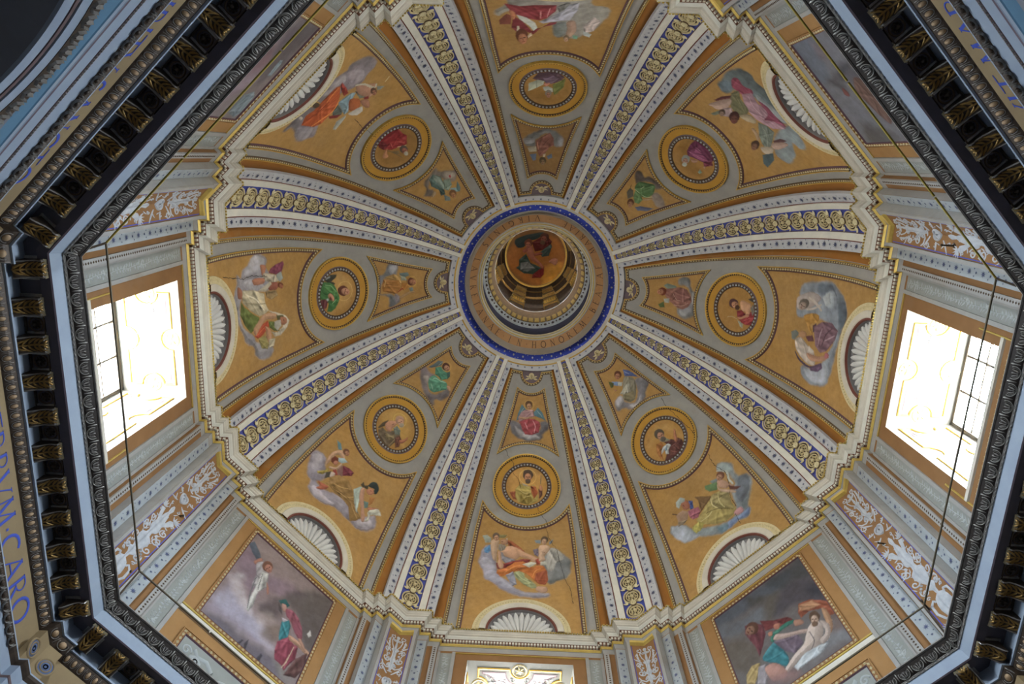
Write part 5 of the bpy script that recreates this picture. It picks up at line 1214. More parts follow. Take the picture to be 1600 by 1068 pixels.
LARGE[2] = ('top fresco: saint in crimson robe with a white sleeve, cut by the picture edge',
 [
  ('c',(160,159,156),(109,158,92,124,84,107,73,9,-62,-11,-64,101,-96,118,-104,144,-92,180,-79,218,-61,235,-45,249,-20,245,-10,245,-5,210,31,151,85,149,101,171),1),
  ('c',(140,151,153),(-2,197,-25,189,-27,225,-17,245,-3,236),1),
  ('f',(138,75,65),(102,188,87,160,78,169,80,203,101,205),1),
  ('d',(153,57,68),(90,116,62,126,38,119,-4,115,-4,141,12,174,27,183,50,177,73,162,83,138),1),
  ('d',(146,55,68),(75,169,59,185,50,204,40,226,30,216,-5,197,-7,187,5,191,24,216,36,239,49,230,69,232,79,216),1),
  ('l',(229,156,159),(24,175,24,143),2.3),
  ('l',(229,156,159),(12,168,7,131),2.4),
  ('s',(208,138,99),(81.8,144.8,72.8,151.2,69.7,168.6,74.9,183.5,80.8,162.5),1),
  ('f',(218,229,226),(68,163,50,174,34,193,29,213,36,225,46,204,62,182),1),
  ('d',(183,187,208),(27,189,3,167,-7,148,-22,113,-44,99,-43,134,-32,178,-10,183,18,195),1),
  ('d',(123,126,127),(-5,122,-22,101,-28,105,-19,136,-10,148),1),
  ('f',(218,218,195),(68,209,64,209,63,228,69,238),1),
  ('f',(117,68,47),(55,269,65,267,71,252,70,233,63,220,53,222,47,237,48,257),1),
  ('s',(200,138,107),(54.2,275.2,61.1,273.2,65.6,261.5,65.1,246.6,60.2,237.5,53.5,239.5,49.0,251.6,49.3,266.3),1),
  ('l',(75,55,44),(52,251,56,253),3.0),
  ('l',(75,55,44),(59,255,63,257),3.0),
  ('l',(159,104,83),(58,255,56,263),2.6),
  ('l',(138,62,52),(53,266,58,268),2.6),
  ('f',(229,211,187),(48,246,41,233,38,242,46,253),1),
  ('d',(212,200,203),(-58,203,-75,160,-89,180,-79,218,-63,226),1),
  ('f',(200,216,226),(-59,219,-77,231,-73,242,-62,236),1),
  ('s',(196,166,151),(-26.4,185.2,-40.3,180.7,-45.7,210.5,-45.3,226.8,-36.6,243.4,-28.1,238.3,-28.0,211.8),1),
  ('f',(123,186,166),(-41,237,-51,238,-50,251,-42,248),1),
  ('f',(138,117,96),(-29,259,-25,255,-23,247,-25,239,-29,236,-33,240,-35,248,-33,257),1),
  ('s',(214,179,156),(-28.9,262.4,-26.1,259.4,-24.9,252.8,-26.0,246.5,-28.8,244.1,-31.6,247.2,-32.8,253.8,-31.7,260.1),1),
  ('l',(75,55,44),(-31,252,-30,252),1.4),
  ('l',(75,55,44),(-28,252,-26,252),1.4),
  ('l',(159,104,83),(-29,253,-29,256),1.2),
  ('l',(138,62,52),(-30,259,-28,258),1.2)])
SMALL[6] = ('small bottom fresco: angel in rose red robe with blue wings, seated on dark clouds',
 [
  ('c',(113,113,122),(-55,594,-46,605,-30,600,-8,579,28,579,29,602,43,607,56,599,50,582,37,570,35,555,6,548,-21,553,-44,566),1),
  ('c',(161,161,168),(-41,590,-27,581,-8,568,-26,562),1),
  ('c',(177,177,184),(-19,567,15,566,29,557,-3,554),1),
  ('f',(91,133,150),(-31,628,-23,651,-11,638,-13,624,-28,609,-36,604),1),
  ('f',(91,133,150),(10,629,21,644,35,628,44,607,31,614,13,620),1),
  ('l',(159,191,198),(-24,628,-18,640),1.8),
  ('l',(159,191,198),(19,635,33,619),1.8),
  ('d',(177,140,147),(-24,628,-11,638,10,636,13,618,-10,610,-28,600,-31,614),1),
  ('d',(172,74,85),(-28,602,-5,612,13,611,27,604,30,593,26,574,8,566,-10,567,-18,579,-23,593),1),
  ('l',(239,177,184),(9,606,16,592,14,573),2.1),
  ('l',(239,177,184),(-12,600,-4,582),1.8),
  ('s',(194,159,129),(-28.4,616.1,-10.1,614.5,3.5,617.4,-5.3,610.0,-23.5,609.2),1),
  ('f',(103,76,55),(-1,640,-9,642,-13,648,-12,657,-6,661,2,659,6,652,5,644),1),
  ('s',(194,152,120),(-0.8,637.1,-5.9,638.6,-9.0,644.1,-8.3,650.3,-4.1,653.7,1.0,652.2,4.1,646.7,3.3,640.5),1),
  ('l',(67,48,39),(2,647,-1,647),1.6),
  ('l',(67,48,39),(-4,646,-7,646),1.6),
  ('l',(140,92,74),(-3,646,-2,643),1.4),
  ('l',(122,55,46),(0,641,-3,640),1.4),
  ('r',(230,184,92),(-3,649),13.3)])
SMALL[4] = ('small left fresco: angel in ochre yellow robe carrying a grey bird',
 [
  ('c',(124,129,138),(-26,543,-34,558,-56,570,-56,595,-43,599,-25,591,-26,566,-14,555,15,547,18,576,27,591,32,606,47,602,53,576,33,574,22,564,15,545),1),
  ('c',(166,170,184),(-49,572,-55,591,-45,595,-31,583),1),
  ('c',(161,156,172),(19,591,32,606,46,595,34,591),1),
  ('f',(113,137,143),(-32,603,-32,628,-24,632,-20,620,-26,606),1),
  ('f',(164,177,166),(-26,603,-21,620,-11,626,-13,608),1),
  ('d',(184,147,85),(-24,560,-31,587,-22,608,-3,610,-15,587),1),
  ('d',(177,122,55),(-19,557,-13,603,6,608,21,593,12,557,-1,553),1),
  ('l',(230,193,120),(-15,564,0,560),1.8),
  ('l',(122,78,28),(-5,566,-1,599),1.4),
  ('d',(184,124,51),(-7,610,-4,628,6,633,14,616,6,609),1),
  ('f',(159,67,41),(20,595,8,608,8,616,17,602),1),
  ('s',(190,156,113),(30.1,605.7,18.8,628.7,18.2,645.3,21.8,647.3,24.9,632.9,35.9,607.9),1),
  ('f',(124,143,147),(10,631,7,641,16,645,20,637),1),
  ('f',(103,57,41),(-4,648,2,643,2,634,-4,626,-12,625,-18,631,-17,640,-12,647),1),
  ('s',(184,129,101),(-2.8,651.4,0.9,647.2,0.6,640.1,-3.6,634.3,-9.1,633.2,-12.8,637.4,-12.5,644.5,-8.3,650.3),1),
  ('l',(67,48,39),(-10,643,-8,642),1.8),
  ('l',(67,48,39),(-5,641,-2,640),1.8),
  ('l',(140,92,74),(-6,642,-5,645),1.6),
  ('l',(122,55,46),(-6,648,-2,647),1.6),
  ('r',(230,184,92),(-7,640),13.5)])
SMALL[0] = ('small right fresco: angel in dusky rose robe with a sprig of leaves',
 [
  ('c',(128,133,140),(44,597,53,582,49,563,26,556,14,540,-16,538,-40,543,-53,565,-47,586,-30,592,-26,572,3,555,31,571,30,591),1),
  ('c',(177,182,186),(18,552,10,543,-14,542,-8,553),1),
  ('c',(166,170,182),(-30,584,-25,553,-43,562,-45,580),1),
  ('f',(124,143,133),(24,635,31,626,27,599,21,600,16,624),1),
  ('d',(150,103,94),(15,632,20,610,26,591,24,570,8,555,-4,552,-19,560,-29,576,-26,593,-19,606,-12,619,2,631),1),
  ('d',(144,97,92),(13,606,25,578,6,557,-12,574,-11,595),1),
  ('l',(202,161,147),(7,607,-8,595,-8,585),1.7),
  ('l',(202,161,147),(-22,602,-20,577,-10,562),1.7),
  ('l',(94,60,53),(-10,607,-1,600),1.5),
  ('f',(175,184,179),(-10,632,-7,616,-19,616,-19,629),1),
  ('f',(87,108,67),(-27,646,-17,631,-32,627,-34,640),1),
  ('f',(122,60,41),(5,649,13,648,18,640,17,631,10,626,3,628,-2,635,-1,644),1),
  ('s',(189,133,106),(4.1,652.4,9.5,650.8,13.0,644.8,12.6,637.9,8.5,634.2,3.1,635.8,-0.5,641.8,-0.1,648.7),1),
  ('l',(67,48,39),(2,641,5,642),1.7),
  ('l',(67,48,39),(8,642,11,643),1.7),
  ('l',(140,92,74),(6,643,6,646),1.5),
  ('l',(122,55,46),(3,648,7,649),1.5)])
SMALL[5] = ('small lower left fresco: angel in sea green robe bending forward',
 [
  ('c',(124,117,124),(-57,591,-48,608,-31,604,-14,607,-18,584,-2,567,18,569,29,593,36,611,52,599,48,585,40,569,27,559,36,546,24,544,-4,551,-26,562),1),
  ('c',(163,154,152),(-38,585,-27,594,-17,580,-25,577),1),
  ('f',(94,113,124),(-43,611,-38,629,-36,644,-24,652,-21,641,-27,630,-36,616),1),
  ('l',(159,175,184),(-27,635,-25,651),1.5),
  ('f',(71,106,101),(2,637,8,646,17,636,17,625),1),
  ('d',(80,147,124),(-29,625,-19,638,5,637,16,626,7,612,-6,613,-17,610),1),
  ('d',(90,159,133),(-20,587,-17,607,3,610,21,617,34,606,23,587,14,573,-2,570),1),
  ('l',(184,225,202),(-12,596,-9,604,9,609,19,616),1.9),
  ('l',(184,225,202),(-7,584,6,576),1.5),
  ('l',(51,99,83),(10,602,24,593),1.5),
  ('s',(202,161,136),(27.4,610.4,36.0,616.3,45.3,609.2,40.9,604.9),1),
  ('f',(85,53,41),(1,646,-3,639,-12,637,-19,641,-21,649,-16,656,-8,658,-1,654),1),
  ('s',(184,138,113),(4.0,645.4,0.6,640.7,-5.8,639.3,-11.5,642.2,-13.2,647.6,-9.8,652.3,-3.4,653.6,2.3,650.7),1),
  ('l',(67,48,39),(-5,651,-5,648),1.7),
  ('l',(67,48,39),(-6,645,-6,642),1.7),
  ('l',(140,92,74),(-5,647,-2,646),1.5),
  ('l',(122,55,46),(1,648,0,644),1.5),
  ('r',(230,184,92),(-8,648),12.8)])
SMALL[7] = ('small lower right fresco: white-robed angel with one blue wing holding a lily',
 [
  ('c',(133,133,143),(34,606,54,599,59,576,41,562,24,546,3,544,-17,543,-33,562,-51,565,-53,579,-44,594,-24,597,-23,576,-7,557,16,568,27,589),1),
  ('c',(177,177,191),(-43,593,-25,596,-26,581,-46,578),1),
  ('c',(184,184,195),(-20,559,-1,552,20,560,11,547,-12,544),1),
  ('f',(80,101,161),(26,649,35,639,42,622,47,605,34,618,19,631),1),
  ('l',(156,172,212),(25,642,32,628),1.6),
  ('d',(143,140,124),(13,629,27,622,34,606,22,583,3,564,-14,568,-21,585,-13,598),1),
  ('d',(177,177,166),(-21,602,9,612,17,605,3,590,-11,591),1),
  ('l',(228,228,216),(8,610,-2,591),2.0),
  ('d',(144,136,108),(-14,594,14,585,5,563,-14,568,-21,582),1),
  ('f',(122,154,207),(-18,643,-1,628,-12,623,-20,632),1),
  ('f',(179,191,193),(-6,631,4,622,-3,615,-11,622),1),
  ('f',(90,99,57),(-25,649,-15,636,-24,628,-30,630),1),
  ('f',(103,62,46),(-1,640,-3,648,1,655,8,657,15,653,17,646,14,639,6,636),1),
  ('s',(179,126,101),(-2.9,638.1,-4.2,643.5,-1.0,648.8,4.7,651.0,9.5,648.8,10.8,643.4,7.6,638.0,2.0,635.8),1),
  ('l',(67,48,39),(7,641,5,643),1.7),
  ('l',(67,48,39),(3,645,1,648),1.7),
  ('l',(140,92,74),(4,644,1,642),1.5),
  ('l',(122,55,46),(1,639,-1,642),1.5),
  ('s',(184,138,106),(-26.9,623.9,-19.4,613.8,-26.4,614.6),1)])
SMALL[3] = ('small upper left fresco: angel in grey-green robe holding a red flower',
 [
  ('c',(126,117,113),(19,557,0,557,-24,552,-28,570,-49,590,-55,604,-37,619,-23,612,-21,596,-6,565,23,579,19,594,31,608,46,588,31,579),1),
  ('c',(163,154,145),(-29,578,-45,592,-43,611,-27,601),1),
  ('d',(91,120,117),(-8,560,-17,581,-11,603,2,618,11,604,16,582,7,563),1),
  ('d',(140,161,154),(-9,564,-15,583,-5,615,2,615,0,589,-1,571),1),
  ('l',(193,212,198),(-17,598,-5,618),1.7),
  ('d',(131,154,143),(-16,593,-28,605,-22,622,-5,627,0,618),1),
  ('d',(72,99,97),(9,603,0,615,7,629,17,623),1),
  ('f',(184,48,67),(-31,596,-37,596,-34,603,-30,604),1),
  ('f',(99,133,140),(-37,625,-31,646,-23,652,-15,645,-24,637),1),
  ('f',(140,175,184),(-11,625,-23,636,-20,648,-10,639),1),
  ('f',(117,136,140),(10,627,5,644,10,653,20,641),1),
  ('s',(179,159,133),(26.9,600.1,19.3,600.0,22.3,609.2,36.2,607.8),1),
  ('f',(122,85,51),(-2,652,2,646,1,638,-5,632,-12,632,-16,639,-15,647,-9,653),1),
  ('s',(184,133,90),(-1.0,654.8,1.6,650.3,0.5,643.9,-3.7,639.3,-8.4,639.3,-11.0,643.9,-9.9,650.3,-5.7,654.8),1),
  ('l',(67,48,39),(-8,648,-6,647),1.7),
  ('l',(67,48,39),(-4,645,-2,644),1.7),
  ('l',(140,92,74),(-5,646,-3,650),1.5),
  ('l',(122,55,46),(-4,652,-1,651),1.5)])
SMALL[1] = ('small upper right fresco: angel in leaf green robe turned head down',
 [
  ('c',(100,92,90),(56,577,46,563,31,567,23,552,2,548,-17,550,-11,565,9,562,26,582,32,597),1),
  ('c',(144,133,129),(-13,582,-20,568,-40,566,-58,578,-48,594,-31,594),1),
  ('d',(90,129,83),(24,610,30,588,15,572,0,560,-14,578,-14,599,-4,610,7,610),1),
  ('d',(103,140,92),(19,612,5,607,-11,614,-14,630,-5,637,10,628),1),
  ('l',(184,207,161),(23,611,6,608),1.8),
  ('l',(184,207,161),(0,606,-11,601,-19,588),1.8),
  ('l',(184,207,161),(14,598,13,586),1.4),
  ('l',(60,92,53),(5,592,0,570),1.4),
  ('f',(106,103,92),(29,634,32,618,22,617,10,628,13,646),1),
  ('l',(85,67,46),(29,624,36,610),1.4),
  ('f',(99,110,143),(-14,645,-21,631,-45,606,-42,624,-26,645),1),
  ('s',(184,159,129),(-10.7,611.0,-21.2,589.9,-23.8,594.8,-14.7,612.1),1),
  ('f',(103,67,48),(-5,653,1,656,8,652,11,645,9,637,3,635,-4,638,-7,646),1),
  ('s',(177,133,106),(-6.8,655.2,-2.2,656.7,2.9,653.7,5.5,648.0,4.2,642.9,-0.3,641.4,-5.4,644.3,-8.1,650.1),1),
  ('l',(67,48,39),(-3,645,-2,647),1.4),
  ('l',(67,48,39),(0,649,2,651),1.5),
  ('l',(140,92,74),(-1,649,-3,651),1.3),
  ('l',(122,55,46),(-6,651,-3,654),1.3)])
SMALL[2] = ('small top fresco: dim angel in russet robe with grey blue wings',
 [
  ('c',(116,119,122),(49,583,32,565,5,551,-19,552,-41,570,-46,594,-29,603,-19,586,-9,563,20,582,20,601,36,606,49,598),1),
  ('c',(161,164,172),(49,583,25,582,26,593,45,598),1),
  ('c',(153,156,167),(-34,575,-47,579,-45,598,-36,601),1),
  ('f',(101,119,148),(35,628,18,625,19,644,26,646),1),
  ('f',(101,119,148),(-8,632,-20,623,-22,636,-12,640),1),
  ('f',(183,175,156),(41,609,20,603,18,618,36,621),1),
  ('d',(140,91,79),(21,586,4,572,-12,561,-22,578,-24,599,-12,606,-2,626,10,633,16,618,20,601),1),
  ('l',(204,140,111),(17,592,14,612),2.3),
  ('l',(106,63,58),(3,600,-10,580),1.8),
  ('f',(204,188,159),(2,626,-5,624,-4,633,1,634),1),
  ('f',(87,74,53),(1,655,7,652,10,645,8,637,2,634,-4,637,-7,644,-5,652),1),
  ('s',(140,119,90),(0.5,657.7,4.6,655.5,6.6,649.7,5.2,643.7,1.3,641.1,-2.8,643.4,-4.8,649.2,-3.5,655.1),1),
  ('l',(77,56,45),(-3,648,0,648),1.5),
  ('l',(77,56,45),(2,648,5,649),1.5),
  ('l',(161,106,85),(1,649,1,652),1.3),
  ('l',(140,63,53),(-1,654,2,654),1.3)])
ROUND[6] = ('bottom roundel: bearded saint in yellow mantle holding a torch',
 [
  ('w',(230,175,89),(-45,23,-18,46,26,46,51,16,45,-20,4,-55,-31,-33),1),
  ('r',(255,216,125),(2,26),21.5),
  ('d',(166,89,58),(-43,-19,-28,-16,-20,-40,-33,-38),1),
  ('d',(185,166,89),(-28,-9,-16,6,2,-1,19,5,28,-16,31,-40,8,-53,-18,-47,-27,-33),1),
  ('d',(146,127,58),(-15,-23,7,-17,16,-40,4,-53,-14,-47),1),
  ('d',(180,96,55),(10,2,23,0,30,-18,20,-36,13,-17),1),
  ('l',(242,221,144),(-19,-9,-6,-20,11,-17),2.0),
  ('l',(242,221,144),(-6,-32,13,-26),1.8),
  ('d',(110,70,58),(30,-6,41,-11,41,-25,33,-35),1),
  ('s',(203,144,110),(32.9,3.2,39.5,1.2,40.8,-10.7,33.3,-9.8),1),
  ('l',(91,108,106),(36,8,36,32),2.0),
  ('f',(168,166,154),(-13,8,-1,4,6,0,-7,1),1),
  ('f',(89,72,62),(3,17,-7,21,-11,31,-8,43,2,47,11,43,16,33,12,22),1),
  ('s',(202,146,110),(3.0,12.7,-3.4,15.9,-6.4,24.3,-4.1,32.9,2.1,36.8,8.5,33.5,11.4,25.1,9.1,16.5),1),
  ('l',(70,50,41),(8,26,4,26),2.2),
  ('l',(70,50,41),(1,26,-3,26),2.2),
  ('l',(146,96,77),(2,26,3,21),2.0),
  ('l',(127,58,48),(5,18,0,18),1.9),
  ('f',(102,86,74),(3,7,-2,9,-4,14,-2,19,3,21,8,19,10,14,8,9),1)])
ROUND[4] = ('left roundel: curly haired saint in bright green robe with a dark eagle',
 [
  ('w',(211,168,96),(-51,-3,-35,25,-7,43,29,31,45,-2,44,-26),1),
  ('r',(240,202,125),(-3,20),23.2),
  ('f',(70,72,62),(-39,-40,-47,-23,-46,-3,-40,-4,-35,-12,-31,-19,-25,-7,-22,-11,-28,-27,-34,-38),1),
  ('f',(149,158,163),(-40,-38,-44,-23,-40,-22,-37,-35),1),
  ('d',(72,127,74),(-20,-60,-33,-43,-29,-24,-22,-11,-10,-4,1,2,12,5,22,1,36,-9,42,-22,39,-34,20,-28,10,-45,7,-61,-8,-64),1),
  ('d',(89,149,86),(-23,-43,-21,-20,-2,-1,5,-11,-5,-24,-10,-39),1),
  ('l',(161,211,149),(-25,-38,-20,-19,-5,-5),1.5),
  ('l',(43,84,50),(-19,-50,-5,-41,-3,-23),1.8),
  ('l',(161,211,149),(13,-5,22,-17),1.6),
  ('d',(108,53,62),(11,-60,8,-40,15,-31,29,-35,34,-45,24,-55),1),
  ('s',(203,146,118),(-0.5,-29.3,-3.4,-22.6,5.7,-13.0,15.0,-11.6,16.8,-16.6,8.1,-23.0,7.4,-27.9),1),
  ('f',(127,50,62),(4,-24,11,-18,15,-21,10,-27),1),
  ('f',(192,197,202),(12,-28,13,-29,14,-31,13,-34,10,-35,9,-34,8,-31,9,-29),1),
  ('f',(108,62,48),(1,31,8,23,7,11,-1,2,-10,0,-16,8,-16,20,-8,30),1),
  ('s',(202,149,125),(2.9,35.1,6.9,29.4,5.8,20.0,0.4,12.4,-6.2,11.1,-10.1,16.8,-9.2,26.2,-3.8,33.8),1),
  ('l',(70,50,41),(-7,24,-4,22),2.3),
  ('l',(70,50,41),(-1,21,3,20),2.3),
  ('l',(146,96,77),(-2,22,0,27),2.1),
  ('l',(127,58,48),(-1,31,3,29),2.1)])
ROUND[0] = ('right roundel: bare-shouldered man in dark red drapery',
 [
  ('w',(185,139,67),(34,25,51,-14,42,-47,28,-40,25,1,0,23,-17,27),1),
  ('f',(70,70,72),(30,-30,39,-45,31,-61,25,-57,26,-44),1),
  ('d',(139,43,53),(-3,-1,2,-15,-4,-26,3,-44,20,-51,27,-61,9,-69,-11,-70,-26,-56,-30,-33,-28,-18,-17,-5),1),
  ('d',(166,53,62),(-26,-16,-9,-36,0,-54,1,-69,-15,-67,-26,-56,-30,-33),1),
  ('l',(211,96,106),(-24,-23,-13,-40,-9,-56),1.4),
  ('l',(89,26,34),(-26,-39,-14,-57),1.5),
  ('d',(130,127,118),(10,-40,20,-45,20,-49,5,-54,-6,-49,3,-44),1),
  ('s',(211,166,134),(19.0,-7.7,24.8,-17.9,22.3,-31.2,19.0,-39.9,5.1,-40.6,-4.2,-38.9,-7.4,-29.7,-0.3,-26.9,1.2,-15.3),1),
  ('s',(202,149,120),(-16.5,-5.3,-13.9,-17.8,-4.3,-32.4,-7.9,-39.5,-16.3,-24.7,-21.5,-12.5),1),
  ('l',(211,192,154),(-23,24,-19,11,-22,-6),1.3),
  ('f',(168,178,163),(-25,-7,-29,-24,-40,-24,-38,-17),1),
  ('f',(89,58,62),(6,0,2,10,4,20,12,24,20,21,24,12,22,2,15,-3),1),
  ('s',(202,149,120),(4.7,-2.5,2.0,4.2,3.9,11.7,9.5,15.8,15.3,14.0,18.0,7.4,16.0,-0.1,10.5,-4.2),1),
  ('l',(70,50,41),(14,3,12,6),1.9),
  ('l',(70,50,41),(9,8,7,11),1.9),
  ('l',(146,96,77),(10,6,8,3),1.7),
  ('l',(127,58,48),(9,0,5,3),1.7),
  ('f',(89,62,48),(2,-7,-1,-2,0,3,4,6,8,4,11,-1,10,-6,7,-9),1)])
ROUND[5] = ('lower left roundel: bald old man in brown robe, hands raised',
 [
  ('w',(211,168,86),(-49,-4,-37,33,-6,53,26,37,47,2,42,-22),1),
  ('r',(240,206,110),(-6,26),17.9),
  ('f',(89,77,60),(-37,-32,-36,-13,-28,6,-27,-8,-26,-16,-34,-33),1),
  ('d',(110,96,77),(-33,-36,-28,-23,-14,-24,1,-4,18,-3,24,-9,20,-29,16,-51,8,-55,-11,-53,-24,-47),1),
  ('d',(132,118,86),(-13,-27,1,-23,7,-12,13,-24,4,-37,-7,-37),1),
  ('l',(192,173,125),(-13,-31,0,-28,8,-18),1.2),
  ('l',(192,173,125),(13,-50,15,-22),1.1),
  ('s',(202,151,127),(-29.0,-7.5,-23.2,6.7,-12.8,15.4,-5.4,11.0,-7.5,-3.2,-4.7,-16.5,-14.7,-20.8,-23.9,-16.3),1),
  ('d',(122,134,127),(-6,-3,-2,9,12,7,18,-3,8,-13),1),
  ('d',(110,70,58),(13,-20,19,-6,28,-9,36,-29,29,-40),1),
  ('s',(185,120,96),(25.4,-15.5,33.1,-5.6,37.5,8.7,40.5,-0.1,38.3,-12.3,32.7,-20.0),1),
  ('l',(89,58,48),(-14,0,-12,8),1.1),
  ('f',(185,146,127),(4,21,-3,14,-12,15,-18,22,-17,32,-10,38,-1,38,5,30),1),
  ('s',(211,166,144),(6.8,19.2,1.7,14.9,-5.3,15.7,-10.1,21.1,-10.0,27.9,-4.9,32.2,2.2,31.4,7.0,26.0),1),
  ('l',(70,50,41),(0,29,-2,26),1.8),
  ('l',(70,50,41),(-3,22,-5,19),1.8),
  ('l',(146,96,77),(-2,24,1,22),1.6),
  ('l',(127,58,48),(4,23,2,19),1.6),
  ('f',(168,158,144),(11,17,7,13,3,13,0,17,1,22,4,26,9,26,12,22),1)])
ROUND[7] = ('lower right roundel: dark bearded man in maroon cloak over a white tunic',
 [
  ('w',(211,168,94),(-38,12,-1,40,33,27,48,-7,43,-41,31,4,14,26,-13,17),1),
  ('d',(166,108,53),(-21,5,-7,0,-8,-14,-22,-24,-28,-45,-32,-34,-32,-15),1),
  ('d',(94,55,53),(-2,-4,16,-9,23,-19,33,-19,39,-31,34,-55,18,-63,0,-66,-22,-57,-26,-47,-13,-36,-1,-28,1,-15),1),
  ('d',(113,70,67),(5,-25,24,-27,21,-48,4,-54,-9,-47),1),
  ('l',(168,110,101),(0,-36,10,-49),1.5),
  ('l',(53,29,29),(13,-29,18,-52),1.8),
  ('d',(192,204,211),(-11,-13,-1,-13,5,-14,8,-23,-3,-30,-9,-39,-15,-35,-11,-23,-24,-27,-20,-19),1),
  ('f',(108,146,178),(-8,-21,-3,-19,-6,-27,-12,-27),1),
  ('s',(192,130,101),(21.6,-17.8,31.5,-0.2,36.3,6.9,39.5,4.0,34.6,-8.6,31.3,-18.8,24.7,-26.2),1),
  ('f',(146,146,127),(-7,10,8,2,14,-11,3,-7,-8,3),1),
  ('f',(91,83,74),(1,7,-8,12,-13,23,-9,33,-1,37,8,33,13,22,9,11),1),
  ('s',(185,137,115),(0.8,3.1,-5.3,6.7,-8.2,15.2,-6.0,23.5,-0.2,26.8,5.9,23.2,8.7,14.7,6.5,6.4),1),
  ('l',(70,50,41),(6,16,2,16),2.3),
  ('l',(70,50,41),(-2,16,-5,17),2.3),
  ('l',(146,96,77),(0,16,0,11),2.0),
  ('l',(127,58,48),(3,8,-2,8),2.0),
  ('f',(102,96,89),(1,-3,-4,-1,-6,5,-4,10,0,12,5,9,8,4,6,-1),1)])
ROUND[3] = ('upper left roundel: man in crimson robe lying head down',
 [
  ('w',(154,115,55),(-40,-31,-52,4,-36,36,-7,52,21,43,43,18,40,-24,32,-39),1),
  ('d',(146,38,46),(18,-56,-2,-59,-27,-49,-37,-39,-35,-18,-38,-5,-23,15,-13,10,-2,1,9,-6,21,-26,23,-41),1),
  ('d',(166,50,55),(-1,-29,-19,-21,-28,4,-18,12,-3,0,9,-11),1),
  ('d',(110,34,43),(18,-54,6,-47,7,-26,20,-24,23,-41),1),
  ('l',(211,101,96),(-1,-24,4,-9),1.9),
  ('l',(211,101,96),(-13,-12,-21,4),1.9),
  ('l',(230,211,173),(-4,1,-19,16),2.1),
  ('s',(202,146,110),(26.2,-17.7,13.2,-18.8,21.8,-10.3,25.4,0.8,33.9,-1.7,35.6,-10.4),1),
  ('l',(127,108,77),(16,-13,11,9,8,36),2.1),
  ('f',(127,110,77),(14,-5,2,11,5,22,12,11),1),
  ('f',(91,82,77),(-5,32,0,26,0,16,-5,8,-12,7,-17,13,-17,23,-12,31),1),
  ('s',(168,108,91),(-4.2,35.6,-1.0,31.1,-1.2,23.4,-4.8,17.0,-9.6,15.6,-12.8,20.1,-12.6,27.8,-9.1,34.2),1),
  ('l',(70,50,41),(-11,26,-8,25),2.0),
  ('l',(70,50,41),(-6,24,-4,23),2.0),
  ('l',(146,96,77),(-7,25,-6,29),1.8),
  ('l',(127,58,48),(-7,32,-4,31),1.8),
  ('f',(185,185,173),(-3,41,0,37,0,33,-2,29,-6,28,-9,31,-9,36,-7,40),1)])
ROUND[1] = ('upper right roundel: white-bearded man in magenta robe, head low',
 [
  ('w',(149,110,50),(42,19,45,-23,38,-36,31,-9,15,11,22,28,5,45,-33,32,-44,8,-16,7),1),
  ('d',(113,50,86),(25,-1,33,-23,35,-45,21,-54,9,-65,-9,-62,-22,-58,-27,-43,-24,-23,-9,-11,5,-2,14,6),1),
  ('d',(158,84,127),(22,-4,18,-27,-4,-32,-23,-33,-10,-14,11,-4),1),
  ('l',(211,146,182),(18,-5,0,-16,-14,-25),1.4),
  ('l',(211,146,182),(20,-29,5,-34),1.2),
  ('l',(70,26,58),(12,-13,-4,-32,-18,-37),1.4),
  ('d',(127,53,77),(-18,-18,-26,-40,-36,-35,-31,-20,-30,-10),1),
  ('s',(185,146,125),(2.5,4.3,-7.6,-8.9,-9.2,0.4,-3.5,8.3),1),
  ('f',(127,166,154),(-31,14,-28,4,-37,5,-36,14),1),
  ('s',(192,156,132),(-26.2,-7.8,-28.3,-15.3,-34.1,-7.6),1),
  ('f',(149,161,161),(2,28,10,31,17,25,20,15,17,7,10,4,3,10,0,20),1),
  ('s',(185,146,134),(0.6,31.2,5.7,32.4,11.1,27.9,13.7,20.3,12.0,14.1,6.9,12.9,1.5,17.4,-1.1,25.0),1),
  ('l',(70,50,41),(4,18,6,20),1.6),
  ('l',(70,50,41),(8,23,10,25),1.6),
  ('l',(146,96,77),(7,22,4,25),1.4),
  ('l',(127,58,48),(2,26,4,29),1.4),
  ('f',(182,197,197),(-2,35,2,37,5,35,6,30,5,25,1,23,-3,26,-4,31),1)])
ROUND[2] = ('top roundel: hooded reader with open book, dim and dark',
 [
  ('w',(168,124,55),(46,13,15,8,-13,37,-32,19,-41,-16,-47,1,-26,44,23,43,43,30),1),
  ('d',(97,72,88),(35,-28,24,-47,1,-53,-20,-51,-35,-37,-29,-26,-13,-15,2,-18,16,-20),1),
  ('d',(124,102,127),(12,-31,-9,-41,-23,-31,-8,-13,6,-15),1),
  ('d',(127,138,72),(-10,-11,-29,-26,-37,-34,-35,-5,-22,16,-15,23,-11,6),1),
  ('l',(193,204,110),(-15,-13,-29,-23),1.3),
  ('f',(193,204,188),(43,-13,23,-25,9,-22,11,-10,25,1,44,13),1),
  ('l',(127,138,132),(26,-21,25,1),1.2),
  ('s',(221,149,127),(9.9,-13.5,-3.1,-16.0,-1.1,-8.9,5.9,-5.0),1),
  ('f',(193,204,199),(12,-1,1,-5,-10,1,-12,13,-5,14,8,9),1),
  ('f',(146,141,132),(-2,29,3,26,6,18,4,10,-1,6,-7,9,-9,17,-7,25),1),
  ('s',(190,138,121),(-2.4,31.8,1.2,29.4,3.0,23.3,1.8,17.1,-1.6,14.3,-5.2,16.7,-7.0,22.8,-5.8,29.0),1),
  ('l',(80,58,47),(-5,22,-3,22),1.5),
  ('l',(80,58,47),(-1,22,1,22),1.5),
  ('l',(168,110,88),(-2,22,-2,26),1.3),
  ('l',(146,66,55),(-4,28,-1,28),1.3)])
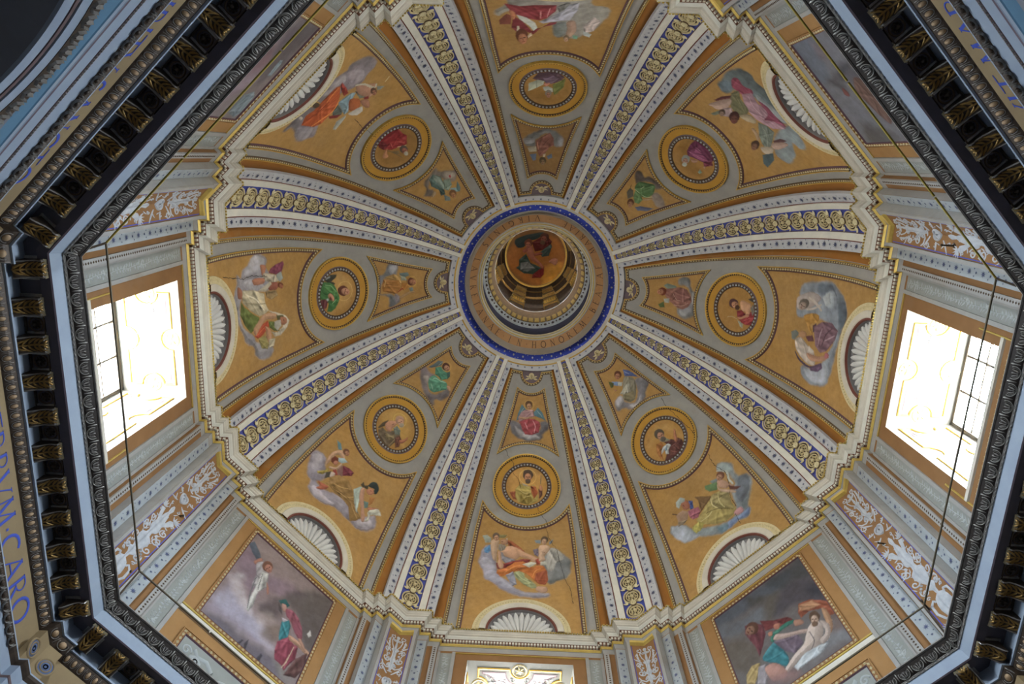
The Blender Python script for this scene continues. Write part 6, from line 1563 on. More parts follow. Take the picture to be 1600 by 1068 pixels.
DRUM[5] = ('lower left wall painting: winged angel in a burst of light above a woman in red',
 [
  ('w',(154,138,138),(-108,-100,-100,-59,-31,-58,88,-60,68,-107,0,-122,-59,-109),1),
  ('w',(138,116,132),(-103,-152,-99,-89,-52,-121,-10,-101,47,-94,7,-136,-35,-155,-44,-190),1),
  ('w',(148,140,156),(-94,-273,-93,-222,-88,-174,-57,-204,-18,-211,37,-240,19,-256,-28,-266,-75,-268),1),
  ('w',(84,80,78),(7,-136,52,-70,99,-58,105,-121,105,-192,78,-187,50,-150),1),
  ('w',(80,72,74),(-20,-182,3,-144,20,-164,10,-199,-10,-202),1),
  ('w',(92,90,104),(-93,-280,-60,-268,-8,-268,37,-254,86,-258,65,-296,-10,-297,-59,-295),1),
  ('w',(170,166,188),(-95,-240,-71,-202,-35,-212,28,-234,15,-249,-38,-250,-77,-255),1),
  ('w',(196,184,188),(-98,-186,-68,-183,-26,-211,-29,-222,-65,-212),1),
  ('w',(176,168,180),(-18,-211,0,-208,42,-242,34,-253,4,-242),1),
  ('f',(68,64,72),(-21,-284,-18,-272,-15,-272,-17,-285),1),
  ('f',(68,64,72),(-11,-274,-7,-263,-4,-281,-7,-287),1),
  ('f',(68,64,72),(18,-285,22,-268,26,-270,26,-288),1),
  ('w',(122,104,92),(4,-228,22,-195,36,-196,35,-235,16,-238),1),
  ('w',(168,152,148),(-18,-207,3,-186,16,-197,-2,-218),1),
  ('w',(138,132,126),(44,-254,80,-243,97,-252,79,-284),1),
  ('f',(90,100,116),(-101,-92,-94,-78,-73,-92,-63,-105,-72,-111,-87,-104),1),
  ('s',(168,120,106),(-74.2,-117.8,-65.9,-98.6,-60.1,-106.2,-68.0,-122.4),1),
  ('d',(160,156,160),(-68,-120,-58,-103,-42,-113,-33,-144,-36,-165,-44,-164,-53,-166,-57,-140),1),
  ('d',(176,176,174),(-51,-124,-38,-118,-28,-147,-37,-170,-31,-201,-34,-220,-39,-217,-44,-190,-46,-154),1),
  ('l',(108,108,112),(-54,-145,-48,-182,-37,-215),2.4),
  ('l',(108,108,112),(-48,-129,-40,-165),1.9),
  ('s',(168,120,106),(-33.6,-135.9,-21.4,-149.0,-19.5,-159.7,-25.3,-153.2),1),
  ('f',(122,84,68),(-39,-110,-45,-118,-53,-118,-58,-110,-57,-100,-51,-92,-43,-92,-38,-99),1),
  ('s',(168,120,108),(-36.9,-111.7,-41.3,-116.7,-47.3,-116.3,-51.4,-110.8,-51.2,-103.4,-46.7,-98.3,-40.7,-98.6,-36.6,-104.2),1),
  ('l',(58,42,34),(-43,-101,-44,-105),1.6),
  ('l',(58,42,34),(-46,-109,-47,-113),1.6),
  ('l',(122,80,64),(-45,-107,-42,-109),1.3),
  ('l',(106,48,40),(-39,-108,-41,-112),1.3),
  ('w',(192,188,188),(-85,-171,-77,-162,-73,-169,-81,-176),1),
  ('f',(46,90,90),(3,-151,14,-137,26,-142,23,-154,13,-156),1),
  ('f',(74,66,68),(5,-155,15,-161,21,-172,12,-169),1),
  ('s',(168,132,124),(11.3,-152.8,19.9,-148.1,26.5,-158.0,20.4,-164.1),1),
  ('d',(142,78,94),(23,-154,38,-147,55,-154,70,-171,75,-189,59,-185,42,-171,29,-167),1),
  ('d',(47,122,132),(27,-185,38,-171,46,-179,51,-205,39,-223,33,-211),1),
  ('f',(176,168,176),(23,-177,36,-173,30,-184),1),
  ('d',(138,62,80),(37,-226,52,-200,65,-206,65,-242,64,-260,47,-259,40,-245),1),
  ('d',(122,52,68),(65,-206,75,-204,80,-229,70,-265,63,-258),1),
  ('s',(180,143,120),(50.8,-197.3,66.7,-193.6,88.9,-195.3,102.5,-197.7,97.3,-206.0,75.2,-204.3,56.3,-205.3),1),
  ('s',(176,138,120),(69.2,-191.2,74.2,-186.5,90.1,-197.9,88.7,-202.9),1),
  ('l',(192,168,144),(68,-211,68,-240,65,-263),2.5),
  ('l',(160,140,122),(95,-208,104,-229,99,-256),2.1),
  ('f',(200,196,196),(80,-167,82,-154,89,-163,85,-170),1),
  ('d',(90,60,58),(80,-229,95,-201,104,-229,94,-261,73,-272),1)], (140, 123, 125))
DRUM[7] = ('lower right wall painting: pale dead body mourned by figures in red and green',
 [
  ('w',(78,90,108),(-97,-54,-22,-57,27,-62,68,-70,44,-96,-15,-88,-66,-89,-97,-85),1),
  ('w',(106,114,128),(-100,-82,-45,-100,-2,-101,-15,-135,-60,-125,-100,-112),1),
  ('w',(62,66,72),(22,-58,72,-61,104,-59,112,-81,107,-118,71,-98,43,-99),1),
  ('w',(68,64,76),(51,-95,96,-115,108,-162,100,-189,61,-152,20,-151,3,-136),1),
  ('w',(90,86,80),(8,-94,38,-95,7,-140,-11,-139),1),
  ('w',(98,90,82),(-103,-132,-66,-141,-41,-184,-46,-212,-96,-205,-107,-170),1),
  ('w',(48,52,60),(87,-134,108,-151,93,-163,84,-147),1),
  ('w',(108,92,88),(100,-189,112,-221,108,-271,77,-276,31,-274,9,-263,-5,-282,-32,-272,39,-257,86,-238),1),
  ('w',(124,128,136),(83,-249,111,-267,107,-282,74,-273,27,-271,57,-253),1),
  ('w',(76,72,70),(-25,-63,10,-88,-2,-101,-27,-85),1),
  ('d',(138,74,50),(55,-153,75,-159,94,-179,110,-202,105,-222,90,-215,87,-194,65,-181,47,-183,47,-169),1),
  ('d',(168,124,92),(53,-156,78,-164,88,-185,66,-179,51,-168),1),
  ('s',(168,132,104),(84.7,-192.3,91.1,-201.8,88.9,-227.6,79.5,-246.0,73.9,-241.1,79.5,-219.2),1),
  ('d',(106,50,52),(-20,-131,3,-150,27,-162,35,-176,16,-174,-6,-164,-19,-160),1),
  ('d',(47,110,96),(-13,-173,6,-171,23,-172,35,-176,35,-183,16,-180,1,-181,-15,-192,-19,-188),1),
  ('s',(168,112,96),(-0.8,-158.4,8.9,-163.4,4.5,-173.8,-3.0,-167.2),1),
  ('s',(168,120,104),(-16.0,-166.5,-8.4,-169.6,-11.6,-177.3,-17.6,-174.0),1),
  ('s',(160,120,104),(34.2,-178.7,45.6,-185.3,46.1,-196.4,31.7,-190.6),1),
  ('d',(106,58,68),(-49,-119,-35,-124,-18,-143,-21,-165,-36,-187,-48,-201,-47,-178,-52,-153,-55,-136),1),
  ('f',(90,60,48),(-50,-137,-49,-126,-42,-120,-33,-122,-27,-132,-28,-144,-34,-150,-44,-147),1),
  ('s',(138,106,92),(-52.6,-138.0,-52.0,-130.2,-46.4,-125.8,-39.3,-127.4,-34.8,-134.1,-35.6,-141.8,-41.1,-146.2,-48.1,-144.6),1),
  ('l',(58,42,34),(-41,-142,-42,-138),2.5),
  ('l',(58,42,34),(-43,-134,-44,-129),2.6),
  ('l',(122,80,64),(-43,-136,-46,-137),2.2),
  ('l',(106,48,40),(-48,-140,-50,-134),2.2),
  ('d',(44,116,128),(-43,-205,-21,-193,-4,-194,-4,-221,-3,-237,-12,-250,-26,-232,-42,-216),1),
  ('d',(106,92,108),(-15,-192,3,-190,29,-209,30,-230,10,-239,-4,-221),1),
  ('s',(176,156,152),(-12.7,-186.8,-4.1,-180.3,13.8,-192.3,45.5,-209.6,44.6,-217.4,24.4,-206.6,-4.2,-194.0),1),
  ('s',(180,168,164),(47.5,-211.4,64.2,-205.5,72.2,-222.9,61.8,-243.8,51.4,-254.1,30.6,-252.6,10.6,-255.0,-11.5,-261.8,-21.0,-258.8,-11.5,-249.6,9.9,-238.7,29.3,-232.3),1),
  ('s',(168,156,152),(71.9,-212.4,80.9,-227.3,77.6,-244.4,67.1,-254.7,56.2,-255.0,55.8,-245.1,70.2,-237.9),1),
  ('d',(168,176,184),(24,-250,51,-254,65,-259,50,-268,23,-268,0,-271,-2,-260),1),
  ('l',(108,100,104),(47,-218,48,-239,37,-251),2.2),
  ('f',(90,68,52),(63,-210,58,-203,59,-193,64,-186,72,-187,76,-195,76,-205,70,-211),1),
  ('s',(176,152,138),(61.8,-213.1,58.7,-207.7,59.3,-200.2,63.4,-195.0,68.4,-195.3,71.5,-200.9,70.7,-208.4,66.7,-213.4),1),
  ('l',(58,42,34),(69,-206,67,-204),2.0),
  ('l',(58,42,34),(64,-202,62,-200),2.0),
  ('l',(122,80,64),(65,-204,64,-207),1.7),
  ('l',(106,48,40),(65,-210,62,-208),1.7),
  ('f',(106,84,68),(60,-217,57,-214,57,-209,60,-206,64,-207,67,-211,67,-215,64,-218),1),
  ('d',(160,138,88),(-82,-216,-67,-206,-52,-211,-57,-226,-75,-243,-88,-233),1),
  ('d',(143,138,146),(-57,-217,-44,-221,-47,-243,-58,-256,-71,-246),1),
  ('s',(168,128,120),(-45.8,-225.4,-26.0,-231.8,-15.5,-258.6,-24.5,-266.7,-42.8,-258.5,-48.5,-238.9),1),
  ('w',(138,106,106),(-43,-246,-2,-266,-4,-280,-45,-263),1)], (105, 101, 103))
DRUM[3] = ('upper left wall painting: mostly hidden, dim mauve sky with pale blue cloths',
 [
  ('w',(138,118,128),(69,-164,-6,-154,-54,-148,-77,-138,-66,-93,18,-104,67,-141),1),
  ('w',(96,90,96),(-89,-140,-97,-57,-64,-65,-10,-67,27,-89,-22,-122),1),
  ('w',(138,106,112),(-14,-167,-41,-146,-13,-116,13,-142),1),
  ('d',(132,150,162),(6,-82,-24,-86,-26,-76,-18,-71,7,-70),1),
  ('d',(124,140,152),(88,-100,51,-100,40,-78,49,-62,84,-57,96,-68),1),
  ('w',(154,138,150),(38,-167,12,-138,22,-96,50,-139),1)], (130, 119, 121))
DRUM[1] = ('upper right wall painting: mostly hidden, grey clouds and a reddish giant figure',
 [
  ('w',(108,118,136),(104,-51,99,-129,59,-112,24,-93,30,-47,71,-46),1),
  ('w',(128,114,122),(95,-119,78,-140,58,-121,71,-108),1),
  ('w',(86,82,90),(47,-165,32,-181,10,-188,-1,-156,19,-126,19,-82),1),
  ('d',(106,80,72),(19,-164,8,-186,-20,-185,-42,-192,-67,-172,-50,-158,-22,-148,-5,-142),1),
  ('w',(122,124,136),(16,-61,-2,-118,-36,-122,-64,-132,-90,-73,-48,-57,-12,-53),1),
  ('w',(62,62,64),(49,-168,43,-174,23,-133,29,-131),1),
  ('w',(68,68,68),(21,-89,14,-120,-2,-118,6,-99),1),
  ('s',(122,74,72),(7.2,-110.7,-2.0,-118.0,-9.7,-112.7,-4.4,-102.6),1),
  ('w',(90,86,84),(-62,-89,-76,-144,-93,-166,-105,-92,-90,-73),1)], (119, 119, 128))
CROWN = ('lantern fresco: dusky crown picture of a child held by a red cloaked elder',
 [
  ('w',(218,130,39),(-98,-2,-53,59,56,68,99,7,94,-53,10,-101,-72,-60),1),
  ('w',(250,179,55),(38,-39,93,-21,72,-78,25,-96),1),
  ('f',(60,75,75),(-76,50,-49,67,-15,76,24,82,2,58,-29,49,-44,28,-67,27),1),
  ('d',(117,39,36),(-17,45,10,62,33,71,53,52,46,32,20,19,-4,14),1),
  ('d',(75,96,91),(12,11,50,44,54,33,44,1,21,-4),1),
  ('d',(68,91,81),(-58,-16,-35,5,-18,-26,10,-37,23,-44,-8,-65,-40,-63,-68,-44,-57,-36),1),
  ('d',(138,143,140),(-53,-27,-26,-22,-1,-45,-28,-58,-52,-51),1),
  ('d',(146,42,39),(-8,-65,19,-44,30,-36,30,-64,20,-76,-11,-78),1),
  ('s',(208,125,96),(-36.0,28.6,-16.5,33.4,-7.6,10.2,-2.9,-5.4,17.7,-24.3,28.4,-39.7,22.7,-44.0,6.1,-28.8,-14.2,-17.8,-31.0,5.2),1),
  ('s',(187,104,83),(-47.2,16.3,-31.9,24.9,-31.3,13.1,-43.0,8.6),1),
  ('s',(179,96,75),(-7.4,6.3,16.0,11.3,20.2,5.5,-3.1,-1.4),1),
  ('f',(138,75,52),(-30,28,-39,34,-42,45,-36,54,-26,57,-17,52,-14,41,-20,31),1),
  ('s',(200,120,94),(-30.7,24.2,-36.8,28.6,-38.3,37.1,-34.4,44.7,-27.3,47.1,-21.3,42.8,-19.8,34.3,-23.7,26.6),1),
  ('l',(75,55,44),(-23,36,-27,37),2.3),
  ('l',(75,55,44),(-31,37,-35,38),2.3),
  ('l',(159,104,83),(-29,37,-30,32),1.9),
  ('l',(138,62,52),(-27,29,-33,30),1.9),
  ('f',(96,55,42),(21,49,13,57,12,70,20,79,32,80,41,72,41,60,33,50),1),
  ('s',(159,88,68),(20.2,45.3,14.5,51.2,14.4,60.7,20.1,68.3,28.2,69.6,34.0,63.7,34.1,54.2,28.4,46.6),1),
  ('l',(75,55,44),(31,57,27,58),2.5),
  ('l',(75,55,44),(23,60,18,61),2.5),
  ('l',(159,104,83),(25,59,23,54),2.2),
  ('l',(138,62,52),(25,50,19,52),2.2),
  ('f',(117,83,62),(18,39,13,43,13,49,17,54,23,54,28,50,29,44,25,39),1),
  ('s',(208,138,109),(45.1,-19.1,60.2,-6.5,76.2,-9.8,69.4,-29.9,53.2,-22.7),1)])
# ------------------------------------------------------------------ painting on plaster: pigment laid per vertex of each picture field
def hexes(s):
    if isinstance(s, str): return lin(s)
    v = np.array(s)/255; return np.where(v <= .04045, v/12.92, ((v+.055)/1.055)**2.4)
def seg_sd(P, poly, closed=True):
    """signed distance to a polygon (negative inside) or distance to a polyline, with position along it and the way to the nearest edge"""
    q = np.asarray(poly, float); RV = np.zeros_like(P); A = q if closed else q[:-1]; B = np.roll(q, -1, 0) if closed else q[1:]
    d = np.full(len(P), 1e9); ins = np.zeros(len(P), bool); along = np.zeros(len(P)); L = 0.0
    for a, b in zip(A, B):
        e = b - a; l2 = (e*e).sum() + 1e-12; h = np.clip(((P - a)@e)/l2, 0, 1); r = P - a - h[:, None]*e; dd = (r*r).sum(1)
        m = dd < d; d[m] = dd[m]; along[m] = L + h[m]; RV[m] = r[m]; L += 1
        if closed:
            c = ((a[1] > P[:, 1]) != (b[1] > P[:, 1])) & (P[:, 0] < (b[0]-a[0])*(P[:, 1]-a[1])/(b[1]-a[1] + 1e-12) + a[0]); ins ^= c
    d = np.sqrt(d)
    RV /= np.linalg.norm(RV, axis=1)[:, None] + 1e-9
    return (np.where(ins, -d, d) if closed else d), along/max(L, 1), RV
LIGHT = np.array([-.5, .86])
_ph = rng.uniform(0, 6.28, (24,)); _fr = rng.normal(0, 1, (24, 2))
def fbm(P, f):
    v = np.zeros(len(P))
    for i in range(24):
        w = f*(1 + (i % 4)*.9); v += np.sin(P@_fr[i]*w + _ph[i])/(1 + (i % 4)*.8)
    return v/6.0
def catmull(p, closed=True, n=4):
    p = np.asarray(p, float); N = len(p); out = []
    for i in range(N if closed else N-1):
        g = (lambda j: p[j % N]) if closed else (lambda j: p[min(max(j, 0), N-1)])
        p0, p1, p2, p3 = g(i-1), g(i), g(i+1), g(i+2)
        for q in np.arange(n)/n: out.append(.5*((2*p1) + (p2-p0)*q + (2*p0 - 5*p1 + 4*p2 - p3)*q*q + (3*p1 - p0 - 3*p2 + p3)*q**3))
    if not closed: out.append(p[-1])
    return np.array(out)
def paint(P, prims, base, seed=0):
    """prims: (kind, colour, points in cm, size in cm). kinds: f flat, d drapery folds, c cloud, s skin, l line, g glow, r ring, w wash"""
    n = len(P); Cc = np.tile(hexes(base), (n, 1)); Cc *= (1 + .10*fbm(P*1.0 + seed, 2.2) + .05*fbm(P + 3, 9))[:, None]
    for pr in prims:
        kind, col, pts = pr[0], hexes(pr[1]), np.asarray(pr[2], float).reshape(-1, 2)/100; wd = (pr[3] if len(pr) > 3 else 1.0)/100
        pad = wd*3 + .06; lo, hi = pts.min(0) - pad, pts.max(0) + pad
        m = np.where((P[:, 0] > lo[0]) & (P[:, 0] < hi[0]) & (P[:, 1] > lo[1]) & (P[:, 1] < hi[1]))[0]
        if not len(m): continue
        Q = P[m]
        if kind in 'fdcsw':
            Qd = Q + np.stack([fbm(Q*1.0 + seed, 26), fbm(Q + 9 + seed, 26)], 1)*.007
            if kind in 'cw': Qd = Q + np.stack([fbm(Q + 1.7, 9), fbm(Q - 2.1, 9)], 1)*(.03 if kind == 'c' else .05)
            sm = pts if kind in 'df' and len(pts) != 8 else (catmull(pts) if len(pts) > 3 else pts)
            sd, _, rv = seg_sd(Qd, sm); rim = -(rv@LIGHT)
            soft = {'f': .012, 'd': .012, 's': .010, 'c': .040, 'w': .10}[kind]
            al = np.clip(.5 - sd/(2*soft), 0, 1); al = al*al*(3-2*al)
            c = np.tile(col, (len(m), 1)); dep = np.clip(-sd, 0, 1)
            ctr = pts.mean(0); ext = np.ptp(pts, axis=0).max()/2 + 1e-6
            if kind == 'd':      # folds run with the long axis of the cloth
                v = pts - ctr; ev = np.linalg.eigh(v.T@v)[1][:, 1]; pn = np.array([-ev[1], ev[0]])
                ph = (Q - ctr)@pn + .085*fbm(Q*1.0 + seed + ctr*3, 4.5) + .02*fbm(Q + ctr, 15) + .18*((Q - ctr)@ev)**2/ext; k = 2*math.pi/(.060 + .075*min(ext, 1))
                fo = (np.sin(ph*k) + .5*np.sin(ph*k*2.3 + 1.3 + 3*((Q-ctr)@ev)))*np.clip(.55 + .6*fbm(Q - ctr + 2, 6), .05, 1.3) + .55*fbm(Q + 5, 14)
                lit = np.zeros(len(m)); rg = np.random.default_rng(int(abs(ctr[0]*977 + ctr[1]*571)*10) % 99991)
                for _f in range(int(4 + 9*min(ext, .6)/.6)):      # folds: bent strokes, light on one side and dark on the other
                    i0, i1 = rg.choice(len(pts), 2, replace=False); a_, b_ = pts[i0], pts[i1]; mid = (a_ + b_)/2 + rg.normal(0, .22*ext, 2); mid = .7*mid + .3*ctr
                    q_ = np.linspace(0, 1, 8)[:, None]; bz = a_*(1-q_)**2 + 2*mid*q_*(1-q_) + b_*q_**2
                    dd, uu, rr = seg_sd(Qd, bz, False); ch = b_ - a_; nn = np.array([-ch[1], ch[0]])/(np.hypot(*ch) + 1e-6); sg_ = np.sign(rr@nn)
                    fw_ = (.02 + .05*min(ext, .5))*(.5 + rg.random()); tt_ = sg_*dd/fw_; lit += (.55 + .5*rg.random())*(1 if nn@LIGHT > 0 else -1)*tt_*np.exp(-tt_**2)*np.clip(4*uu*(1.15 - uu), .15, 1)
                lit = .85*lit + .13*fo + .10*np.clip(dep/(.22*ext), 0, 1) - .04 + .36*rim*np.exp(-dep/(.28*ext))
                c = c*(1 + .62*lit[:, None]) + .035*np.clip(lit, 0, 1)[:, None]
            elif kind == 's':
                lit = np.clip(dep/(.35*ext), 0, 1)*.16 - .07 + .10*fbm(Q + 2, 16) + .38*rim*np.exp(-dep/(.35*ext)); c = c*(1 + lit[:, None])*np.array([1, 1 - .04, 1 - .08])
            elif kind == 'c':
                rg = np.random.default_rng(int(abs(ctr[0]*977 + ctr[1]*571)*10) % 99991); puff = np.zeros(len(m)); pw = np.zeros(len(m)); lo_, hi_ = pts.min(0), pts.max(0)
                for _f in range(int(8 + 34*min(ext, 1.0))):
                    c_ = lo_ + (hi_ - lo_)*rg.random(2); r_ = (.06 + .13*rg.random())*(.5 + .7*min(ext, .8)); dv = (Qd - c_)/r_; d2 = (dv**2).sum(1); w_ = np.clip(1 - d2, 0, 1)**.7*.8
                    puff = puff*(1 - w_) + w_*(dv@LIGHT*.55 + .12); pw = np.maximum(pw, w_)
                lit = .50*fbm(Q*1.0 + 4, 6) + .24*fbm(Q - 3, 15) + .12*np.clip(dep/(.5*ext), 0, 1) - .05 + .30*rim*np.exp(-dep/(.3*ext)) + .55*puff; c = c*(1 + .75*lit[:, None])
            elif kind == 'w': al = al*.75; c = c*(1 + .2*fbm(Q, 6)[:, None])
            else: c = c*(1 + (.16*fbm(Q + 1, 12) + .26*rim*np.exp(-dep/(.4*ext)))[:, None])
            if kind in 'ds': c = c*(1 - .25*np.clip(1 - dep/.016, 0, 1)*(sd < 0))[:, None]
        elif kind == 'l':
            sm = catmull(pts, False) if len(pts) > 2 else pts; d, u, _ = seg_sd(Q + np.stack([fbm(Q, 30), fbm(Q + 4, 30)], 1)*.006, sm, False); ww = wd/2*(1 - .35*np.abs(2*u - 1)); al = np.clip((ww - d)/.008 + .5, 0, 1); c = col[None]*(1 + .15*fbm(Q, 15))[:, None]
        elif kind == 'g':        # soft glow or shade: one point and a radius
            d = np.hypot(*(Q - pts[0]).T)/wd; al = np.clip(1 - d, 0, 1)**1.5*.8; c = np.tile(col, (len(m), 1))
        elif kind == 'r':        # halo: thin ring, one point and a radius
            d = np.abs(np.hypot(*(Q - pts[0]).T) - wd); al = np.clip((.009 - d)/.006, 0, 1)*.8; c = np.tile(col, (len(m), 1))
        Cc[m] = Cc[m]*(1 - al[:, None]) + c*al[:, None]
    mot = 1 + .07*fbm(P + seed*1.3, 22) + .06*fbm(P - seed, 45); g = Cc.mean(1)[:, None]; fade = .12 + .06*fbm(P + 11, 4)[:, None]
    return np.clip((Cc*(1 - fade) + g*np.array([1.08, 1.0, .88])*fade)*mot[:, None], 0.002, 1)
def canvas(name, G, XY, prims, base, parent, seed=0, cv=False, hole=None):
    """G: grid of points (nu, nv, 3) in space; XY: the same in picture metres"""
    nu, nv = G.shape[:2]; hole = hole or 0.0; i, j = np.meshgrid(np.arange(nu-1), np.arange(nv if cv else nv-1), indexing='ij'); j2 = (j+1) % nv
    Fq = np.stack([i*nv + j, (i+1)*nv + j, (i+1)*nv + j2, i*nv + j2], -1).reshape(-1, 4)
    if hole: Fq = Fq[(np.hypot(*XY.reshape(-1, 2).T)[Fq] > hole).all(1)]
    me = bpy.data.meshes.new(name); nf = len(Fq)
    me.vertices.add(nu*nv); me.vertices.foreach_set('co', G.reshape(-1).astype(np.float32)); me.loops.add(nf*4); me.polygons.add(nf)
    me.loops.foreach_set('vertex_index', Fq.reshape(-1).astype(np.int32)); me.polygons.foreach_set('loop_start', np.arange(0, nf*4, 4, dtype=np.int32))
    me.polygons.foreach_set('use_smooth', np.ones(nf, dtype=bool)); me.update(calc_edges=True)
    at = me.attributes.new('paint', 'FLOAT_COLOR', 'POINT'); Cc = paint(XY.reshape(-1, 2), prims, base, seed)
    at.data.foreach_set('color', np.concatenate([Cc, np.ones((len(Cc), 1))], 1).astype(np.float32).reshape(-1))
    me.materials.append(M['fresco']); o = bpy.data.objects.new(name, me); COL.objects.link(o); o.parent = parent; return o
RESO = .0145
def frame_of(par, dm, pth, closed, w_, lift, name='frame', rowspace=.075, bead_m='cream', bed='framebed', edge='gold'):
    b = MB(); band(b, dm, pth, [(-w_, 0), (-w_*.85, lift), (w_*.85, lift), (w_, 0)], 0, closed, .08); f = b.build(name, M[bed], par)
    b = MB(); band(b, dm, pth, [(-w_, 0), (-w_*1.0, lift + .012), (-w_*.62, lift + .012), (-w_*.6, lift)], 0, closed, .08); b.build('gilded_edge', M[edge], f)
    b = MB(); band(b, dm, pth, [(w_*.8, lift + .001), (w_*.9, lift + .006), (w_*1.25, .004)], 0, closed, .08); b.build('purple_line', M['purpleline'], f)
    b = MB(); beads(b, dm, pth, rowspace, w_*.62, rowspace*.44, lift - .003, .026, 0, closed, w_*.12); b.build('bead_row', M[bead_m], f, kind='stuff'); return f
NAMES = ['right-hand', 'upper right', 'top', 'upper left', 'left-hand', 'lower left', 'bottom', 'lower right']
GOLD_B = '#bb914f'
fh = lambda v: .515*AP*np.cos(S2A(v))*T8*(1 + 0*v) + .02*np.clip(1 - v/1.0, 0, 1)
CRK = {6: [[(51, 304), (57, 276), (76, 245), (90, 179), (96, 149), (106, 128), (111, 84)], [(29, 362), (36, 344), (49, 325), (57, 311)], [(-61, 525), (-52, 499), (-36, 483), (-37, 457), (-21, 436), (-15, 413)]], 7: [[(69, 309), (65, 274), (78, 238), (66, 194), (55, 169), (55, 139)], [(45, 123), (43, 105), (44, 89)], [(60, 521), (56, 491), (61, 463), (63, 442), (68, 407), (73, 364)]], 4: [[(-94, 46), (-78, 117), (-80, 150), (-71, 197)]], 3: [[(1, 247), (7, 288), (7, 312), (7, 344)]]}
for k in range(8):
    dm = domemap(k, .012); th = TH[k]
    # --- large web picture
    o = empty('fresco', place(th, 5.9, 0, .3)); tag(o, LARGE[k][0], 'fresco', 'large frescoes at the foot of the vault')
    fw = lambda v: tt(lambda d: np.interp(d, [0, 25, 33, 40], [.525, .52, .505, .49]), np.maximum(v, 0))
    nu = int(2.6/RESO/1.05); nv = int(2.9/RESO/1.15); u = np.linspace(-1, 1, nu); v = np.linspace(0, 1, nv)
    top = np.full(nu, 2.5)
    for _ in range(12): t_ = u*fw(top); top = .5*top + .5*(SC_MED - np.sqrt(np.maximum(R_ARCH**2 - t_**2, .01)))
    S = v[None]*top[:, None]; T = u[:, None]*fw(S); inv = Matrix.Translation(-Vector(o.location))
    def setinv(q): q.matrix_parent_inverse = inv; return q
    setinv(canvas('painted_field', dm(T, S), np.stack([T, S], -1), LARGE[k][1], GOLD_B, o, k*7.1, False, .73))
    sv = np.linspace(.0, top[0], 24); ang0 = math.atan2(top[-1] - SC_MED, fw(top[-1])); aa = np.linspace(ang0, -math.pi - ang0, 21)
    pth = [(float(fw(s_)), float(s_)) for s_ in sv][:-1] + [(R_ARCH*math.cos(a), SC_MED + R_ARCH*math.sin(a)) for a in aa] + [(-float(fw(s_)), float(s_)) for s_ in sv[::-1]][1:]
    setinv(frame_of(o, dm, pth, False, .045, .03))
    # --- small picture near the eye
    o = empty('fresco', place(th, 3.6, 0, 5.3)); tag(o, SMALL[k][0], 'fresco', 'small frescoes of angels near the eye of the dome')
    inv = Matrix.Translation(-Vector(o.location))
    gw = lambda v: tt(lambda d: np.interp(d, [44, 62], [.455, .30]), v)
    nu, nv = int(1.5/RESO), int(1.75/RESO); u = np.linspace(-1, 1, nu); v = np.linspace(0, 1, nv); lo = np.full(nu, 5.0); hi = np.full(nu, 6.5)
    for _ in range(12): t_ = u*gw(lo); lo = .5*lo + .5*(SM_S + np.sqrt(np.maximum(1.22**2 - t_**2, .01)))
    for _ in range(12): t_ = u*gw(hi); hi = .5*hi + .5*(SC_NOTCH - np.sqrt(np.maximum(R_SMT**2 - t_**2, .01)))
    S = lo[:, None] + v[None]*(hi - lo)[:, None]; T = u[:, None]*gw(S)
    setinv(canvas('painted_field', dm(T, S), np.stack([T, S], -1), SMALL[k][1], GOLD_B if k not in (2,) else '#9a7644', o, k*3.3))
    g0, g1 = float(lo[-1]), float(hi[-1]); sv = np.linspace(g0, g1, 14)
    a0 = math.atan2(g1 - SC_NOTCH, float(gw(g1))); a1 = -math.pi - a0; b0 = math.atan2(g0 - SM_S, -float(gw(g0))); b1 = math.pi - b0
    pth = [(float(gw(s_)), float(s_)) for s_ in sv][:-1] + [(R_SMT*math.cos(a), SC_NOTCH + R_SMT*math.sin(a)) for a in np.linspace(a0, a1, 11)] + [(-float(gw(s_)), float(s_)) for s_ in sv[::-1]][1:-1] + [(1.22*math.cos(a), SM_S + 1.22*math.sin(a)) for a in np.linspace(b0, b1, 17)][:-1]
    setinv(frame_of(o, dm, pth, True, .036, .026, rowspace=.06))
    # --- roundel
    o = empty('roundel', place(th, 4.8, 0, 4.0)); tag(o, ROUND[k][0], 'roundel', 'painted roundels of half-length saints')
    inv = Matrix.Translation(-Vector(o.location)); nr, na = 42, 170; r = np.linspace(.004, .535, nr); a = np.arange(na)*2*math.pi/na
    X = r[:, None]*np.cos(a)[None]; Y = r[:, None]*np.sin(a)[None]*1.03
    setinv(canvas('painted_field', dm(X, SC_MED + Y), np.stack([X, Y], -1), ROUND[k][1], '#b98b46', o, k*5.7, True))
    rg = lambda rr, l: dm(rr*np.cos(a), SC_MED + rr*1.03*np.sin(a), l)
    def rb_(nm, prof, m, par): b = MB(); b.grid(np.array([rg(q[0], q[1]) for q in prof]), 0, cv=True); return setinv(b.build(nm, m, par)) if par is o else b.build(nm, m, par)
    f = rb_('frame', [(.625, 0), (.62, .022), (.54, .022), (.53, 0)], M['umber'], o); rb_('purple_line', [(.645, .004), (.62, .024)], M['purple'], f)
    rb_('gold_band', [(.805, .006), (.64, .006)], M['goldpaint'], o)
    f2 = rb_('outer_moulding', [(.87, -.01), (.865, .03), (.81, .03), (.80, .0)], M['umber'], o); rb_('gilded_edge', [(.875, -.01), (.872, .045), (.845, .045), (.84, .03)], M['gold'], f2)
    b = MB(); aa = np.arange(120)*2*math.pi/120; beads(b, lambda x, y, l=0.0: dm(x, SC_MED + 1.03*np.asarray(y), l), np.stack([.826*np.cos(aa), .826*np.sin(aa)], 1), .062, .022, .024, .028, .018, 0, True); b.build('bead_row', M['gold'], f2, kind='stuff')
    b = MB()
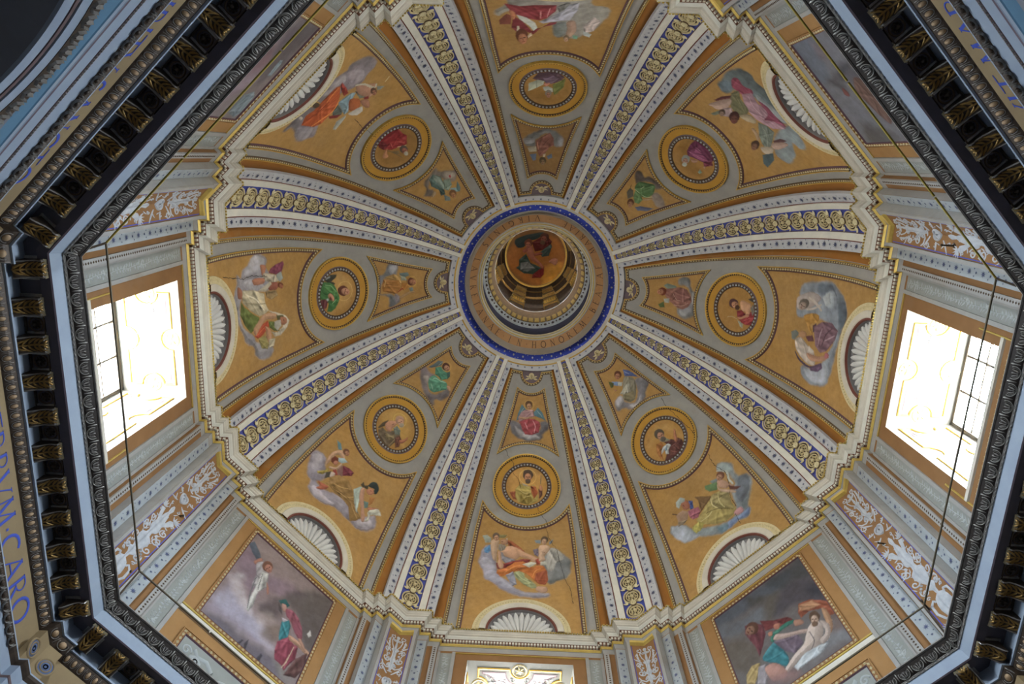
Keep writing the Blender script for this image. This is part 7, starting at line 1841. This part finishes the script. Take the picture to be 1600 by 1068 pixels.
    for q in range(44):
        x, y = .58*math.cos(q*2*math.pi/44), .58*math.sin(q*2*math.pi/44); blob(b, lambda x, y, l=0.0: dm(x, SC_MED + 1.03*np.asarray(y), l), x, y, .027, .022, 7, .02)
    b.build('pearl_row', M['relief'], f, smooth=True, kind='stuff')
    # --- cracks in the plaster
    for path in CRK.get(k, []):
        b = MB(); p = np.array(path, float)/100; q = resample(p, .05); q = q + rng.normal(0, .009, q.shape); w_ = .011*(.4 + rng.random(len(q))); n_ = normals(q, False)
        b.grid(np.array([dm(q[:, 0] - n_[:, 0]*w_/2, q[:, 1], .036), dm(q[:, 0] + n_[:, 0]*w_/2, q[:, 1] + .003, .036)])); b.build('crack', M['crack'], CEIL, kind='stuff')
# ------------------------------------------------------------------ framed pictures of the drum
for k in (1, 3, 5, 7):
    o = empty('wall_painting', place(TH[k], AM, 0, -2.87)); tag(o, DRUM[k][0], 'painting', 'framed paintings on the diagonal walls of the drum'); inv = Matrix.Translation(-Vector(o.location))
    mp = wallmap(k, AM); nu, nv = int(2.06/RESO), int(2.3/RESO); X, Y = np.meshgrid(np.linspace(-1.01, 1.01, nu), np.linspace(-2.86, -.56, nv), indexing='ij')
    setinv(canvas('painted_field', mp(X, Y, .012), np.stack([X, Y], -1), DRUM[k][1], DRUM[k][2], o, k*2.2))
    setinv(frame_of(o, mp, rectpts(-1.035, 1.035, -2.89, -.53), True, .04, .03, 'frame', .08, 'cream', 'brown', 'tan'))
    wl = WALLS[k]; wm = mp
    b = MB(); flat(b, wm, -1.3, 1.3, -4.8, -.43, .006); b.build('brown_field', M['tan'], wl)
    b = MB(); band(b, wm, [(-1.3, -3.03), (1.3, -3.03)], [(-.05, .0), (-.045, .04), (.045, .04), (.05, 0)]); b.build('sill_moulding', M['pale'], wl)
    b = MB(); band(b, wm, [(-1.3, -2.965), (1.3, -2.965)], [(-.02, .0), (-.015, .05), (.015, .05), (.02, 0)]); b.build('gilded_fillet', M['goldline'], wl)
    b = MB(); band(b, wm, [(-1.3, -.43), (1.3, -.43)], [(-.012, 0), (-.01, .02), (.01, .02), (.012, 0)]); b.build('gilded_fillet', M['goldline'], wl)
    pf = MB(); flat(pf, wm, -.98, .98, -4.7, -3.36, .010); pn = pf.build('putti_panel', M['slate'], wl)
    frame_of(wl, wm, rectpts(-1.0, 1.0, -4.75, -3.32), True, .045, .03, 'panel_frame', .085, 'cream', 'brown', 'tan')
    b = MB()
    for sg in (-1, 1):
        for (x, y, r) in ((.62, -3.66, .13), (.5, -3.9, .17), (.72, -4.0, .14), (.4, -4.2, .16), (.82, -3.72, .08), (.3, -3.78, .09)): blob(b, wm, sg*x, y, r, .05, 10, .01)
        ribbon(b, wm, [(sg*.3, -3.6), (sg*.45, -3.5), (sg*.62, -3.54), (sg*.7, -3.46)], .07, .04, .01); ribbon(b, wm, spiral(sg*.82, -3.55, .09, 1.3, 0, 1), .03, .02, .01)
    ringband(b, wm, 0, -3.85, .24, [(-.05, 0), (-.02, .03), (.03, .03), (.06, 0)], 24, 0); b.build('putti_relief', M['slatedk'], pn, smooth=True, kind='stuff')
    b = MB(); blob(b, wm, 0, -3.85, .2, .02, 20, .01); b.build('gold_disc', M['tan'], pn, smooth=True)
# ------------------------------------------------------------------ picture in the crown of the lantern
o = empty('fresco', cyl(0, 0, 11.7)); tag(o, CROWN[0], 'fresco'); inv = Matrix.Translation(-Vector(o.location))
nr, na = 60, 190; r = np.linspace(.004, 1.06, nr); a = np.arange(na)*2*math.pi/na
G_ = np.stack([r[:, None]*np.cos(a), -r[:, None]*np.sin(a), 11.70 + .0*r[:, None] + 0*a[None] + .22*(1 - (r[:, None]/1.06)**2)], -1)
setinv(canvas('painted_field', G_, np.stack([r[:, None]*np.cos(a), r[:, None]*np.sin(a)], -1), CROWN[1], '#986a34', o, 1.5, True))
for p in PROTOS: bpy.data.objects.remove(p)
